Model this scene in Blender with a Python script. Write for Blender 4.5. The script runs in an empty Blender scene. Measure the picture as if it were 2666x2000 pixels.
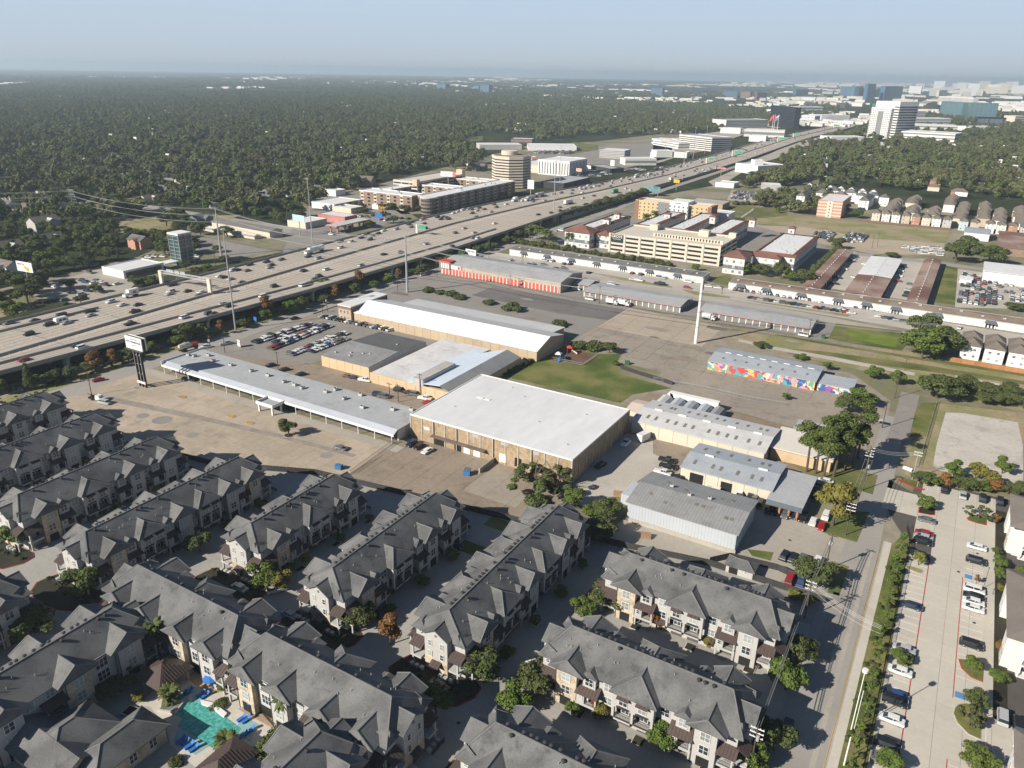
import bpy,math,random
import numpy as np
from mathutils import Vector,Matrix
random.seed(7);RNG = np.random.default_rng(7)
sc = bpy.context.scene
col = sc.collection
R = math.radians
# camera, sky, sun, exposure
CAM_H,YAW,PITCH,ROLL,FPX = 118.0,R(30.5),R(22.17),R(1.0),1990.0
cd = bpy.data.cameras.new('camera');cam = bpy.data.objects.new('camera',cd);col.objects.link(cam)
cd.sensor_width = 36.0;cd.lens = FPX / 2666 * 36;cd.clip_start = 1.0;cd.clip_end = 90000
cam.matrix_world = Matrix.Translation((0,0,CAM_H)) @ Matrix.Rotation(YAW,4,'Z') @ Matrix.Rotation(R(90) - PITCH,4,'X') @ Matrix.Rotation(ROLL,4,'Z')
sc.camera = cam
SUN_EL = R(30.0);SUN_AZ = R(60.5 + 180)        # world direction towards the sun
w = bpy.data.worlds.new('World');sc.world = w;w.use_nodes = True
nt = w.node_tree;nt.nodes.clear()
sky = nt.nodes.new('ShaderNodeTexSky');sky.sky_type = 'NISHITA';sky.sun_disc = False
sky.sun_elevation = SUN_EL;sky.sun_rotation = R(90) - SUN_AZ
sky.air_density = 0.8;sky.dust_density = 0.4;sky.ozone_density = 3.0;sky.altitude = 0
bg = nt.nodes.new('ShaderNodeBackground');bg.inputs[1].default_value = 0.05
wo = nt.nodes.new('ShaderNodeOutputWorld')
tc = nt.nodes.new('ShaderNodeTexCoord');sx_ = nt.nodes.new('ShaderNodeSeparateXYZ');nt.links.new(tc.outputs['Generated'],sx_.inputs[0])
hr = nt.nodes.new('ShaderNodeMapRange');hr.interpolation_type = 'SMOOTHSTEP';nt.links.new(sx_.outputs[2],hr.inputs[0]);hr.inputs[1].default_value = 0.07;hr.inputs[2].default_value = 0.16;hr.inputs[3].default_value = 0.93;hr.inputs[4].default_value = 0.0
hc = nt.nodes.new('ShaderNodeMapRange');nt.links.new(sx_.outputs[2],hc.inputs[0]);hc.inputs[2].default_value = 0.13
hz_ = nt.nodes.new('ShaderNodeMix');hz_.data_type = 'RGBA';nt.links.new(hc.outputs[0],hz_.inputs[0]);hz_.inputs[6].default_value = (7.6,8.6,9.7,1);hz_.inputs[7].default_value = (7.6,10.0,12.7,1)
mx_ = nt.nodes.new('ShaderNodeMix');mx_.data_type = 'RGBA';nt.links.new(hr.outputs[0],mx_.inputs[0]);nt.links.new(sky.outputs[0],mx_.inputs[6]);nt.links.new(hz_.outputs[2],mx_.inputs[7])   # haze belt low in the sky
nt.links.new(mx_.outputs[2],bg.inputs[0]);nt.links.new(bg.outputs[0],wo.inputs[0])
sd = bpy.data.lights.new('sun','SUN');sd.energy = 5.0;sd.angle = R(0.5);sd.color = (1.0,0.93,0.82)
so = bpy.data.objects.new('sun',sd);col.objects.link(so)
so.rotation_euler = Vector((math.cos(SUN_EL) * math.cos(SUN_AZ),math.cos(SUN_EL) * math.sin(SUN_AZ),math.sin(SUN_EL))).to_track_quat('Z','Y').to_euler()
so.location = (0,0,300)
sc.view_settings.view_transform = 'Standard';sc.view_settings.look = 'None'
sc.view_settings.exposure = 0.52;sc.view_settings.gamma = 1.0;sc.view_settings.use_curve_mapping = False
sc.render.engine = 'CYCLES'
cy = sc.cycles;cy.max_bounces = 5;cy.diffuse_bounces = 1;cy.glossy_bounces = 2;cy.transmission_bounces = 2
cy.volume_bounces = 1;cy.transparent_max_bounces = 4;cy.caustics_reflective = False;cy.caustics_refractive = False
cy.use_denoising = True
try:
 cy.denoiser = 'OPENIMAGEDENOISE';cy.denoising_input_passes = 'RGB_ALBEDO_NORMAL';cy.denoising_prefilter = 'ACCURATE'
except Exception: pass
# image position -> world point at height z
def G(p,z=0.0):
 x,y = p[0] - 1333,p[1] - 1000
 x,y = x * math.cos(ROLL) + y * math.sin(ROLL),-x * math.sin(ROLL) + y * math.cos(ROLL)
 s = (CAM_H - z) / (FPX * math.sin(PITCH) + y * math.cos(PITCH))
 a,b = x * s,(FPX * math.cos(PITCH) - y * math.sin(PITCH)) * s
 return (a * math.cos(YAW) - b * math.sin(YAW),a * math.sin(YAW) + b * math.cos(YAW))
def K(ox,oy,s): return lambda x,y: (ox + x / s,oy + y / s)
C1=K(0,150,2.458);C2=K(850,150,2.458);C3=K(1700,150,2.29);C4=K(0,600,2.458);C5=K(850,600,2.458);C6=K(1700,600,2.29)
C7=K(0,1050,2.458);C8=K(850,1050,2.458);C9=K(1700,1050,2.29);CA=K(0,1450,2.458);CB=K(850,1450,2.458);CC=K(1700,1450,2.29)
D1=K(2200,1300,4.74);D2=K(1400,1370,2.6333);D3=K(1000,1500,3.318)
F1=K(0,760,5.53);F2=K(400,660,5.53);F3=K(780,560,5.53);F4=K(1150,460,5.53);F5=K(1500,380,5.53);F6=K(1850,250,4.424)
G1=K(860,440,2.538);G2=K(1450,500,1.8129);G3=K(2100,430,2.242);G4=K(2180,170,2.611);G5=K(250,590,2.82);G6=K(1330,330,2.538)
G8=K(2350,780,3.661);GS=K(740,540,4.881);GH=K(1640,490,4.881);E1=K(2050,1450,3.016);PF=K(0,0,0.8297)
def S2(X,Y,z=0):     # world -> image, used for wording labels (left / right order) only
 a = X*math.cos(YAW)+Y*math.sin(YAW);b = -X*math.sin(YAW)+Y*math.cos(YAW)
 f = b*math.cos(PITCH)+(CAM_H-z)*math.sin(PITCH);up = b*math.sin(PITCH)-(CAM_H-z)*math.cos(PITCH)
 if f < 1: return (-9999,-9999)
 x = a/f*FPX;y = -up/f*FPX
 return (x*math.cos(ROLL)-y*math.sin(ROLL)+1333,x*math.sin(ROLL)+y*math.cos(ROLL)+1000)
# materials
MAT = {}
def mat(name,rgb,rough=0.85,var=0.15,scale=0.5,scale2=None,spec=0.3,metal=0.0,rnd=0.0,bump=0.0,stains=0.0,stripes=None,rgb2=None,vs=1.0,stretch=None,obj_coord=True):
 """colour varied by two noises (world sized), optional dark stains, optional relief"""
 if name in MAT: return MAT[name]
 m = bpy.data.materials.new(name);m.use_nodes = True;t = m.node_tree;n = t.nodes;l = t.links
 b = n['Principled BSDF'];b.inputs['Roughness'].default_value = rough;b.inputs['Metallic'].default_value = metal
 b.inputs['Specular IOR Level'].default_value = spec
 geo = n.new('ShaderNodeNewGeometry')
 src = geo.outputs['Position']
 if stretch:
  mp = n.new('ShaderNodeMapping');mp.inputs['Scale'].default_value = stretch;l.new(src,mp.inputs[0]);src = mp.outputs[0]
 n1 = n.new('ShaderNodeTexNoise');n1.inputs['Scale'].default_value = scale;n1.inputs['Detail'].default_value = 6;n1.inputs['Roughness'].default_value = 0.65;l.new(src,n1.inputs['Vector'])
 n2 = n.new('ShaderNodeTexNoise');n2.inputs['Scale'].default_value = scale2 or scale * 0.08;n2.inputs['Detail'].default_value = 4;l.new(src,n2.inputs['Vector'])
 ad = n.new('ShaderNodeMath');ad.operation = 'ADD';l.new(n1.outputs[0],ad.inputs[0]);l.new(n2.outputs[0],ad.inputs[1])
 mr = n.new('ShaderNodeMapRange');l.new(ad.outputs[0],mr.inputs[0]);mr.inputs[1].default_value = 0.72;mr.inputs[2].default_value = 1.28
 mr.inputs[3].default_value = 1 - var * 1.3;mr.inputs[4].default_value = 1 + var
 base = n.new('ShaderNodeRGB');base.outputs[0].default_value = (*rgb,1);out = base.outputs[0]
 if rgb2:
  mx = n.new('ShaderNodeMix');mx.data_type = 'RGBA';mx.inputs[6].default_value = (*rgb,1);mx.inputs[7].default_value = (*rgb2,1)
  m2 = n.new('ShaderNodeMapRange');l.new(n2.outputs[0],m2.inputs[0]);m2.inputs[1].default_value = 0.42;m2.inputs[2].default_value = 0.58
  l.new(m2.outputs[0],mx.inputs[0]);out = mx.outputs[2]
 sv = n.new('ShaderNodeVectorMath');sv.operation = 'SCALE';l.new(out,sv.inputs[0]);l.new(mr.outputs[0],sv.inputs['Scale']);out = sv.outputs[0]
 if rnd:
  oi = n.new('ShaderNodeObjectInfo');m3 = n.new('ShaderNodeMapRange');l.new(oi.outputs['Random'],m3.inputs[0]);m3.inputs[3].default_value = 1 - rnd;m3.inputs[4].default_value = 1 + rnd
  s3 = n.new('ShaderNodeVectorMath');s3.operation = 'SCALE';l.new(out,s3.inputs[0]);l.new(m3.outputs[0],s3.inputs['Scale']);out = s3.outputs[0]
 if stains:
  n3 = n.new('ShaderNodeTexNoise');n3.inputs['Scale'].default_value = (scale2 or scale * 0.08) * 2.3;n3.inputs['Detail'].default_value = 8;n3.inputs['Roughness'].default_value = 0.7;l.new(src,n3.inputs['Vector'])
  m4 = n.new('ShaderNodeMapRange');l.new(n3.outputs[0],m4.inputs[0]);m4.inputs[1].default_value = 0.53;m4.inputs[2].default_value = 0.68;m4.inputs[3].default_value = 1;m4.inputs[4].default_value = 1 - stains
  s4 = n.new('ShaderNodeVectorMath');s4.operation = 'SCALE';l.new(out,s4.inputs[0]);l.new(m4.outputs[0],s4.inputs['Scale']);out = s4.outputs[0]
 if stripes:      # (axis, period metres, dark amount): ribs of sheet metal, narrow seams
  sx = n.new('ShaderNodeSeparateXYZ');l.new(geo.outputs['Position'],sx.inputs[0])
  fr = n.new('ShaderNodeMath');fr.operation = 'MULTIPLY';fr.inputs[1].default_value = 1 / stripes[1];l.new(sx.outputs[stripes[0]],fr.inputs[0])
  f2 = n.new('ShaderNodeMath');f2.operation = 'FRACT';l.new(fr.outputs[0],f2.inputs[0])
  f3 = n.new('ShaderNodeMath');f3.operation = 'LESS_THAN';f3.inputs[1].default_value = 0.16;l.new(f2.outputs[0],f3.inputs[0])
  f4 = n.new('ShaderNodeMath');f4.operation = 'MULTIPLY_ADD';f4.inputs[1].default_value = -stripes[2];f4.inputs[2].default_value = 1;l.new(f3.outputs[0],f4.inputs[0])
  s5 = n.new('ShaderNodeVectorMath');s5.operation = 'SCALE';l.new(out,s5.inputs[0]);l.new(f4.outputs[0],s5.inputs['Scale']);out = s5.outputs[0]
 l.new(out,b.inputs['Base Color'])
 if bump:
  bp = n.new('ShaderNodeBump');bp.inputs['Strength'].default_value = bump;bp.inputs['Distance'].default_value = 0.1;l.new(n1.outputs[0],bp.inputs['Height']);l.new(bp.outputs[0],b.inputs['Normal'])
 MAT[name] = m;return m
# mesh builder and object helpers
class MB:
 def __init__(s): s.v = [];s.f = [];s.m = []
 def add(s,vs,fs,m=0):
  o = len(s.v);s.c = getattr(s,'c',[]);s.c.append((o,len(s.f)));s.v += [tuple(p) for p in vs];s.f += [tuple(i + o for i in f) for f in fs];s.m += [m] * len(fs)
 def poly(s,pts,m=0): s.add(pts,[tuple(range(len(pts)))],m)
 def box(s,x0,x1,y0,y1,z0,z1,m=0):
  s.add([(x0,y0,z0),(x1,y0,z0),(x1,y1,z0),(x0,y1,z0),(x0,y0,z1),(x1,y0,z1),(x1,y1,z1),(x0,y1,z1)],
              [(3,2,1,0),(4,5,6,7),(0,1,5,4),(1,2,6,5),(2,3,7,6),(3,0,4,7)],m)
 def slab(s,pts,t,m=0,mside=None):       # polygon with its copy t below
  n = len(pts);s.add(list(pts) + [(p[0],p[1],p[2] - t) for p in pts],[tuple(range(n)),tuple(range(2*n-1,n-1,-1))],m)
  o = len(s.v) - 2*n
  for i in range(n):
   j = (i+1) % n;s.f.append((o+i,o+n+i,o+n+j,o+j));s.m.append(m if mside is None else mside)
 def pent(s,x0,x1,y0,y1,z0,ze,zr,axis='x',m=0):     # solid with a gable profile
  if axis == 'x': yc = (y0+y1)/2;pr = [(y0,z0),(y1,z0),(y1,ze),(yc,zr),(y0,ze)];A = [(x0,a,b) for a,b in pr];B = [(x1,a,b) for a,b in pr]
  else: xc = (x0+x1)/2;pr = [(x0,z0),(x1,z0),(x1,ze),(xc,zr),(x0,ze)];A = [(a,y0,b) for a,b in pr];B = [(a,y1,b) for a,b in pr]
  s.add(A+B,[(0,1,2,3,4),(9,8,7,6,5)] + [(i,5+i,5+(i+1)%5,(i+1)%5) for i in range(5)],m)
 def tube(s,p,q,r0,r1=None,n=8,m=0,cap=True):
  r1 = r0 if r1 is None else r1;p = Vector(p);q = Vector(q);d = (q-p).normalized()
  u = d.orthogonal().normalized();v = d.cross(u);vs = []
  for c,r in ((p,r0),(q,r1)):
   for i in range(n): a = 2*math.pi*i/n;vs.append(c + (u*math.cos(a)+v*math.sin(a))*r)
  fs = [(i,(i+1) % n,n+(i+1) % n,n+i) for i in range(n)]
  if cap: fs += [tuple(range(n-1,-1,-1)),tuple(range(n,2*n))]
  s.add(vs,fs,m)
 def roof(s,x0,x1,y0,y1,z,sl,axis='x',oh=0.5,t=0.2,h0=0,h1=0,m=0,oe=None,cap=None):
  """gable roof of slope sl; h0/h1 = ridge inset of a hipped end (0 = open gable)"""
  oe = oh if oe is None else oe
  if axis == 'y': T = lambda a,b,c: (b,a,c);x0,x1,y0,y1 = y0,y1,x0,x1
  else: T = lambda a,b,c: (a,b,c)
  yc = (y0+y1)/2;hw = (y1-y0)/2+oh;ze = z-oh*sl;zr = ze+hw*sl;X0 = x0-oe;X1 = x1+oe
  a = (X0+h0,yc,zr);b = (X1-h1,yc,zr)
  P = [[(X0,y0-oh,ze),(X1,y0-oh,ze),b,a],[(X1,y1+oh,ze),(X0,y1+oh,ze),a,b]]
  if h0: P.append([(X0,y1+oh,ze),(X0,y0-oh,ze),a])
  if h1: P.append([(X1,y0-oh,ze),(X1,y1+oh,ze),b])
  for q in P: s.slab([T(*p) for p in q],t,m)
  if cap is not None:
   E_ = [(a,b)] + ([(a,P[0][0]),(a,P[1][1])] if h0 else []) + ([(b,P[0][1]),(b,P[1][0])] if h1 else [])
   for p,q in E_: s.tube(T(*p),T(*q),.13,.13,4,cap,False)
  return zr
 def mesh(s,name,mats):
  me = bpy.data.meshes.new(name);me.from_pydata(s.v,[],s.f)
  for k in mats: me.materials.append(k)
  if any(s.m): me.polygons.foreach_set('material_index',s.m)
  me.update();return me
 def pieces(s,name,m,parent):      # every primitive its own object
  s.c.append((len(s.v),len(s.f)))
  for (a,f0),(b,f1) in zip(s.c[:-1],s.c[1:]):
   vs = s.v[a:b];o = [sum(p[k] for p in vs)/len(vs) for k in range(3)]
   q = MB();q.add([tuple(p[k]-o[k] for k in range(3)) for p in vs],[tuple(i-a for i in f) for f in s.f[f0:f1]]);ob(name,q.mesh(name,[m]),parent,o)
 def build(s,name,mats,parent=None,**kw):
  return ob(name,s.mesh(name,mats if isinstance(mats,(list,tuple)) else [mats]),parent,**kw)
def ob(name,me,parent=None,loc=(0,0,0),rz=0.0,label=None,cat=None,group=None,kind=None,sc_=None):
 o = bpy.data.objects.new(name,me);col.objects.link(o)
 o.location = loc
 if rz: o.rotation_euler = (0,0,rz)
 if sc_: o.scale = sc_
 if parent: o.parent = parent
 if label:
  if len(label.split()) > 16: label = label.replace('from the left','from left')
  if len(label.split()) > 16: label = label.replace(' the ',' ')
  o['label'] = label
 if cat: o['category'] = cat
 if group: o['group'] = group
 if kind: o['kind'] = kind
 return o
def thing(name,label,cat,loc=(0,0,0),rz=0.0,group=None): return ob(name,None,None,loc,rz,label,cat,group)
def flatpoly(name,pts,z,m,kind='structure'):
 mb = MB();mb.poly([(p[0],p[1],z) for p in pts]);return mb.build(name,m,kind=kind)
def px(crop,*pts,z=0): return [G(crop(*p),z) for p in pts]
def rect(x0,x1,y0,y1): return [(x0,y0),(x1,y0),(x1,y1),(x0,y1)]
def boxmesh(w,d,h,m,name='piece',z0=0):
 mb = MB();mb.box(-w/2,w/2,-d/2,d/2,z0,z0+h);return mb.mesh(name,[m])
EXCL = []     # footprints where no wood grows
# palette
M = dict(
 soil=mat('soil',(0.115,0.105,0.07),var=0.5,scale=0.02,scale2=0.004,rgb2=(0.06,0.075,0.04)),
 grass=mat('grass_turf',(0.12,0.145,0.04),var=0.28,scale=0.9,scale2=0.05,rgb2=(0.17,0.155,0.06)),
 lawn=mat('lawn_green',(0.10,0.14,0.028),var=0.3,scale=1.2,scale2=0.06,rgb2=(0.17,0.16,0.055)),
 drygrass=mat('dry_grass',(0.38,0.31,0.19),var=0.25,scale=0.7,scale2=0.045,rgb2=(0.21,0.21,0.085)),
 sand=mat('bare_sandy_ground',(0.42,0.35,0.26),var=0.12,scale=0.8,scale2=0.03,stains=0.15),
 chalk=mat('white_crushed_stone',(0.52,0.48,0.42),var=0.12,scale=0.8,scale2=0.08,stains=0.35),
 gravel=mat('pale_gravel',(0.47,0.43,0.37),var=0.12,scale=1.5,scale2=0.07,stains=0.12),
 conc=mat('worn_concrete',(0.40,0.365,0.31),var=0.10,scale=0.9,scale2=0.06,rnd=0.05,stains=0.12),
 conc_l=mat('new_concrete',(0.52,0.48,0.41),var=0.06,scale=0.9,scale2=0.05,rnd=0.035,stains=0.07),
 tan=mat('tan_lot_concrete',(0.42,0.35,0.27),var=0.13,scale=0.6,scale2=0.035,rnd=0.06,stains=0.25),
 brownlot=mat('brown_old_asphalt',(0.29,0.235,0.18),var=0.16,scale=0.7,scale2=0.05,stains=0.28),
 asph=mat('grey_asphalt',(0.27,0.25,0.225),var=0.12,scale=0.8,scale2=0.04,stains=0.2),
 asph_d=mat('dark_asphalt',(0.17,0.16,0.15),var=0.15,scale=0.8,scale2=0.05,stains=0.2),
 road=mat('street_asphalt',(0.33,0.31,0.28),var=0.07,scale=1.5,scale2=0.05,stains=0.08),
 fwy=mat('freeway_concrete',(0.48,0.42,0.35),var=0.07,scale=0.3,scale2=0.02,stains=0.08),
 wheel=mat('tyre_darkened_lane',(0.35,0.31,0.265),var=0.12,scale=0.3,scale2=0.03),
 barrier=mat('barrier_concrete',(0.33,0.31,0.27),var=0.12,scale=0.5),
 joint=mat('pavement_joint',(0.10,0.09,0.08),var=0.1),
 white=mat('white_road_paint',(0.75,0.73,0.68),var=0.06,rough=0.6),
 yellow=mat('yellow_road_paint',(0.62,0.42,0.12),var=0.1,rough=0.6),
 redp=mat('red_kerb_paint',(0.45,0.05,0.04),var=0.12,rough=0.6),
 bluep=mat('blue_marking_paint',(0.10,0.25,0.5),var=0.1),
 shingle=mat('grey_asphalt_shingle',(0.125,0.127,0.128),var=0.22,scale=3.0,scale2=0.16,rgb2=(0.15,0.15,0.148),stains=0.4,stretch=(1,1,1)),
 shingle_b=mat('brown_shingle',(0.17,0.145,0.12),var=0.15,scale=3.0,scale2=0.2),
 ridge=mat('ridge_cap_shingle',(0.19,0.19,0.185),var=0.1,scale=3),
 stucco=mat('pale_grey_stucco',(0.46,0.45,0.43),var=0.05,scale=1.5,scale2=0.2,spec=0.1),
 stucco_w=mat('white_stucco',(0.66,0.64,0.60),var=0.05,scale=1.5,scale2=0.2,spec=0.1),
 slate=mat('slate_blue_siding',(0.15,0.17,0.19),var=0.08,scale=1.5),
 stone=mat('cream_rubble_stone',(0.52,0.44,0.33),var=0.32,scale=2.6,scale2=0.5,bump=0.4),
 brownmetal=mat('brown_standing_seam',(0.085,0.062,0.055),var=0.1,rough=0.5,scale=1.5),
 trim=mat('dark_trim',(0.06,0.055,0.055),var=0.1,rough=0.5),
 wframe=mat('white_window_frame',(0.68,0.68,0.66),var=0.03,rough=0.5),
 glass=mat('window_glass',(0.045,0.055,0.065),var=0.25,rough=0.12,spec=0.6,rnd=0.35),
 blind=mat('window_with_blind',(0.30,0.33,0.32),var=0.1,rough=0.35,spec=0.5,rnd=0.3),
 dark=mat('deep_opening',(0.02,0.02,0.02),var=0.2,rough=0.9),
 whiteroof=mat('white_membrane_roof',(0.68,0.68,0.68),var=0.06,scale=0.4,scale2=0.05,stains=0.08,stretch=(1,0.3,1)),
 greyroof=mat('grey_built_up_roof',(0.40,0.41,0.42),var=0.10,scale=0.6,scale2=0.06,stains=0.2),
 whitewall=mat('white_painted_wall',(0.74,0.73,0.70),var=0.05,scale=0.4),
 tanwall=mat('tan_painted_tilt_wall',(0.46,0.36,0.25),var=0.07,scale=0.4,scale2=0.08,rnd=0.05,stains=0.08),
 peach=mat('peach_painted_wall',(0.58,0.43,0.27),var=0.07,scale=0.4,scale2=0.08,rnd=0.04,stains=0.1),
 brick=mat('buff_pebble_brick',(0.36,0.27,0.175),var=0.28,scale=3.2,scale2=0.8,bump=0.3,rnd=0.05),
 pilaster=mat('pale_concrete_strip',(0.52,0.48,0.42),var=0.06),
 creamsheet=mat('cream_sheet_metal',(0.62,0.57,0.46),var=0.05,scale=0.4,stripes=(0,0.6,0.12),rough=0.5,rnd=0.03),
 greysheet=mat('grey_wall_sheet_metal',(0.46,0.49,0.52),var=0.05,scale=0.4,stripes=(0,0.9,0.18),rough=0.45),
 roofsheet_w=mat('pale_roof_sheet',(0.58,0.575,0.56),var=0.07,scale=0.5,scale2=0.1,stripes=(0,0.9,0.14),rough=0.45,stains=0.15),
 roofsheet_b=mat('blue_grey_roof_sheet',(0.39,0.42,0.45),var=0.08,scale=0.5,scale2=0.12,stripes=(0,0.9,0.14),rough=0.4,stains=0.15),
 roofsheet_g=mat('weathered_roof_sheet',(0.29,0.29,0.285),var=0.1,scale=0.5,scale2=0.12,stripes=(0,0.9,0.25),rough=0.5,stains=0.2),
 roofsheet_m=mat('mill_finish_roof_sheet',(0.40,0.40,0.40),var=0.1,scale=0.5,scale2=0.12,stripes=(0,1.3,0.25),rough=0.4,stains=0.15),
 galv=mat('bright_galvanised_roof',(0.60,0.67,0.76),var=0.08,scale=0.5,rough=0.5,metal=0.0,stripes=(0,1.0,0.12)),
 rustroof=mat('rust_stained_roof',(0.235,0.125,0.095),var=0.2,scale=0.5,scale2=0.04,rgb2=(0.33,0.24,0.20),stripes=(1,1.2,0.2)),
 brownroof=mat('brown_gravel_roof',(0.24,0.17,0.125),var=0.15,scale=0.5,scale2=0.05,rgb2=(0.30,0.24,0.19)),
 olddark=mat('blackened_membrane_roof',(0.20,0.195,0.19),var=0.2,scale=0.4,scale2=0.08,stretch=(1,0.3,1),stains=0.3),
 reddoor=mat('red_roll_up_door',(0.60,0.12,0.075),var=0.05,rnd=0.06),
 greydoor=mat('grey_roll_up_door',(0.22,0.215,0.20),var=0.05,rnd=0.08),
 whitedoor=mat('white_roll_up_door',(0.78,0.77,0.74),var=0.03),
 awn=mat('slate_awning',(0.11,0.13,0.15),var=0.1),
 tile=mat('red_clay_tile',(0.20,0.095,0.07),var=0.22,scale=1.5,scale2=0.1),
 cream=mat('cream_precast',(0.62,0.55,0.44),var=0.05,scale=0.3),
 garage=mat('precast_garage',(0.60,0.55,0.46),var=0.05,scale=0.3,stains=0.06),
 orange=mat('orange_yellow_panel',(0.62,0.43,0.22),var=0.04),
 bricko=mat('red_brown_panel',(0.27,0.14,0.10),var=0.08),
 greyp=mat('grey_panel',(0.22,0.22,0.22),var=0.08),
 pinkbrick=mat('salmon_brick',(0.52,0.27,0.19),var=0.08),
 apbrick=mat('brown_apartment_brick',(0.26,0.185,0.14),var=0.2,scale=0.6,scale2=0.08),
 blackglass=mat('black_curtain_glass',(0.018,0.022,0.03),var=0.1,rough=0.2,spec=0.5),
 blueglass=mat('blue_curtain_glass',(0.06,0.14,0.23),var=0.15,scale=0.05,rough=0.2,spec=0.5),
 tealglass=mat('teal_curtain_glass',(0.10,0.19,0.20),var=0.15,scale=0.05,rough=0.2,spec=0.5),
 redgranite=mat('red_brown_granite',(0.16,0.08,0.07),var=0.1),
 steel=mat('galvanised_steel',(0.42,0.43,0.44),var=0.05,rough=0.45,metal=0.3),
 woodpole=mat('creosoted_wood',(0.10,0.075,0.055),var=0.2,scale=2),
 fencewood=mat('cedar_fence',(0.40,0.19,0.08),var=0.15,scale=1.2,rnd=0.12),
 darkfence=mat('dark_board_fence',(0.045,0.045,0.045),var=0.2),
 hvac=mat('rooftop_unit_metal',(0.46,0.46,0.44),var=0.1,rough=0.5),
 skylight=mat('fibreglass_skylight',(0.20,0.19,0.165),var=0.15,rough=0.5),
 water=None,red=mat('red_paint_plain',(0.6,0.06,0.05),rough=0.5,var=0.05),blue=mat('blue_plain',(0.03,0.16,0.5),rough=0.6,var=0.05),
 green=mat('green_sign_face',(0.04,0.30,0.17),rough=0.5,var=0.05),black=mat('black_plain',(0.015,0.015,0.017),rough=0.4,var=0.05),
 wood=mat('timber_stack',(0.33,0.22,0.13),var=0.2,scale=2),mulch=mat('dark_mulch',(0.035,0.034,0.022),var=0.4,scale=2),
 tyre=mat('tyre_rubber',(0.02,0.02,0.02),rough=0.8,var=0.1),chrome=mat('headlamp',(0.6,0.6,0.58),rough=0.25,var=0.02),
)
# THE SETTING
gm = M['soil']
mb = MB();N = 96;RAD = 21200.0
rings = [0,60,200,500,1200,3000,8000,RAD]
vs = [(0,0,0)];fs = []
for r in rings[1:]:
 for i in range(N): a = 2*math.pi*i/N;vs.append((r*math.cos(a),r*math.sin(a),0))
for i in range(N): fs.append((0,1+i,1+(i+1) % N))
for k in range(len(rings)-2):
 for i in range(N): a = 1+k*N+i;b = 1+k*N+(i+1) % N;fs.append((a,a+N,b+N,b))
mb.add(vs,fs)
def farground():
 m = bpy.data.materials.new('far_ground');m.use_nodes = True;n = m.node_tree.nodes;l = m.node_tree.links;b = n['Principled BSDF'];b.inputs['Roughness'].default_value = 1;b.inputs['Specular IOR Level'].default_value = 0
 g = n.new('ShaderNodeNewGeometry')
 def noise(s,d,r=0.6):
  x = n.new('ShaderNodeTexNoise');x.inputs['Scale'].default_value = s;x.inputs['Detail'].default_value = d;x.inputs['Roughness'].default_value = r;l.new(g.outputs['Position'],x.inputs['Vector']);return x.outputs[0]
 a = noise(0.0011,8,0.7);c = noise(0.02,6,0.7);d2 = noise(0.012,10,0.85)
 r1 = n.new('ShaderNodeValToRGB');l.new(c,r1.inputs[0]);e = r1.color_ramp.elements
 e[0].position = 0.35;e[0].color = (0.022,0.034,0.018,1);e[1].position = 0.7;e[1].color = (0.075,0.08,0.045,1)
 r2 = n.new('ShaderNodeValToRGB');l.new(d2,r2.inputs[0]);e = r2.color_ramp.elements
 e[0].position = 0.56;e[0].color = (0,0,0,1);e[1].position = 0.60;e[1].color = (1,1,1,1)
 r3 = n.new('ShaderNodeValToRGB');l.new(a,r3.inputs[0]);e = r3.color_ramp.elements
 e[0].position = 0.50;e[0].color = (0,0,0,1);e[1].position = 0.60;e[1].color = (1,1,1,1)
 mu = n.new('ShaderNodeMath');mu.operation = 'MULTIPLY';l.new(r2.outputs[0],mu.inputs[0]);l.new(r3.outputs[0],mu.inputs[1])
 mx = n.new('ShaderNodeMix');mx.data_type = 'RGBA';l.new(mu.outputs[0],mx.inputs[0]);l.new(r1.outputs[0],mx.inputs[6]);mx.inputs[7].default_value = (0.42,0.38,0.32,1)
 l.new(mx.outputs[2],b.inputs['Base Color']);return m
mb.build('ground',farground(),kind='structure')
hz = bpy.data.materials.new('thin_haze');hz.use_nodes = True;hn = hz.node_tree.nodes;hn.remove(hn['Principled BSDF'])
pv = hn.new('ShaderNodeVolumePrincipled');pv.inputs['Color'].default_value = (0.72,0.87,1.0,1);pv.inputs['Density'].default_value = 0.000105;pv.inputs['Anisotropy'].default_value = 0.25
hz.node_tree.links.new(pv.outputs[0],hn['Material Output'].inputs['Volume'])
mb = MB();mb.box(-22500,22500,-22500,22500,-3,175);mb.build('haze',hz,kind='stuff')
# freeway centre lines (px read on the deck)
def line(pts,zs):
 w_ = sorted([(G(p,z)[1],G(p,z)[0]) for p,z in zip(pts,zs)]);y = [a for a,b in w_];x = [b for a,b in w_]
 s = (x[1]-x[0])/(y[1]-y[0]);y.insert(0,y[0]-260);x.insert(0,x[0]-260*s);return np.array(y),np.array(x)
L_med = line([F1(0,925),F2(2212,180),F3(2212,130),F4(2212,210),F5(2212,165),F6(900,490),F6(1600,330),(2371,279),(2440,256),(2509,243)],[7,7,7,6,2,2,2,2,2,2])
L_near = line([F1(0,1170),F1(2212,590),F2(2200,550),F3(2212,490),F4(1690,540)],[7]*5)
L_far = line([F1(0,470),F2(500,370),F3(2000,0),F4(2212,95),F5(1000,345)],[7,7,7,5,2])
L_in = line([F1(0,1040),F1(2212,460),F2(2090,470),F3(2212,400),F4(660,795)],[7]*5)
def xm(y): return float(np.interp(y,*L_med))
YE = 585.0
def xn(y): return float(np.interp(y,*L_near)) if y < YE else xm(y) + np.interp(y,[YE,YE+250,5000],[float(np.interp(YE,*L_near))-xm(YE),30,27])
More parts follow.
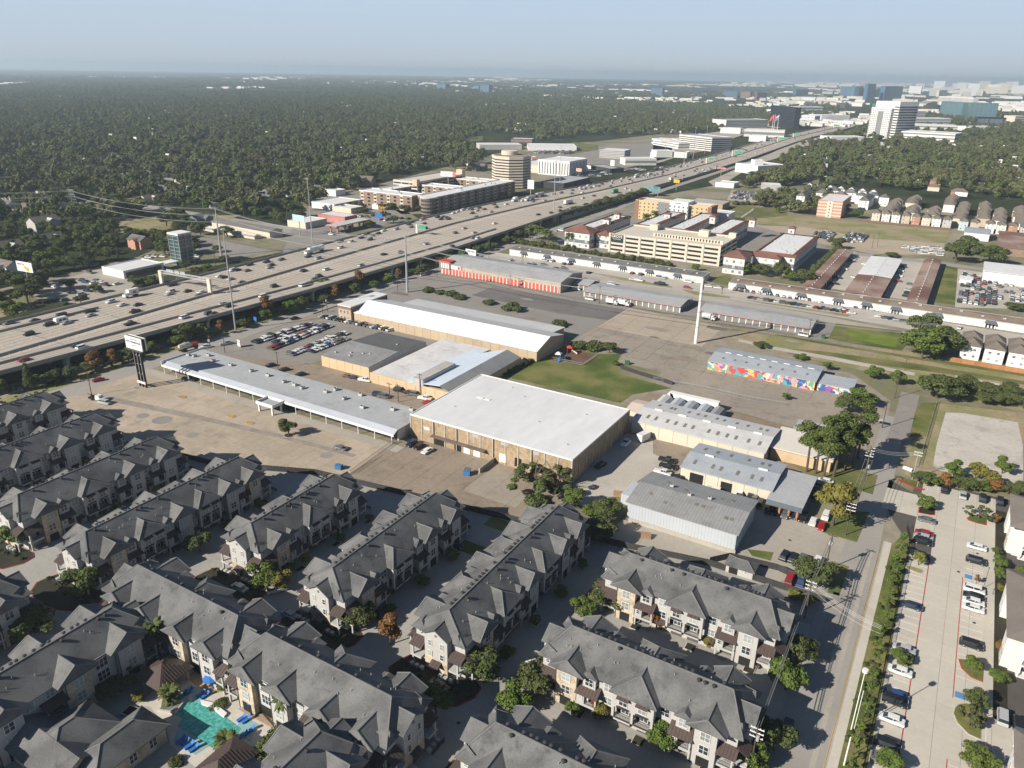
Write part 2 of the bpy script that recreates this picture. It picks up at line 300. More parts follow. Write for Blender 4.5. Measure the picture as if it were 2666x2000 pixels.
def xf(y): return float(np.interp(y,*L_far)) if y < 800 else xm(y) - np.interp(y,[800,1100,5000],[xm(800)-float(np.interp(800,*L_far)),30,30])
def xi(y): return float(np.interp(y,*L_in))
def fz(y): return float(np.interp(y,[0,600,700,950,9e9],[7,7,6,1.5,1.5]))
YS = list(range(40,1200,12)) + list(range(1200,9400,60))
def strip(name,fa,fb,dz,m,ys=YS,thick=0,kind='structure',parent=None,mat2=None):
 mb = MB();L = [(fa(y),y,fz(y)+dz) for y in ys];Rr = [(fb(y),y,fz(y)+dz) for y in ys];n = len(ys)
 mb.add(L+Rr,[(i,i+1,n+i+1,n+i) for i in range(n-1)],0)
 if thick:
  L2 = [(a,b,c-thick) for a,b,c in L];R2 = [(a,b,c-thick) for a,b,c in Rr];o = len(mb.v)
  mb.add(L2+R2,[(n+i,n+i+1,i+1,i) for i in range(n-1)],0)
  for i in range(n-1):
   mb.f.append((i,o+i,o+i+1,i+1));mb.m.append(1 if mat2 else 0)
   mb.f.append((n+i,n+i+1,o+n+i+1,o+n+i));mb.m.append(1 if mat2 else 0)
  mb.f += [(0,n,o+n,o),(n-1,o+n-1,o+2*n-1,2*n-1)];mb.m += [0,0]
 return mb.build(name,[m,mat2] if mat2 else m,kind=kind,parent=parent)
deck = strip('freeway_deck',xf,xn,0,M['fwy'],thick=0.9,mat2=M['barrier'])
def bar(name,f,h=0.9,wd=0.5,ys=YS,parent=deck):
 mb = MB()
 for a,b in zip(ys[:-1],ys[1:]):
  x0,x1 = f(a),f(b);za,zb = fz(a),fz(b)
  mb.add([(x0-wd,a,za),(x0+wd,a,za),(x0+wd*.4,a,za+h),(x0-wd*.4,a,za+h),(x1-wd,b,zb),(x1+wd,b,zb),(x1+wd*.4,b,zb+h),(x1-wd*.4,b,zb+h)],
               [(0,4,7,3),(3,7,6,2),(2,6,5,1),(0,3,2,1),(4,5,6,7)])
 o = mb.build(name,M['barrier'],parent=parent);return o
bar('median_barrier',xm,1.1,1.0)
bar('outer_barrier',lambda y: xn(y)-0.3);bar('outer_barrier',lambda y: xf(y)+0.3,1.2)
yi = [y for y in YS if y < 505];bar('inner_barrier',xi,1.0,0.7,yi)
bar('inner_barrier',lambda y: xf(y)+9.5+(y-70)*0.02,1.0,0.6,[y for y in YS if y < 215])
lanes_n = [0.16+0.78*k/8 for k in range(8)];lanes_f = [0.12+0.82*k/8 for k in range(8)]
mb = MB();mp = MB();dl = MB();my = MB()
def cross(y,t,side):      # t 0..1 from median to the edge
 e = xn(y) if side > 0 else xf(y);c = xm(y);return c + (e-c)*t
for side in (1,-1):
 for k in range(8):
  t = (0.19 if side > 0 else 0.13) + 0.76*k/8 + 0.045
  for dt in (0.0,):
   pts = [(cross(y,t,side),y,fz(y)+0.02) for y in YS if y < 3600]
   n = len(pts);A = [(x-0.45,y,z) for x,y,z in pts];B = [(x+0.45,y,z) for x,y,z in pts]
   mb.add(A+B,[(i,i+1,n+i+1,n+i) for i in range(n-1)])
 for k in range(1,8):
  t = (0.19 if side > 0 else 0.13) + 0.76*k/8
  y = 60
  while y < 900:
   x = cross(y,t,side);x2 = cross(y+3,t,side);z = fz(y)+0.04
   mp.poly([(x-.09,y,z),(x+.09,y,z),(x2+.09,y+3,z),(x2-.09,y+3,z)]);y += 12
 for t,tgt in ((0.04,my),(0.17 if side > 0 else 0.11,mp),(0.965,mp)):
  for a,b in zip(YS[:120],YS[1:121]):
   x,x2 = cross(a,t,side),cross(b,t,side);z,z2 = fz(a)+.04,fz(b)+.04
   tgt.poly([(x-.1,a,z),(x+.1,a,z),(x2+.1,b,z2),(x2-.1,b,z2)])
 y = 60
 while y < 760:
  x = cross(y,0.15 if side > 0 else 0.24,side);z = fz(y);dl.box(x-.06,x+.06,y-.06,y+.06,z,z+0.95);y += 4.2
mb.build('wheel_tracks',M['wheel'],kind='structure');mp.build('lane_markings',M['white'],kind='structure');my.build('edge_lines',M['yellow'],kind='structure')
dl.build('lane_delineators',M['white'],kind='stuff')
mb = MB()
for y in range(60,700,36):
 z = fz(y)+0.03;mb.poly([(xf(y)+1,y,z),(xn(y)-1,y,z),(xn(y)-1,y+.3,z),(xf(y)+1,y+.3,z)])
mb.build('deck_joints',M['joint'],kind='structure')
pm = MB();h0 = 6.1
pm.slab([(-1.3,-.8,h0-2),(1.3,-.8,h0-2),(1.3,.8,h0-2),(-1.3,.8,h0-2)],h0-2)
pm.add([(-1.3,-.8,h0-2),(1.3,-.8,h0-2),(1.3,.8,h0-2),(-1.3,.8,h0-2),(-4.5,-.8,h0),(3.2,-.8,h0),(3.2,.8,h0),(-4.5,.8,h0)],[(0,1,5,4),(1,2,6,5),(2,3,7,6),(3,0,4,7),(4,5,6,7)])
pier = pm.mesh('bridge_pier',[M['garage']])
pys = list(range(96,330,33)) + list(range(360,585,28))
for i,y in enumerate(pys):
 ob('bridge_pier',pier,None,(xn(y)-3.6,y,0),0,'pale concrete pier with a flared head carrying the near edge of the freeway deck','bridge pier','piers along the near freeway edge')
for i,y in enumerate(pys[::2]):
 ob('bridge_pier',pier,None,(xn(y)-17,y,0),0,'pale concrete pier standing further in beneath the freeway deck','bridge pier','inner piers under the freeway')
mb = MB()
for f,s in ((xn,-1),(xf,1)):
 ys = [y for y in YS if (586 if s < 0 else 60) <= y < 1150]
 for a,b in zip(ys[:-1],ys[1:]):
  mb.add([(f(a)+s*.4,a,0),(f(b)+s*.4,b,0),(f(b)+s*.4,b,fz(b)-.05),(f(a)+s*.4,a,fz(a)-.05),(f(a)+s*.9,a,0),(f(b)+s*.9,b,0),(f(b)+s*.9,b,fz(b)-.05),(f(a)+s*.9,a,fz(a)-.05)],[(0,1,2,3),(7,6,5,4),(3,2,6,7)])
mb.box(xf(586),xn(586)-.4,586,587,0,6.0)
mb.build('retaining_wall',M['conc'],kind='structure')
def lay(name,pts,z,m): return flatpoly(name,pts,z,m)
W = lambda *p: [tuple(q) for q in p]
# near side: frontage road, verge, lower ramps
lay('frontage_road',[(-299,40),(-284,40),(-283,120),(-282.5,300),(-282,420),(-283,560),(-287,700),(-295,700),(-294,560),(-292,420),(-293,300),(-294,120)],.05,M['road'])
lay('verge',W((-312,40),(-294,40),(-293,300),(-291,420),(-293,700),(-320,700),(-318,300)),.02,M['drygrass'])
lay('underpass_ground',W((-400,20),(-318,40),(-318,300),(-320,700),(-345,700),(-395,300)),.03,M['brownlot'])
lay('exit_ramp',W((-311,40),(-304.5,40),(-303.5,175),(-302,260),(-306,330),(-311,330),(-309,170)),.06,M['conc'])
lay('cross_street',W((-283,420),(-283,440),(-700,440),(-700,420)),.065,M['road'])
lay('cross_street',W((-430,558),(-430,572),(-900,572),(-900,558)),.065,M['road'])
lay('far_frontage_road',[(xf(y)-9,y) for y in YS if 60 <= y < 1900] + [(xf(y)-1,y) for y in reversed(YS) if 60 <= y < 1900],.05,M['road'])
lay('near_frontage_road',[(xn(y)+5,y) for y in YS if 700 <= y < 1900] + [(xn(y)+13,y) for y in reversed(YS) if 700 <= y < 1900],.05,M['road'])
# big sheets of the near district
BND = [(-300,128),(-262,133),(-225,133),(-190,138),(-160,151),(-93,161),(-60,166),(-40,170),(-11,170)]
lay('residential_pavement',[(-300,-5)] + BND + [(-11,-5)],.03,mat('driveway_concrete',(0.36,0.345,0.315),var=0.10,scale=0.9,scale2=0.07,stains=0.12))
lay('district_ground',[(-283,40),(-283,420),(-285,560),(-292,760),(-215,1150),(-190,1150),(-150,905),(-60,880),(60,820),(75,560),(75,300),(70,40)],.01,mat('district_soil',(0.32,0.28,0.21),var=.2,scale=.25,scale2=.02,rgb2=(.17,.165,.09)))
lay('far_side_ground',px(C4,(-200,560),(700,360),(1800,140),(2212,60),(2700,-60),(2550,-160),(1900,-20),(1230,20),(880,170),(330,300),(-200,420)),.015,mat('district_soil',(0.27,0.235,0.175)))
lay('far_side_ground',px(C2,(-100,1010),(600,1000),(1500,800),(2212,640),(2600,560),(2300,470),(1700,540),(1300,560),(1000,640),(300,820),(-200,880)),.015,mat('district_soil',(0.27,0.235,0.175)))
lay('mall_lot',[(-283,132)] + BND[1:5] + [(-152,154),(-150,181),(-285,181)],.03,M['tan'])
lay('strip_apron',rect(-285,-148,176.2,180.6),.09,M['conc'])
lay('warehouse_yard',[(-152,154),(-93,161.5),(-86,163),(-86,190),(-150,190)],.04,M['brownlot'])
lay('loading_ramp',px(C8,(1090,400),(1200,480),(1240,560),(1280,600),(1210,670),(880,560),(900,530)),.06,mat('ramp_concrete',(0.33,0.29,0.235),var=.12,stains=.15))
lay('gravel_yard',px(C8,(1580,520),(1900,190),(2212,240),(2212,420),(2080,440),(1700,700),(1600,640)),.05,M['gravel'])
lay('east_yard',[(-70,163),(-40,170),(-11,170),(-9,206),(-24,206),(-24,230),(-35,232),(-64,232),(-64,200)],.04,M['conc'])
lay('dirt_patch',px(C9,(0,215),(230,260),(180,330),(160,380),(0,300)),.07,M['brownlot'])
lay('strip_rear_lot',[(-285,199),(-196,200),(-150,200),(-150,234),(-195,218),(-200,222),(-232,222),(-285,206)],.04,M['brownlot'])
lay('car_sales_lot',[(-284,205),(-232,221),(-226,262),(-200,262),(-195,276),(-270,276),(-281,262)],.055,M['asph'])
lay('side_lot',[(-284,276),(-264,276),(-266,306),(-246,316),(-151,316),(-151,340),(-150,380),(-282,381)],.05,M['asph'])
lay('dark_asphalt_patch',[(-235,352),(-176,348),(-150,352),(-150,374),(-235,374)],.06,M['asph_d'])
lay('east_lot',[(-151,300),(-100,296),(-96,274),(-60,272),(-24,268),(-10,264),(-12,316),(-30,340),(-86,346),(-98,376),(-150,380)],.045,mat('grey_brown_old_lot',(0.31,0.27,0.22),var=.14,scale=.6,scale2=.045,stains=.3))
lay('shed_yard',[(-100,232),(-22,232),(-20,268),(-60,271),(-96,272)],.04,mat('brown_dirt_yard',(0.27,0.21,0.155),var=.15,scale=.6,scale2=.08,stains=.2))
lay('tan_lot',[(-150,338),(-96,338),(-96,374),(-150,378)],.07,mat('pinkish_tan_concrete',(0.42,0.35,0.275),var=0.1,scale=0.6,scale2=0.04,stains=0.15))
lay('playground_lawn',px(C5,(1130,935),(1380,800),(1520,740),(1740,790),(1890,790),(1850,860),(1880,920),(2212,1010),(1960,1050),(1880,1105)),.08,M['lawn'])
lay('playground_pad',px(C5,(1440,830),(1560,765),(1735,800),(1640,865)),.10,mat('brown_play_mulch',(0.15,0.085,0.055),var=0.3,scale=2))
lay('lawn_strip',[(-152,232),(-150,300),(-162,300),(-170,272),(-153,270)],.06,M['drygrass'])
lay('storage_lane',[(-283,381),(-120,381),(-50,381),(-44,405),(-60,412),(-283,420)],.05,M['asph'])
lay('storage_street',[(-283,420),(-60,414),(10,400),(60,396),(60,412),(10,414),(-60,424),(-283,438)],.07,M['conc'])
lay('white_strip_lot',[(-283,438),(-125,428),(-20,424),(60,414),(60,445),(-115,452),(-283,455)],.08,M['gravel'])
for a in ([(1690,270),(1880,300),(2212,360),(2212,372),(1880,318)],):
 lay('kerb_island',px(C5,*a),.12,M['drygrass'])
lay('kerb_island',px(C6,(160,350),(460,395),(460,405),(250,385)),.12,M['drygrass'])
lay('kerb_island',px(C6,(560,415),(1180,505),(1160,515),(590,425)),.12,M['drygrass'])
lay('kerb_island',px(C6,(330,290),(460,260),(470,340),(400,345)),.12,M['grass'])
lay('swale',px(C6,(540,590),(1000,680),(1500,720),(2212,830),(2212,1080),(1800,1000),(1400,870),(1000,780),(420,660)),.055,M['drygrass'])
lay('swale_grass',px(C6,(620,600),(1100,680),(1600,760),(2212,850),(2212,870),(1500,760),(900,660)),.075,M['grass'])
lay('swale_grass',px(C6,(700,700),(1250,790),(1700,850),(2212,920),(2212,900),(1600,800),(1000,720)),.075,M['grass'])
lay('footpath',px(C6,(480,640),(700,690),(1100,760),(1560,850),(1560,868),(1080,778),(690,706),(470,655)),.10,M['gravel'])
lay('detention_basin',px(C6,(1090,555),(1480,600),(1540,650),(1480,720),(1100,660),(1050,640)),.085,M['lawn'])
lay('detention_basin_bed',px(C6,(1150,595),(1460,640),(1450,700),(1180,650)),.105,mat('bright_marsh_grass',(0.16,0.21,0.03),var=0.25,scale=1.2,scale2=0.1))
lay('drainage_channel',px(G8,(500,725),(1125,840),(1120,915),(500,775)),.10,M['conc_l'])
lay('vacant_grass',px(C9,(1540,200),(1690,0),(2212,60),(2212,560),(1590,480),(1500,420)),.06,M['drygrass'])
lay('vacant_lot',px(C9,(1745,55),(1850,60),(2175,115),(2205,250),(2205,500),(1700,400),(1670,370),(1690,250)),.08,M['chalk'])
lay('pine_lawn',px(C9,(700,290),(1040,330),(1290,420),(1340,430),(1310,545),(1160,500),(960,440),(860,390),(760,310)),.07,M['grass'])
lay('corner_lawn',px(C9,(1040,700),(1150,640),(1290,650),(1215,830),(1010,770)),.07,M['grass'])
lay('corner_lawn',px(C9,(560,870),(720,890),(700,940),(590,910)),.07,M['lawn'])
lay('corner_lawn',px(C9,(1060,940),(1170,975),(1110,1150),(1040,1130)),.07,M['grass'])
# the street and its pavements on the right
lay('street',[(-12.6,60),(-2.2,60),(-2.6,200),(-4.2,262),(-5.5,300),(-13,300),(-12,262),(-10.9,206),(-12.3,160)],.06,M['road'])
lay('street_patch',[(-4.6,60),(-3.6,60),(-3.9,200),(-4.9,200)],.07,M['conc'])
lay('street_patch',[(-9.9,150),(-6.4,150),(-6.6,176),(-10,176)],.07,M['asph'])
lay('side_street',px(C6,(1480,960),(1590,985),(1520,1259),(1380,1259),(1430,1150)),.065,M['asph'])
lay('driveway_apron',[(-24,160),(-12.2,160),(-11.5,176),(-22,174)],.075,M['asph'])
mb = MB();mb.box(-1.9,-0.1,60,207,0,.14);sw = mb.build('sidewalk',M['conc_l'],kind='structure')
mb = MB();mb.box(-2.2,-1.9,60,207,0,.16);mb.build('kerb',M['conc'],kind='structure')
mb = MB();mb.box(-2.4,-2.28,60,200,.061,.075);mb.build('kerb_line',M['yellow'],kind='structure')
lay('verge_lawn',[(-0.1,60),(4.4,60),(4.4,212),(2.5,216),(-0.1,205)],.10,M['lawn'])
lay('verge_lawn',px(C9,(1470,440),(1590,470),(1600,500),(1560,500),(1500,480)),.10,M['lawn']);lay('red_kerb_line',px(C9,(1470,455),(1560,500),(1620,512),(1618,522),(1555,508),(1462,462)),.125,M['redp'])
lay('verge_lawn',px(C9,(1530,200),(1560,60),(1600,0),(1700,0),(1640,200)),.10,M['lawn'])
# right-hand car park: slabs are parts
pk = lay('parking_lot',[(4.4,60),(24.5,60),(40,60),(60,140),(40,236),(28,252),(3,251),(2,241),(-5,246),(-5,232),(-2,222),(4.4,208)],.06,M['joint'])
slabs = {}
def paving(parent,x0,x1,y0,y1,nx,ny,m,z0=.05,z1=.10,gap=.05,skip=None,name='slab'):
 w_ = (x1-x0)/nx;d_ = (y1-y0)/ny;key = (round(w_,3),round(d_,3),m.name)
 if key not in slabs: slabs[key] = boxmesh(w_-gap,d_-gap,z1-z0,m,name)
 for i in range(nx):
  for j in range(ny):
   x = x0+(i+.5)*w_;y = y0+(j+.5)*d_
   if skip and skip(x,y): continue
   ob(name,slabs[key],parent,(x,y,z0))
paving(pk,4.5,24.3,62,212,4,31,M['conc_l'],skip=lambda x,y: y > 208 and x < 9)
paving(pk,24.3,39,62,150,3,18,M['conc_l'],skip=lambda x,y: x > 30 and y > 140)
paving(pk,4.5,24.3,212,250,4,8,M['conc_l']);paving(pk,-5,4.5,226,240,2,3,M['conc_l'])
mb = MB()
for y in np.arange(66,206,2.67):
 if not 166 < y < 170 and not 134 < y < 139: mb.box(4.6,9.2,y-.05,y+.05,.10,.112)
 if 76 < y < 206 and not 151 < y < 159 and not 133 < y < 151: mb.box(17.4,22.0,y-.05,y+.05,.10,.112)
for y in np.arange(204,207,1): mb.box(18,21.8,y-.05,y+.05,.10,.112)
for x in np.arange(3,24,2.9): mb.box(x-.05,x+.05,244.8,250,.10,.112)
for k in range(9): mb.slab([(23.4,108+k*3.2,.112),(26.4,106+k*3.2,.112),(26.4,106.2+k*3.2,.112),(23.4,108.2+k*3.2,.112)],.01)
mb.box(26.4,26.5,104,136,.10,.112);mb.box(23.3,23.4,100,152,.10,.112)
mb.build('stall_lines',M['white'],kind='structure')
mb = MB();mb.box(9.25,9.42,60,206,.10,.114);mb.box(17.2,17.37,152,200,.10,.114);mb.box(17.1,17.27,60,134,.10,.114)
for a,b in zip(px(D1,(1110,190),(1095,130),(1050,100)),px(D1,(1120,190),(1105,125),(1055,93))): pass
mb.build('red_lines',M['redp'],kind='structure')
mb = MB();mb.box(17.7,19.4,195,197,.10,.115);mb.box(17.7,19.4,200,202,.10,.115);mb.box(17.6,19.5,152.5,154.4,.10,.115)
mb.build('accessible_bay_markings',M['bluep'],kind='structure')
mb = MB();mb.box(22.1,24.4,150,206,0,.16);mb.box(24.3,25.0,60,100,0,.16);mb.build('walkway',M['conc_l'],kind='structure')
lay('planting_bed',[(24.4,150),(27,150),(27,243),(24.4,243)],.09,M['mulch']);lay('planting_bed',[(25,60),(60,60),(60,140),(30,150),(24.4,140)],.045,M['mulch'])
def island(name,pts,m,kerb=M['conc_l'],edge=.25):
 mb = MB();mb.slab([(x,y,.17) for x,y in pts],.17,1)
 cx = sum(p[0] for p in pts)/len(pts);cy_ = sum(p[1] for p in pts)/len(pts)
 q = [(cx+(x-cx)*(1-edge/max(.6,math.hypot(x-cx,y-cy_))),cy_+(y-cy_)*(1-edge/max(.6,math.hypot(x-cx,y-cy_)))) for x,y in pts]
 mb.slab([(x,y,.22) for x,y in q],.05,0);return mb.build(name,[m,kerb],kind='structure')
island('kerb_island',px(E1,(1340,805),(1440,812),(1545,840),(1535,990),(1440,950),(1365,880)),M['lawn'],M['redp'])
island('kerb_island',px(E1,(1345,1155),(1400,1150),(1530,1175),(1520,1445),(1420,1400),(1330,1310),(1295,1230),(1310,1180)),M['lawn'])
island('kerb_island',px(D1,(1500,235),(1560,200),(1640,195),(1750,240),(1745,328),(1620,300),(1520,265)),M['lawn'],M['redp'])
island('kerb_island',px(D1,(900,170),(910,100),(1060,95),(1110,130),(1110,200),(1050,200)),M['mulch'],M['redp'])
island('kerb_island',px(D1,(740,850),(760,820),(940,865),(970,890),(955,925),(900,920),(800,880)),M['drygrass'])
island('kerb_island',px(E1,(850,810),(990,850),(985,890),(930,865),(850,850)),M['drygrass'])
mall = bpy.data.objects['mall_lot']
def in_mall(x,y):
 bx = np.interp(x,[-285,-262,-225,-190,-160,-152],[131,133.5,133.5,138.5,151.5,154]);return y-2.6 > bx
TREEX,TREEY = G(C4(1843,1312));TREEX += .4
paving(mall,-283,-151.5,131.5,176.1,25,9,M['tan'],z0=.035,z1=.075,gap=.06,skip=lambda x,y: not in_mall(x,y))
mb = MB()
for x in np.arange(-262,-156,2.75):
 if not -215 < x < -202: mb.slab([(x,170.5,.085),(x+.12,170.5,.085),(x+.12,176,.085),(x,176,.085)],.008)
 if x > -225: mb.slab([(x,159.5,.085),(x+.1,159.5,.085),(x+.1,164.6,.085),(x,164.6,.085)],.008)
mb.build('stall_lines',mat('faded_yellow_paint',(0.50,0.36,0.2),var=.2),kind='structure')
lay('resurfacing_streak',[(-270,150),(-225,158),(-190,163),(-158,166),(-158,168),(-190,165.5),(-225,161),(-270,154)],.088,mat('asphalt_streak',(0.29,0.255,0.215),var=.2,scale2=.2))
for p,r in ((C4(915,1187),2.2),(C4(1040,1215),3.4),(C4(1230,1312),2.0),(C4(1170,1068),1.5),(C7(2090,335),2.0)):
 x,y = G(p);lay('patched_round',[(x+r*math.cos(a)*1.1,y+r*math.sin(a)) for a in np.linspace(0,6.28,14)[:-1]],.09,M['asph'] if r > 1.5 else M['drygrass'])
for p in (C4(1478,1190),C4(1600,1233),C4(1165,1068)):
 x,y = G(p);island('lot_island',[(x+2*math.cos(a),y+1.5*math.sin(a)) for a in np.linspace(0,6.28,12)[:-1]],mat('dry_orange_grass',(0.38,0.25,0.09),var=.2),M['tan'])
island('lot_island',[(TREEX+1.9*math.cos(a),TREEY+1.7*math.sin(a)) for a in np.linspace(0,6.28,12)[:-1]],M['mulch'],M['tan'])
mb = MB();q = random.Random(8)
for x in range(-148,-20,9): mb.box(x,x+.12,306 if x < -86 else 300,374 if x < -98 else 338,.07,.088)
for y in range(306,376,9): mb.box(-148,-98 if y > 340 else -40,y,y+.12,.07,.088)
for x in range(-148,-90,8): mb.box(x,x+.1,158,187,.06,.068)
mb.build('lot_joints',mat('lot_joint',(0.17,0.15,0.125),var=.2),kind='structure')
mb = MB()      # pale crack sealing
for k in range(4):
 y = 318+k*1.5;x = -112
 while x < -92:
  x2,y2 = x+q.uniform(.8,2),y+q.uniform(-.5,.5);mb.slab([(x,y,.095),(x2,y2,.095),(x2,y2+.25,.095),(x,y+.25,.095)],.01);mb.slab([(x2,y2,.094),(x2+.2,y2,.094),(x2+.3,y2+q.uniform(1,2.2),.094),(x2+.1,y2+1.6,.094)],.01);x,y = x2,y2
mb.build('crack_sealing',M['gravel'],kind='structure')
for k in range(26):
 x,y,r_ = q.uniform(-280,-20),q.uniform(306,376),q.uniform(1.5,7);
 if x < -150 and y < 330: continue
 lay('lot_patch',[(x+r_*q.uniform(.7,1.3)*math.cos(a),y+r_*.5*q.uniform(.6,1.2)*math.sin(a)) for a in np.linspace(0,6.28,9)[:-1]],.091+k*.0015,(MAT['grey_brown_old_lot'],M['asph'],M['brownlot'],M['asph_d'])[k%4])
def bed(*pts,m=M['mulch'],k=M['redp']): island('planting_bed',list(pts),m,k,.22)
for X,y0 in ((-77.3,100.5),(-108.3,99.5),(-138.3,99.5),(-169,77.5),(-200,77.5),(-231,77.5)):
 bed((X-9,y0),(X-9.5,y0-3),(X-7,y0-6),(X-2,y0-7),(X+4,y0-6.5),(X+9,y0-4.5),(X+11,y0-.5),(X+10.6,y0+2.5),(X+8.5,y0+3.5),(X-8,y0+2.5))
 for k in range(3): bed((X+9.7,y0+12+k*13),(X+11,y0+12+k*13),(X+11.2,y0+14.5+k*13),(X+9.5,y0+14.5+k*13),k=M['conc_l'])
for Y in (146.3,116,86.3):
 for k in range(3): bed((-48+k*13,Y-9.8),(-45.6+k*13,Y-9.8),(-45.6+k*13,Y-7.4),(-48+k*13,Y-7.4),k=M['conc_l'])
 bed((-62,Y-7),(-58,Y-8),(-58,Y-2),(-61.5,Y-1));bed((-14,Y-8),(-11.6,Y-8),(-11.6,Y+8),(-14,Y+8),m=M['drygrass'],k=M['conc_l'])
for yy in (132,146): lay('back_lawn',[(-100,yy+9),(-91,yy+9),(-91,yy+14),(-100,yy+14)],.05,M['lawn'])
# distant sheets
lay('dry_field',px(C3,(355,965),(390,870),(800,905),(800,940),(960,960),(1300,990),(1790,1030),(1740,1110),(1300,1080),(900,1010),(600,990)),.08,M['drygrass'])
lay('field_lawn',px(C3,(360,955),(385,872),(800,905),(800,945),(540,965)),.10,M['grass'])
lay('sandy_lot',px(C3,(600,1000),(900,1010),(1300,1060),(1740,1110),(1720,1180),(1300,1170),(1000,1110)),.07,M['sand'])
lay('far_street',px(C6,(970,100),(1200,130),(1730,190),(2212,260),(2212,275),(1700,205),(1180,145),(960,120)),.09,M['road'])
lay('warehouse_court',px(C6,(1040,345),(1195,125),(1310,155),(1170,365)),.08,M['gravel']);lay('warehouse_court',px(C6,(1375,395),(1475,170),(1640,170),(1540,420)),.08,M['gravel'])
lay('meadow_strip',px(C6,(1680,430),(1740,210),(1815,225),(1800,445)),.08,M['lawn'])
lay('storage_yard',px(C6,(1800,460),(1820,230),(2212,290),(2212,470)),.07,M['gravel'])
lay('far_meadow',px(C1,(1000,1010),(1540,1010),(1080,1185),(700,1130),(680,1050)),.08,M['drygrass'])
lay('far_lot',px(C1,(1220,1160),(1330,1150),(1740,1240),(1500,1290),(1240,1240)),.08,M['asph'])
lay('far_lot',px(C1,(1900,1010),(2212,880),(2212,1150),(1900,1290),(1800,1270)),.07,M['asph'])
lay('far_lot',px(C4,(330,330),(700,230),(880,330),(780,420),(500,470),(200,430)),.08,M['conc'])
lay('far_lot',px(G1,(0,170),(260,170),(520,330),(280,390),(0,300)),.08,M['asph'])
lay('far_lawn',px(C4,(0,500),(200,470),(230,500),(0,560)),.07,M['drygrass'])
lay('far_lawn',px(C2,(1570,620),(1740,590),(1740,560),(1580,540)),.08,M['grass']);lay('far_lawn',px(C2,(850,520),(1000,500),(1000,530),(860,545)),.08,M['grass'])
lay('retail_ground',px(C2,(1320,740),(1560,780),(2212,640),(2212,540),(1900,560),(1320,600)),.06,M['asph'])
lay('retail_ground',px(C3,(0,640),(600,440),(900,400),(700,380),(400,440),(0,500)),.06,M['conc'])
lay('retail_ground',px(C3,(380,780),(600,640),(740,600),(820,560),(1000,500),(900,480),(640,600),(330,740)),.06,M['conc'])
lay('lot_ground',px(C3,(440,850),(470,790),(900,830),(870,860),(640,870)),.08,M['conc'])
lay('court_ground',px(G2,(0,180),(300,90),(700,60),(1000,170),(1269,200),(1269,330),(900,380),(0,260)),.05,M['asph'])
# TOWNHOUSES
SL = 0.6
def wmesh(w_,h,nm='window',mull=1,t=.09):
 mb = MB();f = .11
 mb.box(-w_/2-f,w_/2+f,-t,0,-f,0);mb.box(-w_/2-f,w_/2+f,-t,0,h,h+f)
 mb.box(-w_/2-f,-w_/2,-t,0,0,h);mb.box(w_/2,w_/2+f,-t,0,0,h)
 for k in range(1,mull+1): x = -w_/2 + w_*k/(mull+1);mb.box(x-.05,x+.05,-t,-.01,0,h)
 mb.box(-w_/2,w_/2,-t*.8,-.01,h*.5-.04,h*.5+.04)
 return mb.mesh(nm,[M['wframe']])
PANE = {}
def window(parent,x,y,z,rz,w_=1.5,h=1.7,mull=1,glass=None):
 """window of parent facing local -y turned by rz; pane is its sub-part"""
 key = (w_,h,mull)
 if key not in PANE:
  a = boxmesh(w_,.03,h,M['glass'],'pane');b = boxmesh(w_,.03,h,M['blind'],'pane');PANE[key] = (wmesh(w_,h,mull=mull),a,b)
 fr,a,b = PANE[key]
 o = ob('window',fr,parent,(x,y,z),rz)
 pn = b if (glass == 'blind' or (glass is None and random.random() < .55)) else a
 ob('pane',pn,o,(0,-.035,0));return o
def vent_mesh():
 mb = MB();mb.tube((0,0,0),(0,0,.28),.16,.16,8);mb.tube((0,0,.28),(0,0,.42),.30,.30,8);mb.tube((0,0,.42),(0,0,.5),.30,.1,8);return mb.mesh('roof_vent',[M['trim']])
VENT = vent_mesh();VENT.transform(Matrix.Scale(1.35,4));mb = MB();mb.tube((0,0,0),(0,0,.55),.07,.07,6);PIPE = mb.mesh('vent_pipe',[M['hvac']])
def medallion():
 mb = MB();mb.tube((0,-.06,0),(0,0,0),.32,.32,10);return mb.mesh('medallion',[M['slate']])
MEDAL = medallion()
SEAMS = {}
def awning_mesh(w_,d,rise=.75,hipl=0,hipr=0):
 key = (round(w_,2),d,rise,hipl,hipr)
 if key in SEAMS: return SEAMS[key]
 mb = MB();pts = [(-w_/2-.2-hipl*0,-d,0),(w_/2+.2,-d,0),(w_/2+.2-hipr*.8,0,rise),(-w_/2-.2+hipl*.8,0,rise)]
 mb.slab(pts,.14)
 n = max(2,int(w_/.55))
 for i in range(1,n):
  t = i/n;a = [pts[0][k]+(pts[1][k]-pts[0][k])*t for k in range(3)];b = [pts[3][k]+(pts[2][k]-pts[3][k])*t for k in range(3)]
  mb.add([(a[0]-.03,a[1],a[2]),(a[0]+.03,a[1],a[2]),(b[0]+.03,b[1],b[2]),(b[0]-.03,b[1],b[2]),(a[0]-.03,a[1],a[2]+.07),(a[0]+.03,a[1],a[2]+.07),(b[0]+.03,b[1],b[2]+.07),(b[0]-.03,b[1],b[2]+.07)],[(4,5,6,7),(0,1,5,4),(1,2,6,5),(3,0,4,7)])
 SEAMS[key] = mb.mesh('awning',[M['brownmetal']]);return SEAMS[key]
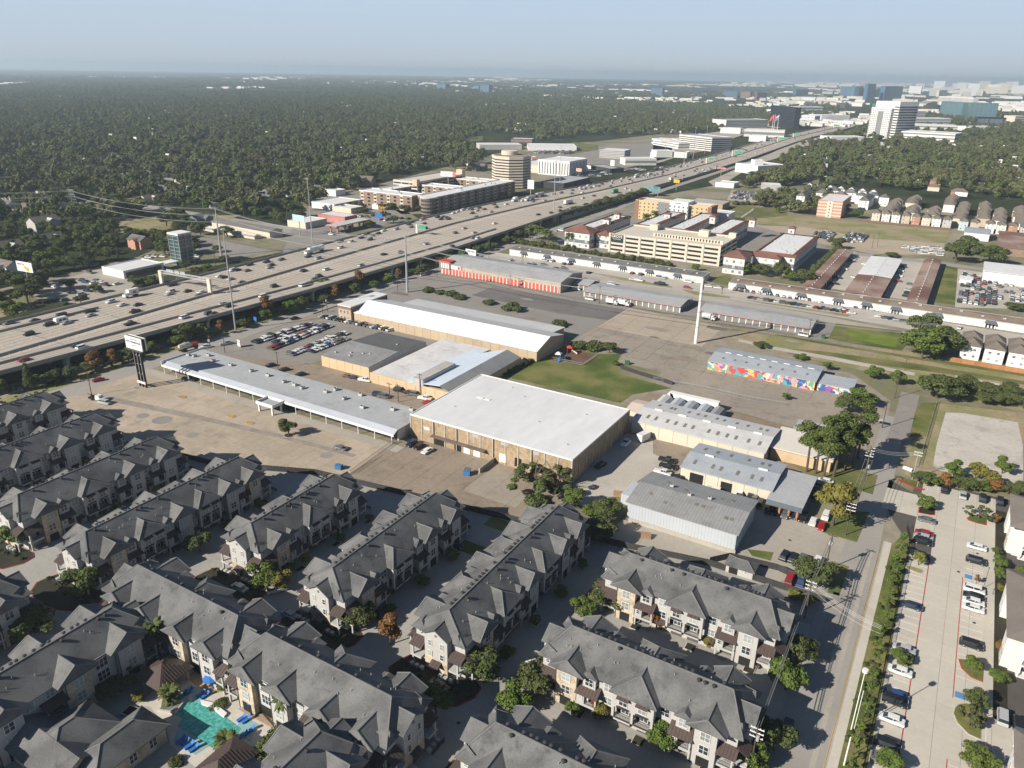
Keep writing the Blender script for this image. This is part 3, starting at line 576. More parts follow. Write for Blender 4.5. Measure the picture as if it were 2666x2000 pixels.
def rail(parent,x0,x1,y,z,side=None):
 mb = MB();mb.box(x0,x1,y-.03,y+.03,z+.95,z+1.02);mb.box(x0,x1,y-.03,y+.03,z+.05,z+.12)
 n = max(3,int((x1-x0)/.3))
 for i in range(n+1): x = x0+(x1-x0)*i/n;mb.box(x-.02,x+.02,y-.02,y+.02,z+.1,z+.95)
 return mb.build('balcony_railing',M['trim'],parent)
SEQ_U = [('end',4.3),('stone',4.8),('bay',4.6),('plain',3.2),('hip2',8.6),('plain',3.2),('bay',4.6),('gable',4.6),('end',3.6)]
SEQ_R = [('end',4.3),('stone',4.8),('bay',4.2),('plain',3.0),('hip2',7.8),('plain',2.6),('bay',4.2),('gable',4.8),('plain',2.4),('bay',4.2),('gable',4.6),('end',3.6)]
SEQ_RL = [('end',4.3),('stone',4.8),('bay',4.2),('hip2',7.8),('bay',4.2),('gable',4.8),('plain',2.4),('hip2',7.4),('plain',2.4),('gable',4.6),('bay',4.2),('stone',4.8),('end',3.6)]
SEQ_S = [('end',3.2),('stone',4.4),('tall',4.8),('gable',4.4),('plain',3.0),('porch',3.4),('stone',4.2),('tall',4.6),('gable',4.4),('end',2.6)]
def townhouse(label,X,Y,rz,L,seqF,seqB,ends=(1,1),D=6.3,ZE=9.2,group='three storey townhouse rows',cat='townhouse row',dens=1.0):
 """local frame: ridge along x from 0 to L, front towards -y"""
 t = thing('townhouse_row',label,cat,(X,Y,0),rz,group)
 wall = MB();sto = MB();roof = MB();sl = MB();trim = MB();dk = MB()
 zr = ZE + D*SL
 wall.box(0.4,L-.4,-D+.02,D-.02,0,ZE-.12)
 roof.roof(0,L,-D,D,ZE,SL,'x',oh=.55,oe=.55,h0=4.2,h1=4.2,cap=1)
 roof.box(4.0,L-4.0,-.14,.14,zr-.02,zr+.07,1)
 def module(kind,x0,wd,s):      # s = -1 front, +1 back
  xc = x0+wd/2;x1 = x0+wd;rzz = 0 if s < 0 else math.pi
  Y_ = lambda v: s*v                       # outward distance v
  def bx(mb,a,b,o0,o1,z0,z1,m=0): mb.box(a,b,min(Y_(o0),Y_(o1)),max(Y_(o0),Y_(o1)),z0,z1,m)
  if kind in ('stone','gable'):
   tgt = sto if kind == 'stone' else wall
   tgt.pent(x0+.1,x1-.1,min(Y_(D-1),Y_(D+1.7)),max(Y_(D-1),Y_(D+1.7)),0,ZE+.42,ZE+wd/2*SL+.42,'y')
   hw = wd/2+1.15
   roof.roof(xc-hw,xc+hw,*( (-(D+1.9),-.6) if s < 0 else (.6,D+1.9) ),ZE+.02,SL,'y',oh=.4,oe=.35,h0=(.55 if s < 0 else 0),h1=(.55 if s > 0 else 0),cap=1)
   window(t,xc,Y_(D+1.72),6.4,rzz,1.7,1.8);window(t,xc,Y_(D+1.72),3.3,rzz,1.7,1.8)
   ob('medallion',MEDAL,t,(xc,Y_(D+1.7),ZE+.25),rzz)
   trim.box(x0-.02,x0+.12,*sorted((Y_(D+1.6),Y_(D+1.78))),0,ZE-.2)
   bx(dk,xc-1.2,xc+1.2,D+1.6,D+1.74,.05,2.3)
  elif kind == 'tall':
   wall.box(x0+.1,x1-.1,min(Y_(D-1),Y_(D+.5)),max(Y_(D-1),Y_(D+.5)),0,ZE-.25)
   window(t,xc,Y_(D+.52),3.4,rzz,2.4,2.1,2);window(t,xc,Y_(D+.52),6.3,rzz,2.4,2.1,2)
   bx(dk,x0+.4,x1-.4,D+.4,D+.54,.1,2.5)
  elif kind == 'hip2':
   hw = wd/2
   roof.roof(x0-.15,x1+.15,*((-(D+2.0),-.2) if s < 0 else (.2,D+2.0)),ZE+.06,SL,'y',oh=.45,oe=.3,h0=(hw*.92 if s < 0 else 0),h1=(hw*.92 if s > 0 else 0),cap=1)
   bx(wall,x0,x1,D-1,D+1.8,5.35,ZE-.1)
   for k in range(3): xx = x0 + (wd-.5)*k/2;bx(wall,xx,xx+.5,D+1.1,D+1.8,2.2,5.35)
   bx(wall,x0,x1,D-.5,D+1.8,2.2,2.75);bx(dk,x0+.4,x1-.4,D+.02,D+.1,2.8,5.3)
   bx(trim,x0-.05,x1+.05,D+1.7,D+1.86,2.68,2.85)
   for k in range(2):
    xx = x0+wd*(.27+.46*k)
    window(t,xx,Y_(D+1.82),6.35,rzz,1.6,1.75)
    ob('awning',awning_mesh(2.1,.8,.4),t,(xx,Y_(D+1.8),8.25),rzz)
    pl = MB();pl.box(-1.0,1.0,-.35,0,0,.45);ob('planter_rail',PL,t,(xx,Y_(D+1.82),5.75),rzz)
    window(t,xx,Y_(D+.12),3.0,rzz,1.5,1.9,glass='dark')
   rail(t,x0+.5,x1-.5,Y_(D+1.7),2.75)
   for k in range(2): gx = x0+wd*(.27+.46*k);garage(t,gx,Y_(D+.05),rzz)
  elif kind == 'bay':
   roof.roof(xc-1.5,xc+1.5,*((-(D+.95),-D+2.5) if s < 0 else (D-2.5,D+.95)),ZE-.15,SL,'y',oh=.3,oe=.25,h0=(.5 if s < 0 else 0),h1=(.5 if s > 0 else 0))
   wall.pent(xc-1.35,xc+1.35,min(Y_(D-1),Y_(D+.8)),max(Y_(D-1),Y_(D+.8)),5.6,ZE-.2,ZE+.45,'y')
   window(t,xc,Y_(D+.82),6.6,rzz,1.6,1.7)
   ob('awning',awning_mesh(wd-.1,2.35,1.35),t,(xc,Y_(D+.02),5.1),rzz)
   bx(wall,x0+.15,x0+1.8,D-.5,D+1.9,2.2,5.05);bx(wall,x0,x1,D-.5,D+2.0,2.2,2.7)
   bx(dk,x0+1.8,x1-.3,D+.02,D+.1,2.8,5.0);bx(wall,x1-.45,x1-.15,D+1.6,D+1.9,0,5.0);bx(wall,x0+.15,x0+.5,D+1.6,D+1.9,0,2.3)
   window(t,x0+.95,Y_(D+1.92),3.6,rzz,.7,.9,0);rail(t,x0+1.8,x1-.3,Y_(D+1.8),2.7)
   garage(t,xc,Y_(D+.05),rzz)
  elif kind == 'plain':
   window(t,xc,Y_(D),6.4,rzz,1.7,1.8);window(t,xc,Y_(D),3.3,rzz,1.7,1.6)
   ob('awning',awning_mesh(1.9,1.3,.55),t,(xc,Y_(D),2.35),rzz)
   ob('front_door',DOOR,t,(xc,Y_(D),0),rzz)
   bx(sto,x0+.2,x1-.2,D-.4,D+.03,0,2.9)
  elif kind == 'porch':
   ob('awning',awning_mesh(wd,2.2,1.0),t,(xc,Y_(D),5.4),rzz)
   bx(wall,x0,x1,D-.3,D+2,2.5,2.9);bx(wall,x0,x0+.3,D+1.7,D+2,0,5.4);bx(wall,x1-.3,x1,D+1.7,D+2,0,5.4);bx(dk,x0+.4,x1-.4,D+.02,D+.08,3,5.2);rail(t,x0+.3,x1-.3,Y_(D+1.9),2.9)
   window(t,xc,Y_(D),6.7,rzz,1.5,1.5)
  elif kind == 'end':
   window(t,xc-.6,Y_(D),7.4,rzz,.7,.7,0)
   ob('awning',awning_mesh(wd-.2,2.2,1.2),t,(xc,Y_(D),5.1),rzz)
   bx(wall,x0+.3,x1-.3,D-.5,D+1.9,2.25,2.7);xx = x0+.4 if x0 < L/2 else x1-.7
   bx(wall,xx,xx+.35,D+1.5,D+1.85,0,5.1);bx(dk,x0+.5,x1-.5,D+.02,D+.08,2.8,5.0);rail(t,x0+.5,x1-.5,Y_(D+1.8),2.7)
   window(t,xc,Y_(D+.1),3.0,rzz,1.2,1.9,0)
 for s,seq in ((-1,seqF),(1,seqB)):
  tot = sum(a[1] for a in seq);k = L/tot;x = 0
  for kind,wd in seq: module(kind,x,wd*k,s);x += wd*k
 for e,s in ((ends[0],-1),(ends[1],1)):
  if not e: continue
  xe = 0 if s < 0 else L;rzz = -math.pi/2 if s < 0 else math.pi/2
  o = lambda v: xe + s*v
  gw = 2.9 if e == 1 else 2.6
  wall.pent(*sorted((o(-1),o(1.2))),-gw,gw,0,ZE+.2,ZE+.2+gw*SL-.3,'x')
  sto.box(*sorted((o(.9),o(1.24))),-gw+.02,gw-.02,0,3.6)
  roof.roof(*((-1.4,4.5) if s < 0 else (L-4.5,L+1.4)),-gw-.1,gw+.1,ZE+.36,SL,'x',oh=.45,oe=.3,cap=1)
  for yy in (-1.5,1.5):
   window(t,o(1.22),yy,6.6,rzz,.8,1.3,0);window(t,o(1.25),yy,3.9,rzz,.8,1.3,0)
  ob('medallion',MEDAL,t,(o(1.21),0,ZE+.3),rzz);ob('awning',awning_mesh(2.0,1.5,.7),t,(o(1.2),-.2,2.5),rzz)
  ob('front_door',DOOR,t,(o(1.26),-.2,0),rzz)
  for yy in (-4.6,4.6):
   window(t,o(.0-.38),yy-.4,7.5,rzz,.6,.65,0);window(t,o(.0-.38),yy+.55,7.5,rzz,.6,.65,0)
   ob('awning',awning_mesh(2.9,2.3,1.2),t,(o(-.38),yy*1.08,5.2),rzz)
   wall.box(*sorted((o(-.5),o(1.8))),yy*1.08-1.4,yy*1.08+1.4,2.3,2.75);wall.box(*sorted((o(1.4),o(1.75))),yy*1.25-.18,yy*1.25+.18,0,5.2)
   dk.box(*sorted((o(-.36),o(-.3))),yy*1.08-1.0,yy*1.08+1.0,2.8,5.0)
   window(t,o(-.37),yy,.9,rzz,1.1,1.2,0)
   c = o(-.4);roof.slab([(c-s*2.4,yy-.95,ZE+.9),(c+s*.5,yy-.95,ZE-.25),(c+s*.1,yy,ZE+1.35)],.15);roof.slab([(c-s*2.4,yy+.95,ZE+.9),(c+s*.5,yy+.95,ZE-.25),(c+s*.1,yy,ZE+1.35)],.15);roof.slab([(c+s*.5,yy-.95,ZE-.25),(c+s*.5,yy+.95,ZE-.25),(c+s*.1,yy,ZE+1.35)],.12)
  fence = MB()
  for yy in (-4.8,4.4):
   for k in range(9): fence.box(*sorted((o(3.2),o(3.26))),yy-1.8+k*.45,yy-1.5+k*.45,.1,1.0)
   fence.box(*sorted((o(3.18),o(3.28))),yy-2,yy+2.2,.85,1.0)
  fence.build('patio_fence',M['darkfence'],t)
  ac = boxmesh(.8,.8,.8,M['hvac'],'air_conditioner') if 'AC' not in globals() else AC;globals()['AC'] = ac
  for k in range(3): ob('air_conditioner',ac,t,(o(2.3),-4.4+k*1.3,.2));ob('air_conditioner',ac,t,(o(2.3),3+k*1.3,.2))
 wall.box(-.0,L,-D-.03,-D+.2,5.55,5.7) if False else None
 wall.build('wall',M['stucco'],t);
 if sto.f: sto.pieces('stone_facing',M['stone'],t)
 rf = roof.build('roof',[M['shingle'],M['ridge']],t)
 if trim.f: trim.pieces('downspout',M['trim'],t)
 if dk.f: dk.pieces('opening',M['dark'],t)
 n = int(L/1.9*dens)
 for k in range(n):
  x = 5+(L-10)*(k+.5)/n + random.uniform(-.3,.3);yy = random.choice((.8,.9,-.9,1.0))
  ob('roof_vent',VENT,rf,(x,yy,zr-abs(yy)*SL-.02));
 for k in range(int(L/2.2)):
  x = random.uniform(4,L-4);yy = random.uniform(-4.8,4.8)
  if abs(yy) > 1.3: ob('vent_pipe',PIPE,rf,(x,yy,zr-abs(yy)*SL-.05))
 return t
mb = MB();mb.box(-1.2,1.2,-.4,0,0,.08);mb.box(-1.2,1.2,-.4,-.34,.35,.42)
for k in range(9): mb.box(-1.2+k*.29,-1.15+k*.29,-.4,-.35,.08,.35)
PL = mb.mesh('planter_rail',[M['trim']])
mb = MB();mb.box(-1.25,1.25,-.05,0,0,2.15)
for k in range(4): mb.box(-1.2,1.2,-.08,-.05,.05+k*.53,.5+k*.53)
GAR = mb.mesh('garage_door',[mat('dark_garage_door',(0.10,0.09,0.085),var=.1)])
mb = MB();mb.box(-.5,.5,-.06,0,0,2.1);mb.box(-.35,.35,-.08,-.06,1.1,1.9);DOOR = mb.mesh('front_door',[mat('brown_front_door',(0.11,0.06,0.035),var=.1)])
def garage(t,x,y,rz): ob('garage_door',GAR,t,(x,y,0),rz)
H = math.pi/2
TW = 'grey roofed townhouse row '
def rowY(label,Xr,y0,y1,seq,ends=(1,1),**kw):
 t = townhouse(label,Xr,y0,H,y1-y0,seq,seq,ends,**kw);EXCL.append((Xr-10,Xr+10,y0-3,y1+2));return t
def rowX(label,Yr,x0,x1,seq,seqb,ends=(1,1),**kw):
 t = townhouse(label,x0,Yr,0,x1-x0,seq,seqb,ends,**kw);EXCL.append((x0-3,x1+3,Yr-10,Yr+10));return t
rowY(TW+'nearest below the tree beside the brick warehouse, longest of the parallel rows',-77.3,103,160,SEQ_RL)
rowY(TW+'second from the right of the parallel rows, ending at the loading yard fence',-108.3,101,148,SEQ_R)
rowY(TW+'third from the right of the parallel rows, shorter, beside the lit driveway',-138.3,104,141,SEQ_U)
rowY(TW+'fourth from the right of the parallel rows below the parking lot',-169.0,80,134,SEQ_RL)
rowY(TW+'second from the left of the parallel rows below the parking lot',-200.5,81,129.5,SEQ_R)
rowY(TW+'reaching the left photo edge, second furthest back there',-232.5,80,129.5,SEQ_R)
rowY(TW+'at the left photo edge, furthest back, next to the freeway frontage road',-263.5,80,131,SEQ_R)
rowY(TW+'cut by the left photo edge, below the curved drive',-169,18,66,SEQ_R)
rowY(TW+'at the lower left beside the brown pavilion',-137.6,26,73.5,SEQ_S)
rowX(TW+'above the pool on the left, behind the tall fan palm',82,-150,-109.5,SEQ_S,SEQ_U,dens=.3)
rowX(TW+'above the pool on the right, facing the blue umbrellas',81.4,-108,-68.5,SEQ_S,SEQ_U,dens=.3)
rowY(TW+'at the bottom photo edge just right of the pool',-77.5,30,72.5,SEQ_S,dens=.3)
rowX(TW+'uppermost of the three at the lower right, below the grey metal warehouse',146.3,-56.5,-16.5,SEQ_U,SEQ_U)
rowX(TW+'middle of the three at the lower right, with laundry hung on a balcony',116.0,-56.5,-16.0,SEQ_U,SEQ_U)
rowX(TW+'lowest of the three at the lower right, cut by the bottom photo edge',86.3,-56.5,-16.0,SEQ_U,SEQ_U)
# clubhouse, pavilions, gate house
def hiphouse(name,label,cat,x0,x1,y0,y1,ze,sl,roofm,wallm,parts=(),oh=.8,axis=None,doors=(),group=None):
 axis = axis or ('x' if x1-x0 >= y1-y0 else 'y')
 t = thing(name,label,cat,((x0+x1)/2,(y0+y1)/2,0),group=group);a,b = (x1-x0)/2,(y1-y0)/2
 w_ = MB();w_.box(-a,a,-b,b,0,ze-.05);w_.build('wall',wallm,t)
 r = MB();h = min(a,b)+oh;r.roof(-a,a,-b,b,ze,sl,axis,oh=oh,oe=oh,h0=h,h1=h,cap=1 if isinstance(roofm,list) else None);rf = r.build('roof',roofm,t);EXCL.append((x0-2,x1+2,y0-2,y1+2))
 return t,rf
shm = [M['shingle'],M['ridge']]
t,rf = hiphouse('clubhouse','grey roofed single storey clubhouse at the lower left corner beside the pool','clubhouse',-127,-117.6,43.8,56,4.6,.55,shm,M['stone'])
r = MB();r.roof(-12,8,-7,1,4.2,.55,'x',oh=.8,oe=.8,h0=3.5,h1=0,m=0);r.build('roof_wing',shm,t);w_ = MB();w_.pent(-11,8,-6.8,.8,0,4.1,6.1,'x');w_.build('wing_wall',M['stone'],t)
for k in range(4): window(t,-4.75,-4+k*2.6,1.2,-H,1.2,2.0)
t,rf = hiphouse('clubhouse_annex','long gabled grey roofed annex of the clubhouse facing the pool terrace','annex',-116.8,-109.8,47,60.5,4.4,.6,shm,M['stone'],axis='y')
for k in range(3): window(t,3.55,-4+k*4,1.2,H,1.4,1.8)
for nm,lb,x0,x1,y0,y1 in (('pavilion','brown metal roofed pavilion beneath the tall palm left of the pool',-126.6,-119.4,66.4,73.4),('pavilion','brown metal roofed pavilion below the pool at the lower right of the terrace',-97.2,-91.4,57.2,65.6)):
 t = thing(nm,lb,'pavilion',((x0+x1)/2,(y0+y1)/2,0));a,b = (x1-x0)/2,(y1-y0)/2
 r = MB();zr = r.roof(-a,a,-b,b,3.3,.5,'y',oh=.6,oe=.6,h0=a+.6,h1=a+.6);rr = r.build('roof',M['brownmetal'],t);EXCL.append((x0,x1,y0,y1))
 s_ = MB()
 for side in (-1,1):
  for k in range(-int(b/.6),int(b/.6)+1):
   yy = k*.6;q = max(0,abs(yy)-(b-a));s_.add([(side*q,yy-.03,zr-q*.5+.02),(side*q,yy+.03,zr-q*.5+.02),(side*(a+.6),yy+.03,3.07),(side*(a+.6),yy-.03,3.07),(side*q,yy-.03,zr-q*.5+.1),(side*q,yy+.03,zr-q*.5+.1),(side*(a+.6),yy+.03,3.15),(side*(a+.6),yy-.03,3.15)],[(4,5,6,7),(0,1,5,4),(1,2,6,5),(2,3,7,6),(3,0,4,7)])
 s_.build('roof_seams',M['brownmetal'],rr)
 for sx in (-1,1):
  for sy in (-1,1): p = MB();p.box(sx*(a-.5)-.25,sx*(a-.5)+.25,sy*(b-.5)-.25,sy*(b-.5)+.25,0,3.2);p.build('post',M['stone'],t)
t,rf = hiphouse('gatehouse','small grey roofed garage hut by the dark fence below the grey warehouse','hut',-35.4,-28.6,169.9,173.9,2.6,.55,shm,M['stucco'],oh=.5)
g = MB();g.box(-2.6,-.4,-2.06,-1.9,.05,2.1);g.build('garage_door',M['dark'],t);window(t,1.6,-2.02,1.2,0,.6,.6,0)
# WORK BUILDINGS NEAR THE CENTRE
def hv():
 mb = MB();mb.box(-1.1,1.1,-.7,.7,.15,1.25);mb.box(-.9,.3,-.5,.5,1.25,1.33,1);mb.box(.4,1.0,-.4,.4,1.25,1.45);mb.box(-1.3,-1.1,-.4,.4,.1,.7);return mb.mesh('rooftop_unit',[M['hvac'],M['dark']])
HV = hv()
def panels(parent,x0,x1,y,z0,z1,n,m,rz=0,t=.25,gap=.12,name='wall_panel',skip=()):
 """n tilt-up panels side by side, joints recessed; rz=0 faces -y, along x; rz=H faces +x, along y (x0,x1 are y)"""
 w_ = (x1-x0)/n;me = boxmesh(w_-gap,t,z1-z0,m,name)
 for i in range(n):
  if i in skip: continue
  c = x0+(i+.5)*w_
  ob(name,me,parent,(c,y,z0) if abs(math.sin(rz)) < .5 else (y,c,z0),rz)
def bldg(name,label,cat,x0,x1,y0,y1,group=None):
 t = thing(name,label,cat,((x0+x1)/2,(y0+y1)/2,0),group=group);EXCL.append((x0-1.5,x1+1.5,y0-1.5,y1+1.5));t['_a'] = (x1-x0)/2;t['_b'] = (y1-y0)/2
 a,b = (x1-x0)/2,(y1-y0)/2;del t['_a'];del t['_b'];return t,a,b
def doorset(parent,xs,y,z0,w_,h,m,rz=0,name='roll_up_door',d=.1):
 mb = MB();mb.box(-w_/2,w_/2,-d,0,0,h)
 for k in range(1,5): mb.box(-w_/2,w_/2,-d-.03,-d,h*k/5-.03,h*k/5+.03)
 me = mb.mesh(name,[m])
 for x in xs: ob(name,me,parent,(x,y,z0),rz)
# big brick warehouse
t,a,b = bldg('brick_warehouse','large buff brick warehouse with a flat white roof in the middle of the photo','warehouse',-151.2,-89.1,188.4,233)
core = MB();core.box(-a+.3,a-.3,-b+.3,b-.3,0,8.4);core.build('wall_core',M['pilaster'],t)
panels(t,-a,a,-b+.12,0,8.35,13,M['brick'],0,.26,.22,'brick_panel')
panels(t,-b,b,a-.12,0,8.35,9,M['brick'],H,.26,.22,'brick_panel')
r = MB();r.box(-a+.1,a-.1,-b+.1,b-.1,8.4,8.75);rf = r.build('roof',M['whiteroof'],t)
for x,y in ((-22,-9),(-6,12),(9,-4),(20,10),(25,-14),(-14,17)): v = MB();v.tube((0,0,0),(0,0,.5),.18,.18,6);v.build('roof_pipe',M['hvac'],rf,loc=(x,y,8.75))
e = MB()
for q in ((-a-.1,a+.1,-b-.12,-b+.2),(-a-.1,a+.1,b-.2,b+.1),(-a-.1,-a+.2,-b+.2,b-.2),(a-.2,a+.12,-b+.2,b-.2)): e.box(*q,8.38,8.95)
e.build('parapet',M['whitewall'],t)
pl_ = MB()
for k in range(14): x = -a+2*a*k/13;pl_.box(x-.14,x+.14,-b-.22,-b-.02,0,8.35)
for k in range(10): y = -b+2*b*k/9;pl_.box(a+.02,a+.2,y-.14,y+.14,0,8.35)
pl_.pieces('pilaster',M['pilaster'],t)
for k in (2,4,7,10): x = -a+2*a*k/13+.3;d_ = MB();d_.tube((x,-b-.3,0),(x,-b-.3,8.3),.12,.12,6);d_.build('downpipe',M['black'],t)
cn = MB();cn.slab([(-a+9.3,-b-1.8,3.5),(-a+31,-b-1.8,3.5),(-a+31,-b-.25,3.7),(-a+9.3,-b-.25,3.7)],.25);cn.build('loading_canopy',mat('weathered_canopy',(0.16,0.125,0.10),var=.2),t)
for x,w_,m in ((-a+12.2,3.8,M['dark']),(-a+19.6,2.6,M['dark']),(-a+23.3,2.4,M['whitedoor']),(-a+27.2,2.4,M['whitedoor']),(-a+37.3,2.5,M['whitedoor']),(-a+43,2.4,M['dark']),(-a+48.6,2.3,M['dark']),(-a+59,2.3,M['dark'])):
 doorset(t,[x],-b-.04,.9 if x > -a+35 else .1,w_,3.0,m,name='loading_door',d=.14)
sg = MB();sg.box(-a+5.6,-a+8.0,-b-.1,-b-.02,4.6,5.5);sg.build('wall_sign',M['whitewall'],t)
for x in (-a+25.5,-a+36.5,-a+48): v = MB();v.box(x,x+2.6,-b-.1,-b-.02,7.0,8.0);v.build('louvre',M['greyroof'],t)
for x in (-a+14,-a+14.0): pass
rv = MB();rv.box(-17,-14.6,2.2,3.4,8.76,8.95);rv.box(-20,-17.4,2.2,3.4,8.76,8.95);rv.build('roof_hatch',M['whitewall'],t)
rw = MB();rw.box(-.25,.25,0,9,0,1.8);rw.build('ramp_wall',M['barrier']);o = bpy.data.objects['ramp_wall'];o.location = (G(C8(1075,385))[0]-.5,179.3,0);o['label'] = 'sloping concrete retaining wall beside the loading ramp of the brick warehouse';o['category'] = 'retaining wall'
# flat white-roofed strip mall in front
t,a,b = bldg('strip_mall','long single storey strip mall with a pale flat roof beside the empty parking lot','strip mall',-274,-152.2,182.6,199.8)
w_ = MB();w_.box(-a,a-1,-b+1.2,b,0,4.6);w_.build('wall',M['stucco_w'],t)
dk = MB();dk.box(-a+.5,a-1.5,-b+1.05,-b+1.25,.05,4.0);dk.build('shopfront_glazing',M['blackglass'],t)
r = MB();r.box(-a,a,-b-.3,b,4.62,4.95);r.slab([(-a,-b-2.4,3.9),(a,-b-2.4,3.9),(a,-b-.2,5.1),(-a,-b-.2,5.1)],.25,1);rf = r.build('roof',[M['greyroof'],mat('bluish_mansard_sheet',(0.42,0.45,0.49),var=.08,stripes=(0,.7,.15),rough=.4)],t)
fc = MB();fc.box(-a,a,-b-2.62,-b-2.42,3.2,4.05);fc.box(-a-.2,-a,-b-2.6,b+.5,3.2,5.6);fc.build('fascia',M['whitewall'],t)
for k in range(17):
 x = -a+1+(2*a-2)*k/16;c = MB();c.box(x-.1,x+.1,-b-2.45,-b-2.25,0,3.3);c.build('column',M['whitewall'],t)
for p in [F2(500,1465),F2(590,1480),F2(790,1470),F2(860,1550),F2(1110,1610)] + [C4(1610,900),C4(1715,930),C4(1820,970),C4(1885,990),C4(1935,1010),C4(2085,1035),C4(2150,1020)] + [C5(60,1018),C5(115,1078),C5(220,1055),C5(230,1135),C5(425,1148),C5(545,1150)]:
 x,y = G(p,5.2)
 if abs(x-t.location.x) < a and abs(y-t.location.y) < b+2: ob('rooftop_unit',HV,rf,(x-t.location.x,y-t.location.y,4.95),random.choice((0,.05,H)),sc_=(.75,.75,.8))
t = thing('entrance_canopy','square white entrance canopy on four posts standing out from the strip mall front','canopy',(-208.3,177.9,0))
r = MB();r.box(-4.2,4.2,-3.2,2.5,3.3,3.45,1);
for q in ((-4.3,4.3,-3.3,-3.0),(-4.3,4.3,2.3,2.6),(-4.3,-4.0,-3.0,2.3),(4.0,4.3,-3.0,2.3)): r.box(*q,3.1,4.3)
r.build('roof',[M['whitewall'],M['greyroof']],t)
for sx in (-1,1):
 for y in (-2.6,1.6): c = MB();c.box(sx*3.4-.3,sx*3.4+.3,y-.3,y+.3,0,3.1);c.build('post',M['whitewall'],t)
# long white-roofed tan warehouse
t,a,b = bldg('tan_warehouse','long tan walled warehouse with a low white gable roof beyond the car sales lot','warehouse',-256.5,-150.8,277,302.5)
w_ = MB();w_.pent(-a,a,-b+.2,b,0,5.2,8.6,'x');w_.box(-a+12,a-6,b-.2,b+12,0,5.0);w_.build('wall',M['tanwall'],t)
panels(t,-a,a,-b+.1,0,5.1,22,M['tanwall'],0,.2,.1,'wall_panel')
r = MB();r.slab([(-a-.3,-b-.3,5.15),(a+.3,-b-.3,5.15),(a+.3,-1,8.8),(-a-.3,-1,8.8)],.25,0);r.slab([(-a-.3,-1,8.8),(a+.3,-1,8.8),(a+.3,b,5.9),(-a-.3,b,5.9)],.25,1);r.slab([(-a+11.5,b,5.88),(a-5.5,b,5.88),(a-5.5,b+12.3,5.1),(-a+11.5,b+12.3,5.1)],.25,1)
r.build('roof',[mat('bright_white_roof',(0.78,0.77,0.75),var=.04,scale=.5),mat('dulled_white_roof',(0.52,0.525,0.525),var=.08,scale=.5,scale2=.08,stains=.15,stretch=(.3,1,1))],t)
g = MB()
for k in range(22): x = -a+2*a*k/21;g.box(x-.08,x+.08,-b-.42,-b-.3,4.95,5.2)
g.build('gutter_brackets',M['black'],t)
t,a,b = bldg('office_block','two storey flat roofed tan office at the freeway end of the long tan warehouse','office',-265.2,-256.8,275.6,304)
w_ = MB();w_.box(-a,a,-b,b,0,7.8);w_.build('wall',M['tanwall'],t);r = MB();r.box(-a-.2,a+.2,-b-.2,b+.2,7.8,8.3);r.build('roof',M['whiteroof'],t);br = MB();br.box(-a-.1,a+.1,-b-.12,-b-.02,6.4,7.8);br.box(a+.02,a+.14,-b-.1,b,5.3,7.8);br.build('brown_band',mat('brown_band',(0.22,0.14,0.08),var=.1),t)
for z in (1.0,4.2):
 for k in range(3): window(t,-a+1.8+k*2.3,-b-.02,z,0,1.0,1.5,0,glass='dark')
t2 = thing('wooden_screen','weathered wooden screen fence against the tan warehouse wall, nearest the offices','fence',(-247,275.3,0));mb = MB();mb.box(-7,7,-.1,.1,0,1.8);mb.box(6.9,7.1,0,1.6,0,1.8);mb.build('boards',mat('weathered_boards',(0.24,0.18,0.12),var=.2),t2)
# peach building with dark roof and the bright metal-roofed hall
t,a,b = bldg('peach_hall','peach walled hall with a dark two level roof beside the car sales lot','hall',-226,-199.6,222.6,261.5)
w_ = MB();w_.box(-a+.2,a-.2,-b+.2,b-.2,0,4.6);w_.build('wall_core',M['peach'],t)
panels(t,-a,a,-b+.1,0,4.6,6,M['peach'],0,.22,.12)
bw = MB();bw.pent(a-.35,a,-b,b,0,4.7,5.8,'x');bw.build('side_wall',mat('pale_blue_wall',(0.52,0.56,0.58),var=.1,stains=.15),t)
r = MB();r.slab([(-a,-b,4.7),(a,-b,4.7),(a,0,5.8),(-a,0,5.8)],.2,0);r.slab([(-a,0,5.8),(a,0,5.8),(a,b,4.7),(-a,b,4.7)],.2,1);rf = r.build('roof',[mat('grey_patched_roof',(0.27,0.27,0.27),var=.15,stains=.25,scale2=.1),mat('black_rolled_roof',(0.12,0.12,0.12),var=.15,stains=.15)],t)
for x,y in ((-4,-11),(1,-9),(4,-8),(-10,-14),(-2,-14),(6,8)): ob('rooftop_unit',HV,rf,(x,y,5.0),0,sc_=(.35,.35,.6))
t,a,b = bldg('metal_roof_hall','hall with a patchwork of rusty, bright and grey sheet roofs behind peach walls','hall',-196.5,-154.5,219.5,270.5)
w_ = MB();w_.box(-a+.2,a-.2,-b+.2,b-.2,0,3.7);w_.build('wall_core',M['peach'],t)
panels(t,-a,a,-b+.1,0,4.4,9,M['peach'],0,.22,.1)
rb = MB();rb.slab([(-a,-b,4.0),(-a+19,-b,4.0),(-a+26,b,4.2),(-a,b,4.2)],.2,0);rb.slab([(-a+17,-b,4.1),(-a+26,-b,5.3),(-a+26,-4,5.3),(-a+17,-4,4.1)],.2,1)
rb.slab([(-a+17,-4,4.15),(-a+33,-4,5.4),(-a+28,b-9,5.0),(-a+20,b-4,4.3)],.2,1);rb.slab([(-a+26,-b,5.3),(-a+35,-b,6.2),(-a+35,b-1,6.2),(-a+26,b-9,5.1)],.2,1);rb.slab([(-a+35,-b,6.2),(a,-b,3.9),(a,b-1,3.9),(-a+35,b-1,6.2)],.2,2)
rb.build('roof',[mat('pinkish_old_roof',(0.63,0.62,0.61),var=.12,stains=.2,scale2=.1),M['galv'],M['roofsheet_g']],t)
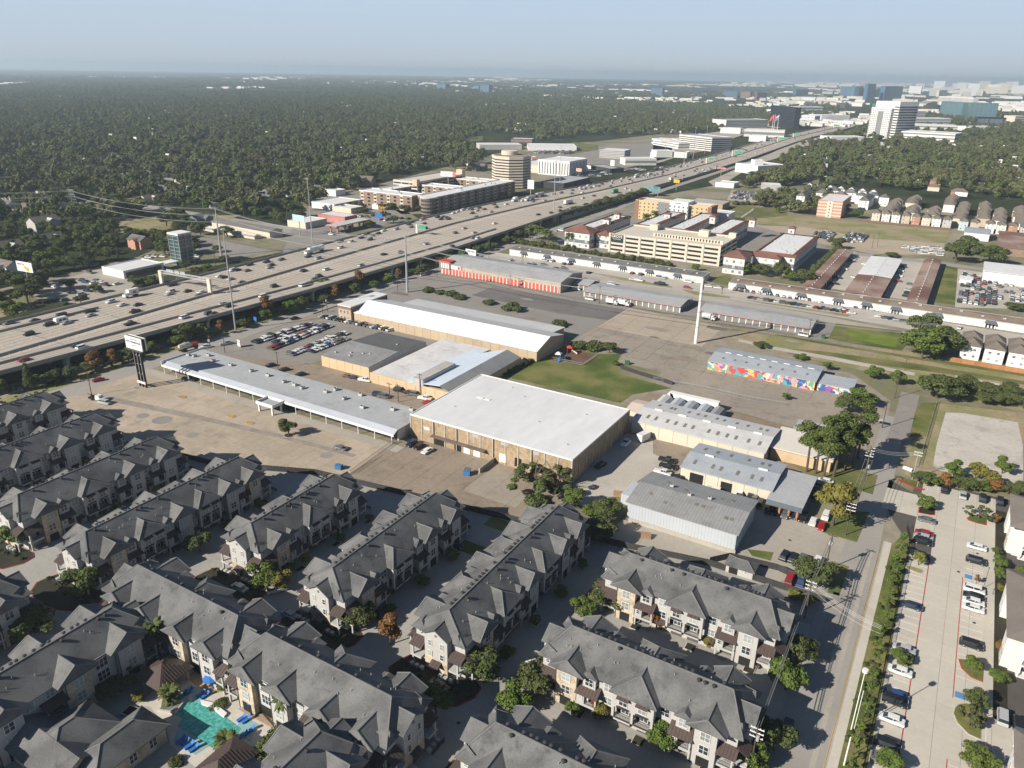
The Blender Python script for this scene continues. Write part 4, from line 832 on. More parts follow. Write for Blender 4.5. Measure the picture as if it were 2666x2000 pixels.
mn = MB();mn.box(-a+22,-a+27,-b-.1,-3.5,3.8,6.9);mn.build('monitor_roof',[mat('worn_pale_sheet',(0.45,0.43,0.40),var=.15,stains=.2)],t);bw = MB();bw.box(-a+27.02,-a+27.2,-b,-3.6,3.8,6.6);bw.build('monitor_side',M['greysheet'],t)
# cream metal warehouse and neighbours
def shed(name,label,x0,x1,y0,y1,ze,rise,roofm,wallm,axis='x',sky=(),n=0,cat='warehouse',ends=None,oh=.35,group=None,pname='wall_panel'):
 t,a,b = bldg(name,label,cat,x0,x1,y0,y1,group)
 w_ = MB();zr = ze+rise
 if rise: w_.pent(-a+.25,a-.25,-b+.25,b-.25,0,ze-.1,zr-.25,axis)
 else: w_.box(-a+.25,a-.25,-b+.25,b-.25,0,ze-.1)
 w_.build('wall_core',wallm,t)
 if n: panels(t,-a,a,-b+.13,0,ze-.15,n,wallm,0,.22,.1,pname);panels(t,-b,b,a-.13,0,ze-.15,max(2,int(n*b/a)),wallm,H,.22,.1,pname)
 r = MB()
 if rise: r.roof(-a,a,-b,b,ze,rise/(b if axis == 'x' else a),axis,oh=oh,oe=oh)
 else: r.box(-a-oh,a+oh,-b-oh,b+oh,ze-.05,ze+.25)
 rf = r.build('roof',roofm,t)
 if sky:
  sl = rise/b;sk = MB();hh = 1.3
  sk.box(-.45,.45,-hh,hh,0,.05);sm = sk.mesh('skylight',[M['skylight']])
  for x in np.linspace(-a+4,a-3,sky[0]):
   for yy in (-b*.55,b*.55):
    o = ob('skylight',sm,rf,(x+random.uniform(-1.2,1.2),yy,ze+rise-abs(yy)*sl+.02));o.rotation_euler = (math.atan(sl)*(1 if yy < 0 else -1),0,0)
  for x in np.linspace(-a+6,a-5,sky[1]): v = MB();v.box(x-1.4,x+1.4,-.25,.25,ze+rise-.1,ze+rise+.35);v.build('ridge_vent',M['whitewall'],rf)
 return t,a,b,rf
shed('cream_warehouse','cream metal warehouse with rows of roof skylights right of the brick warehouse',-88,-41.7,233.2,254.2,5.0,1.3,M['roofsheet_w'],M['creamsheet'],sky=(12,5),n=9)
shed('lean_to','small peach sheet lean-to roof at the corner of the lawn behind the brick warehouse',-95,-88.2,246,256,3.0,.8,mat('peachy_sheet',(0.60,0.50,0.42),var=.08,stripes=(0,.9,.14)),M['creamsheet'],cat='lean-to')
for i,(x0,m,lb) in enumerate(((-89,M['roofsheet_w'],'whitish arched metal shed, leftmost of the row behind the cream warehouse'),(-83.8,M['greysheet'],'grey arched metal shed, second of the row behind the cream warehouse'),(-78.6,M['roofsheet_b'],'blue grey arched metal shed, third of the row behind the cream warehouse'),(-73.4,M['greysheet'],'grey arched metal shed, fourth of the row behind the cream warehouse'),(-68.2,M['roofsheet_g'],'darker arched metal shed, rightmost of the row behind the cream warehouse'))):
 t,a,b = bldg('arched_shed',lb,'shed',x0,x0+4.9,256,265.5,'arched sheds behind the cream warehouse');s_ = MB();pr = [(-2.4,0),(-2.4,2.2),(-1.6,3.2),(0,3.7),(1.6,3.2),(2.4,2.2),(2.4,0)];n = 7
 s_.add([(p,-b,z) for p,z in pr]+[(p,b,z) for p,z in pr],[tuple(range(n)),tuple(range(2*n-1,n-1,-1))]+[(k,n+k,n+k+1,k+1) for k in range(n-1)]);s_.build('shell',m,t)
t = thing('storage_trailer','long white trailer body with a rounded nose parked behind the arched sheds','trailer',(-76,268.5,0));mb = MB();mb.box(-10,9,-1.3,1.3,1,3.9);mb.tube((-10,-1.3,2.45),(-10,1.3,2.45),1.4,1.4,10);mb.build('body',M['whitewall'],t);mb = MB();[mb.tube((x,-1.2,.5),(x,1.2,.5),.5,.5,8) for x in (5,6.4)];mb.build('wheels',M['tyre'],t)
t,a,b,rf = shed('blue_roof_workshop','cream workshop with a blue grey ribbed roof behind the parked pickups',-61.8,-33.9,210.2,229.2,4.6,1.1,M['roofsheet_b'],M['creamsheet'],sky=(6,2),n=7)
doorset(t,[-a+5.2],-b-.02,0,4.2,3.4,M['dark'],name='open_bay');doorset(t,[-a+14.6],-b-.02,0,3.4,3.2,M['dark'],name='open_bay')
t,a,b,rf = shed('grey_roof_office','flat grey sheet roofed office with a dark brick porch attached to the blue roofed workshop',-33.8,-24.3,206,227,3.8,0,mat('grey_flat_sheet',(0.43,0.44,0.45),var=.1,stripes=(0,.7,.14),rough=.45,stains=.12),mat('dark_brick',(0.10,0.06,0.05),var=.2),cat='office')
pr = MB();pr.slab([(-a-.3,-b-1.6,3.1),(a+.3,-b-1.6,3.1),(a+.3,-b-.36,4.0),(-a-.3,-b-.36,4.0)],.2);pr.build('porch_roof',M['awn'],t)
for x in (-4,-1,1.6,3.9): c = MB();c.box(x-.25,x+.25,-b-1.4,-b-.9,0,3.1);c.build('column',mat('orange_brick_column',(0.42,0.2,0.1),var=.15),t)
window(t,-2.4,-b+.2,.9,0,1.5,1.4);window(t,.6,-b+.2,.9,0,1.5,1.4)
t,a,b,rf = shed('grey_metal_warehouse','grey corrugated metal warehouse with a ribbed weathered roof above the lower right townhouses',-66.8,-35.4,178.5,198.8,6.4,1.5,M['roofsheet_g'],M['greysheet'],n=0)
base = MB();base.box(-a-.05,a+.05,-b-.05,-b+.2,0,1.3);base.build('plinth',M['conc'],t)
pm2 = boxmesh(.8,.8,.06,M['skylight'],'skylight')
for x,y in ((-11,-4),(-6,-6),(-3,3),(2,-3),(4,-3),(7,4),(11,-5),(12.5,-5),(-9,5),(10,5)):
 o = ob('skylight',pm2,rf,(x,y,7.9-abs(y)*.148+.03),0,sc_=(1.2,1.6,1));o.rotation_euler = (.147 if y < 0 else -.147,0,0)
for x,y in ((-7,2.2),(-1,0),(4.5,1.2)): ob('rooftop_unit',HV,rf,(x,y,7.75),0,sc_=(.45,.45,.6))
sr = MB();sr.box(-a-5,-a-.3,-2,7,0,3.2);sr.build('side_shed',M['greysheet'],t)
shed('flat_cream_hall','low hall with a white membrane roof and narrow windows behind the tall pines',-41.5,-22,240,258,4.2,0,mat('white_gravel_roof',(0.66,0.62,0.55),var=.05),M['peach'],cat='hall')
shed('orange_shed','low grey roofed shed with an orange end wall hidden behind the pine crowns',-38,-22,262,270,3.2,0,M['greyroof'],M['peach'],cat='shed')
# mural building
t,a,b = bldg('mural_building','long low building with a colourful abstract mural on its front wall','building',-84.6,-40.2,310.5,330.5)
def mural():
 m = bpy.data.materials.new('swirling_colour_mural');m.use_nodes = True;n = m.node_tree.nodes;l = m.node_tree.links;bs = n['Principled BSDF'];bs.inputs['Roughness'].default_value = .8
 g = n.new('ShaderNodeNewGeometry');ns = n.new('ShaderNodeTexNoise');ns.inputs['Scale'].default_value = .22;ns.inputs['Detail'].default_value = 2;l.new(g.outputs['Position'],ns.inputs[0])
 mx = n.new('ShaderNodeVectorMath');mx.operation = 'MULTIPLY_ADD';l.new(ns.outputs['Color'],mx.inputs[0]);mx.inputs[1].default_value = (9,9,9);l.new(g.outputs['Position'],mx.inputs[2])
 mp = n.new('ShaderNodeMapping');mp.inputs['Scale'].default_value = (.75,1,1.1);l.new(mx.outputs[0],mp.inputs[0])
 v = n.new('ShaderNodeTexVoronoi');v.inputs['Scale'].default_value = 0.6;l.new(mp.outputs[0],v.inputs['Vector'])
 sp = n.new('ShaderNodeSeparateColor');l.new(v.outputs['Color'],sp.inputs[0])
 cr = n.new('ShaderNodeValToRGB');cr.color_ramp.interpolation = 'CONSTANT';l.new(sp.outputs[0],cr.inputs[0]);e = cr.color_ramp.elements
 cs = [(.60,.07,.05),(.72,.50,.08),(.08,.30,.50),(.65,.22,.10),(.28,.10,.30),(.62,.58,.50),(.10,.35,.33),(.68,.30,.35),(.05,.10,.28)]
 e[0].color = (*cs[0],1);e[1].position = 1/9;e[1].color = (*cs[1],1)
 for k in range(2,9): q = e.new(k/9);q.color = (*cs[k],1)
 l.new(cr.outputs[0],bs.inputs['Base Color']);return m
MUR = mural()
w_ = MB();w_.pent(-a+.2,a-.2,-b+.2,b-.2,0,4.0,5.0,'x');w_.build('wall_core',M['creamsheet'],t);panels(t,-a,a,-b+.1,0,3.9,6,MUR,0,.2,.06,'mural_panel')
r = MB();r.roof(-a,a,-b,b,4.1,.11,'x',oh=.3,oe=.3);rf = r.build('roof',M['roofsheet_b'],t)
sk = boxmesh(.9,1.6,.05,M['skylight'],'skylight')
for k in range(8): ob('skylight',sk,rf,(-a+5+k*5,-b*.5,4.72),0).rotation_euler = (.11,0,0)
for k in range(8): v = MB();v.box(-a+4+k*5,-a+6.6+k*5,1.5,1.9,5.05,5.25);v.build('ridge_vent',M['whitewall'],rf)
t,a,b = bldg('mural_annex','lower annex continuing the mural wall in blue, green and yellow swirls','building',-40,-26.2,312,323)
w_ = MB();w_.box(-a+.1,a-.1,-b+.2,b-.1,0,3.2);w_.build('wall_core',M['darkfence'],t);panels(t,-a,a,-b+.1,0,3.2,3,MUR,0,.2,.06,'mural_panel');r = MB();r.slab([(-a-.2,-b-.3,3.25),(a+.2,-b-.3,3.25),(a+.2,b,3.8),(-a-.2,b,3.8)],.2);r.build('roof',M['roofsheet_b'],t)
# self storage with red doors, and the two grey ones
t,a,b = bldg('red_storage_building','long tan self storage building with a row of red roll-up doors along its base','storage building',-280,-194.7,384,413)
w_ = MB();w_.pent(-a+.3,a-.3,-b+.3,b-.3,0,5.4,7.4,'x');w_.build('wall_core',mat('beige_storage_wall',(0.44,0.38,0.31),var=.06),t)
panels(t,-a,a,-b+.12,2.95,5.4,14,mat('beige_storage_wall2',(0.44,0.38,0.31),var=.06,rnd=.04),0,.3,.1)
r = MB();r.roof(-a,a,-b,b,5.5,2/b,'x',oh=.3,oe=.3);r.build('roof',M['roofsheet_m'],t)
n = 33;ps = [-a+1.6+(2*a-3.2)*(k+.5)/n for k in range(n)]
doorset(t,ps,-b+.02,.25,1.95,2.5,M['reddoor']);pl_ = MB()
for k in range(n+1): x = -a+1.6+(2*a-3.2)*k/n;pl_.box(x-.25,x+.25,-b-.12,-b+.1,0,2.9)
pl_.pieces('door_pier',M['whitewall'],t)
tw = MB();tw.box(-a-.4,-a+7.6,-b-.6,-b+5,2.95,6.2);tw.build('glazed_corner',M['greyp'],t);rb = MB();rb.box(-a-.6,-a+7.8,-b-.8,-b+5.2,6.2,6.9);rb.build('red_parapet',M['red'],t)
doorset(t,[-a+1.6+k*1.35 for k in range(5)],-b-.62,3.2,.85,2.6,M['whitewall'],name='display_panel')
bs = MB();bs.box(-a+8.2,-a+15.4,-b-.1,-b+0,3.3,5.2);bn = bs.build('wall_banner',M['whitewall'],t);bs = MB();bs.box(-a+13.4,-a+14.8,-b-.16,-b-.1,3.5,4.9);bs.build('banner_logo',M['red'],bn)
bs = MB();bs.box(-a+16,-a+16.8,-b-.1,-b+0,3.2,5.2);bs.build('wall_banner',M['red'],t);t.scale = (1,1,1.2)
def storage(label,x0,x1,y0,y1,n):
 t,a,b = bldg('storage_building',label,'storage building',x0,x1,y0,y1,'low self storage buildings with grey doors')
 w_ = MB();w_.pent(-a+.2,a-.2,-b+.2,b-.2,0,2.7,4.0,'x');w_.build('wall_core',mat('olive_storage_wall',(0.20,0.19,0.16),var=.06),t)
 r = MB();r.roof(-a,a,-b,b,2.95,1.2/b,'x',oh=.5,oe=.4);r.build('roof',M['roofsheet_m'],t)
 f = MB();f.box(-a-.2,a+.2,-b-.55,-b-.42,2.55,2.8);f.build('red_fascia',mat('rust_red_trim',(0.35,0.09,0.05),var=.1),t)
 ps = [-a+2*a*(k+.5)/n for k in range(n)];doorset(t,ps,-b+.15,.05,2*a/n-.85,2.35,M['greydoor']);pl_ = MB()
 for k in range(n+1): x = -a+2*a*k/n;pl_.box(x-.28,x+.28,-b-.1,-b+.2,0,2.7)
 pl_.pieces('door_pier',M['whitewall'],t)
 m_ = int(b*2/3);ps = [-b+2*b*(k+.5)/m_ for k in range(m_)];mb = MB();mb.box(-.25,.25,-.1,.1,0,2.6);me = mb.mesh('end_pier',[M['whitewall']])
 for y in ps: ob('end_pier',me,t,(a-.1,y,0),H)
 t.scale = (1,1,1.12)
storage('low grey roofed storage building between the red doored one and the white pole',-180.5,-123.7,386,408,16)
storage('low grey roofed storage building right of the tall white pole',-112.8,-56.5,385.5,406,16)
storage('small grey roofed storage block half hidden behind the right end of the red doored building',-193,-183.5,398,414,3)
# auto repair strips with slate awnings
def strip_shops(label,x0,x1,y0,y1,n,roofm,aw):
 t,a,b = bldg('repair_shop_strip',label,'shop strip',x0,x1,y0,y1);w_ = MB();w_.box(-a,a,-b,b,0,3.9);w_.build('wall',M['stucco_w'],t)
 r = MB();r.box(-a+.3,a-.3,-b+.3,b-.3,3.9,3.98);rf = r.build('roof',roofm,t);e = MB()
 for q in ((-a-.1,a+.1,-b-.12,-b+.3),(-a-.1,a+.1,b-.3,b+.1),(-a-.1,-a+.3,-b+.3,b-.3),(a-.3,a+.12,-b+.3,b-.3)): e.box(*q,3.7,4.08)
 e.build('parapet',M['stucco'],t)
 ps = [-a+2*a*(k+.5)/n for k in range(n)]
 doorset(t,[p for i,p in enumerate(ps) if i not in aw],-b-.02,.05,2*a/n*.68,2.9,M['whitedoor'],name='garage_door')
 wd = 2*a/n*1.1
 for i in aw:
  g = MB();g.slab([(-wd/2,-2.0,2.9),(wd/2,-2.0,2.9),(wd/2-.5,0,4.0),(-wd/2+.5,0,4.0)],.35);ao = g.build('awning',M['awn'],t,loc=(ps[i],-b-.12,0))
  d_ = MB();d_.box(ps[i]-wd/2+.3,ps[i]+wd/2-.3,-b-.14,-b-.02,.1,2.9);d_.build('shop_front',M['dark'],t)
  for k in range(4): c = MB();c.box(ps[i]-wd/2+.4+k*(wd-.8)/3-.35,ps[i]-wd/2+.4+k*(wd-.8)/3+.35,-b-.3,-b-.15,0,2.7);c.build('front_column',M['whitedoor'],t)
 for k in range(n//2): ob('rooftop_unit',HV,rf,(ps[k*2]+1,random.uniform(-3,3),3.98),0,sc_=(.6,.6,.6))
strip_shops('long white repair shop strip with blackened roof below the hedge of the parking garage',-271,-133,453.6,468,30,M['olddark'],(2,6,10,14,18,22,26))
strip_shops('long white repair shop strip with brown roof and cars lined up in front',-116,62,450,464.5,36,M['brownroof'],(1,4,8,12,15,18,22,27,32))
# rust-roofed warehouses behind
def rustb(label,x0,x1,y0,y1,m,ze=4):
 t,a,b,rf = shed('rusty_warehouse',label,x0,x1,y0,y1,ze,.5,m,M['whitewall'],axis='y',cat='warehouse',group='rusty roofed warehouses')
 for k in range(int(b*2/7)): v = boxmesh(.7,.7,.6,M['greyroof'],'ridge_vent') if k == 0 else v;ob('ridge_vent',v,rf,(0,-b+4+k*7,ze+.45))
 n = int(b*2/8);mb = MB();mb.box(-1.6,1.6,-.1,0,0,2.8);me = mb.mesh('roll_up_door',[M['dark']])
 for k in range(n): ob('roll_up_door',me,t,(a+.02,-b+4+k*8,.05),H)
rustb('narrow rust red roofed warehouse, leftmost of three, beside the tree hedge',-77,-67.2,466,592,M['rustroof'])
rustb('wide warehouse with a white and rust red roof in the middle of three',-53.5,-34.5,466,580,M['rustroof'])
t = bpy.data.objects['rusty_warehouse.001'];r = MB();r.roof(-9.6,9.6,-5,57.1,4.06,.5/9.5,'y',oh=.3,oe=.2,t=.05);r.build('white_roof_half',M['whiteroof'],t)
rustb('narrow dark red roofed warehouse, rightmost of three, beside the grass strip',-21,-11.4,466,596,M['rustroof'])
t,a,b,rf = shed('pale_hall','white roofed hall beside the used truck yard at the right photo edge',14,60,560,590,7,0,M['whiteroof'],M['whitewall'],cat='hall')
shed('small_white_hut','small white box hut at the entrance of the crowded vehicle yard',2,9,548,556,3,0,M['whiteroof'],M['whitewall'],cat='hut')
shed('grey_roof_hall','pale blue grey roofed hall behind the large tree at the right photo edge',-2,16,712,738,6,.8,M['roofsheet_b'],M['whitewall'],cat='hall')
shed('rusty_hall','hall with a white and rust roof at the right photo edge beside the large trees',22,60,660,735,6,.8,M['rustroof'],M['apbrick'],cat='hall')
# LARGER BUILDINGS FURTHER OUT
def hgt(top,base):
 B = G(base);lo,hi = 0.0,500.0
 for _ in range(30):
  m_ = (lo+hi)/2
  if S2(B[0],B[1],m_)[1] > top[1]: lo = m_
  else: hi = m_
 return lo
def pframe(bl,br,depth):
 p,q = np.array(G(bl)),np.array(G(br));d = q-p;L = float(np.linalg.norm(d));rz = math.atan2(d[1],d[0]);u = d/L;n = np.array([-u[1],u[0]])
 c = (p+q)/2 + n*depth/2;return (float(c[0]),float(c[1])),rz,L
def facade(t,a,b,z0,h,nf,m_band,sides=(0,1,3),frac=.45,n=1,name='window_band',th=.12,inset=.0,gapf=.0):
 """horizontal glass bands; each band on each side a part; sides 0=-y 1=+x 2=+y 3=-x"""
 fh = h/nf
 for s in sides:
  half = a if s in (0,2) else b;off = b if s in (0,2) else a;rz = (0,H,math.pi,-H)[s];ww = 2*half/n
  me = boxmesh(ww*(1-gapf)-.3,th,fh*frac,m_band,name)
  for f in range(nf):
   for k in range(n):
    c = -half+(k+.5)*ww;xy = {0:(c,-off),1:(off,c),2:(c,off),3:(-off,c)}[s]
    ob(name,me,t,(*xy,z0+fh*f+fh*(1-frac)*.55),rz)
def gridjoin(t,a,b,z0,h,nf,nc,m,sides=(0,1,3),w_=.5,hf=.5,name='windows',off_=.06):
 mb = MB();fh = h/nf
 for s in sides:
  half = a if s in (0,2) else b;off = (b if s in (0,2) else a)+off_;nn = nc if s in (0,2) else max(2,int(nc*b/a));cw = 2*half/nn
  for f in range(nf):
   for k in range(nn):
    c = -half+(k+.5)*cw;z = z0+fh*(f+.3);p,q = c-cw*w_/2,c+cw*w_/2;z2 = z+fh*hf
    if s in (0,2): y = -off if s == 0 else off;mb.box(p,q,y-.05,y+.05,z,z2)
    else: x = off if s == 1 else -off;mb.box(x-.05,x+.05,p,q,z,z2)
 o = mb.build(name,m,t);o['kind'] = 'stuff';return o
def block(name,label,cat,loc,rz,a,b,h,wall,roofm,z0=0,par=.5,group=None):
 t = thing(name,label,cat,(loc[0],loc[1],0),rz,group=group)
 w_ = MB();w_.box(-a,a,-b,b,z0,h);w_.build('wall',wall,t);r = MB();r.box(-a+.4,a-.4,-b+.4,b-.4,h,h+.08);rf = r.build('roof',roofm,t)
 if par:
  e = MB()
  for q in ((-a-.05,a+.05,-b-.06,-b+.4),(-a-.05,a+.05,b-.4,b+.05),(-a-.05,-a+.4,-b+.4,b-.4),(a-.4,a+.06,-b+.4,b-.4)): e.box(*q,h-.1,h+par)
  e.build('parapet',wall if wall is not M['apbrick'] else M['whitewall'],t)
 R_ = math.hypot(a,b) if abs(math.sin(rz)) > .1 and abs(math.cos(rz)) > .1 else None
 EXCL.append((loc[0]-(R_ or a)-2,loc[0]+(R_ or a)+2,loc[1]-(R_ or b)-2,loc[1]+(R_ or b)+2));return t,rf
# parking garage with the GROVE sign
X0,X1,Y0,Y1 = -218,-138.5,504,546
t,rf = block('parking_garage','cream precast four level parking garage with a dark GROVE sign on its corner','parking garage',((X0+X1)/2,(Y0+Y1)/2),0,39.7,21,12.3,M['garage'],M['garage'],par=1.0)
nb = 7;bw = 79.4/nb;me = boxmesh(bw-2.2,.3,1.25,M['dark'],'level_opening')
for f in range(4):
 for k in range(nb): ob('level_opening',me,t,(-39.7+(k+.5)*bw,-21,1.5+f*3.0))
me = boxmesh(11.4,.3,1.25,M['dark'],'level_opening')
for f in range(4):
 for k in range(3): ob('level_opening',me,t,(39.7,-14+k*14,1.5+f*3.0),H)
pl_ = MB()
for k in range(nb+1): x = -39.7+k*bw;pl_.box(x-.7,x+.7,-21.4,-21.1,0,13.6)
pl_.pieces('buttress',M['cream'],t)
pw = MB();pw.box(-12,38,-8.5,-8.0,12.4,14.6);pw.build('ramp_wall',M['cream'],t);me = boxmesh(.9,.7,1.6,M['dark'],'slot')
for k in range(22): ob('slot',me,t,(-10+k*2.15,-8.25,12.7))
for x,y,w2,d,h2 in ((-20,15,6,5,4),(18,14,7,6,4),(37,18,5,4,3.5)): s_ = MB();s_.box(x-w2/2,x+w2/2,y-d/2,y+d/2,12.4,12.4+h2);s_.build('stair_tower',M['cream'],t)
sg = MB();sg.box(-38.6,-29.4,-21.75,-21.42,7.6,13.0);sign = sg.build('garage_sign',mat('dark_green_sign',(0.03,0.045,0.045),var=.05),t)
def text(parent,s,size,loc,m,rz=0.0,name='lettering',ext=.03,align='CENTER'):
 c = bpy.data.curves.new(name,'FONT');c.body = s;c.size = size;c.extrude = ext;c.align_x = align;c.align_y = 'CENTER';c.offset = size*.012
 o = bpy.data.objects.new(name,c);me = bpy.data.meshes.new_from_object(o);bpy.data.objects.remove(o)
 me.materials.clear();me.materials.append(m);o = ob(name,me,parent,loc);o.rotation_euler = (H,0,rz);return o
text(sign,'GROVE',2.6,(-34,-21.8,11.6),M['white']);text(sign,'AT GALLERIA',1.0,(-34,-21.8,9.8),M['white'])
# white / slate apartments with red tile roofs round the garage
def tileapt(label,x0,x1,y0,y1,h=11.5,hip=True,oh=.9,sides=(0,1,3),white=None):
 t = thing('apartment_wing',label,'apartment building',((x0+x1)/2,(y0+y1)/2,0),group='white and slate apartment wings with red tile roofs');a,b = (x1-x0)/2,(y1-y0)/2;EXCL.append((x0-2,x1+2,y0-2,y1+2))
 w_ = MB();w_.box(-a,a,-b,b,3.2,5.8,1);w_.box(-a,a,-b,b,5.8,h);w_.box(-a,a,-b,b,0,3.2);w_.build('wall',[M['stucco_w'],M['slate']],t)
 r = MB()
 if hip: k = min(a,b)+oh;r.roof(-a,a,-b,b,h,.45,'x' if a >= b else 'y',oh=oh,oe=oh,h0=k,h1=k);r.build('tile_roof',M['tile'],t)
 else:
  for q in ((-a-.7,a+.7,-b-.7,-b+1.9,-1),(-a-.7,a+.7,b-1.9,b+.7,1)): r.slab([(q[0],q[2] if q[4]<0 else q[3],h-.1),(q[1],q[2] if q[4]<0 else q[3],h-.1),(q[1],q[3] if q[4]<0 else q[2],h+1.3),(q[0],q[3] if q[4]<0 else q[2],h+1.3)],.2)
  for q in ((-a-.7,-a+1.9,-1),(a-1.9,a+.7,1)): r.slab([(q[0] if q[2]<0 else q[1],-b,h-.1),(q[0] if q[2]<0 else q[1],b,h-.1),(q[1] if q[2]<0 else q[0],b,h+1.3),(q[1] if q[2]<0 else q[0],-b,h+1.3)],.2)
  r.build('tile_roof',M['tile'],t);f = MB();f.box(-a+1.8,a-1.8,-b+1.8,b-1.8,h,h+.5);fr = f.build('flat_roof',M['whiteroof'],t)
  for k in range(int(a*b/28)): ob('rooftop_unit',HV,fr,(random.uniform(-a+3,a-3),random.choice((-1,1))*random.uniform(0,max(.1,b-4)),h+.5),0,sc_=(.5,.5,.5))
 for s in sides:
  half = a if s in (0,2) else b;off = b if s in (0,2) else a;rz = (0,H,math.pi,-H)[s];n = max(2,int(2*half/4.2))
  for k in range(n):
   c = -half+(k+.5)*2*half/n;xy = {0:(c,-off-.02),1:(off+.02,c),2:(c,off+.02),3:(-off-.02,c)}[s]
   for z in (1,4.0,7.4): window(t,*xy,z,rz,1.5,1.6,1)
 return t
tileapt('four storey corner wing with a hipped red tile roof, left of the parking garage',-254,-234,504,520)
tileapt('long white roofed wing behind the left corner wing, slate below white',-254,-238,522,590,10.5,False)
tileapt('low red tiled wing just left of the GROVE sign',-232,-222,512,530,10)
tileapt('white flat roofed wing behind the parking garage, left of centre',-222,-206,556,632,10.5,False)
tileapt('white flat roofed wing behind the parking garage, with palms beside it',-196,-180,556,640,10.5,False)
tileapt('white flat roofed wing behind the parking garage, right of centre',-168,-152,556,626,10.5,False)
tileapt('corner wing with a red tile roof at the right end of the garage',-131,-117.5,488,504)
tileapt('long red tile roofed wing with rows of balconies right of the garage',-118,-92,513,590,10.5,False)
tileapt('front wing joining the red tile roofed buildings right of the garage',-116.5,-100,505,511.5,10.5)
for i,(x,y,nm) in enumerate(((-240,548,'leftmost'),(-243,575,'second'),(-210,600,'third'),(-176,610,'fourth, before the hotel'),(-146,615,'fifth, beside the field'),(-112,596,'rightmost'))):
 t = thing('roof_tower',f'small white tower with a red pyramid cap, {nm}, above the apartments','tower',(x,y,0),group='red capped towers');m_ = MB();m_.box(-2.2,2.2,-2.2,2.2,9,15);m_.build('wall',M['stucco_w'],t);r = MB();r.roof(-2.2,2.2,-2.2,2.2,15,.5,'x',oh=.7,oe=.7,h0=2.9,h1=2.9);r.build('roof',M['tile'],t);window(t,0,-2.22,11.5,0,.9,1.4,0,'dark')
# hotel
t,rf = block('hotel','five storey hotel with orange, grey and white wall sections and a flat white roof','hotel',(-222,652),0,34,8.5,15.5,M['orange'],M['whiteroof'],par=.9)
sgs = MB();sgs.box(-34.2,-31,-8.9,8.7,0,16);sgs.build('red_brown_corner',M['bricko'],t);sgs = MB();sgs.box(-13,-2.5,-9.0,-8.4,0,16.2);sgs.build('grey_section',M['greyp'],t);sgs = MB();sgs.box(-2.4,14,-9.4,8.8,0,18.2);sgs.build('white_section',M['whitewall'],t);sgs = MB();sgs.box(31,34.3,-8.9,8.7,0,16);sgs.build('red_brown_corner',M['bricko'],t)
for f in range(5):
 for k in range(16):
  x = -29.5+k*3.95
  if 14 < x < 17: continue
  window(t,x,-9.42 if -2.4 < x < 14 else (-9.02 if -13 < x < -2.5 else -8.52),1.3+f*2.95,0,1.3,1.4,0,glass='dark')
gl = MB();gl.box(14.2,17,-8.9,-8.5,0,15.5);gl.build('glass_strip',M['blackglass'],t);text(t,'Fairfield',1.7,(5,-9.5,16.8),M['greyp'])
block('hotel_rear_building','long low white roofed building directly behind the hotel','building',(-205,676),0,26,11,7.5,M['stucco_w'],M['whiteroof'])
block('tan_service_building','small tan building with a flat grey roof beyond the hotel','building',(-220,742),0,17,12,5.5,mat('tan_brick',(0.38,0.28,0.19),var=.1),M['greyroof'])
# salmon office block
t,rf = block('brick_office','five storey salmon brick office block with pale bands beside the dry field','office',(-112,778),0,10.5,24,14.6,M['pinkbrick'],M['whiteroof'])
facade(t,10.5,24,.5,14,5,M['cream'],sides=(0,1),frac=.4,name='pale_band');st_ = MB();st_.box(-2.6,2.6,-24.4,-24,0,14.7);st_.build('stair_bay',M['cream'],t)
for f in range(5): window(t,0,-24.42,1+f*2.8,0,1.0,1.2,0,glass='dark')
# brick apartment block with white roofs and courtyards, left of the octagonal tower
def wing(label,x0,x1,y0,y1,h,wall=None,cols=None,sides=(0,1),roofm=None,belt=True):
 t,rf = block('apartment_block',label,'apartment building',((x0+x1)/2,(y0+y1)/2),0,(x1-x0)/2,(y1-y0)/2,h,wall or M['apbrick'],roofm or M['whiteroof'],par=.7);a,b = (x1-x0)/2,(y1-y0)/2;t['group'] = 'four storey brick apartment wings round courtyards'
 for s in sides:
  half = a if s in (0,2) else b;n = max(2,int(half*2/7));off = b if s in (0,2) else a;rz = (0,H,math.pi,-H)[s]
  me = boxmesh(2.6,.25,1.5,M['dark'],'balcony_opening')
  lt = boxmesh(3.6,.18,h-.4,M['cream'],'pale_bay')
  for k in range(n):
   c = -half+(k+.5)*2*half/n;xy = lambda o: {0:(c,-off-o),1:(off+o,c),2:(c,off+o),3:(-off-o,c)}[s]
   if k % 2 == 0: ob('pale_bay',lt,t,(*xy(.1),.1),rz)
   for f in range(4): ob('balcony_opening',me,t,(*xy(.2),1+f*(h-.8)/4),rz)
   xs = c+2.9
   if abs(xs) < half-1:
    pass
 for k in range(int(a*b/90)): ob('rooftop_unit',HV,rf,(random.uniform(-a+3,a-3),random.uniform(-b+3,b-3),h+.1),0,sc_=(1,1,.8))
 return t
wing('long brick apartment wing facing the freeway, a rounded glassy corner at its near end',-432,-413,560,700,13.5,sides=(0,1))
wing('brick apartment wing facing the cross street with pale bays between brick',-496,-434,554,572,13.5,sides=(0,))
wing('brick apartment wing forming the rear side of the courtyard',-494,-478,574,610,12.5,sides=(1,));wing('brick apartment wing dividing the two courtyards',-476,-434,622,638,13,sides=(0,));wing('brick apartment wing closing the far courtyard near the octagonal tower',-478,-434,682,700,13,sides=(0,))
t = thing('corner_rotunda','rounded glassy corner bay of the brick apartment block above the freeway','rotunda',(-417,556,0));r = MB();r.tube((0,0,0),(0,0,14),7,7,20);r.build('wall',M['apbrick'],t)
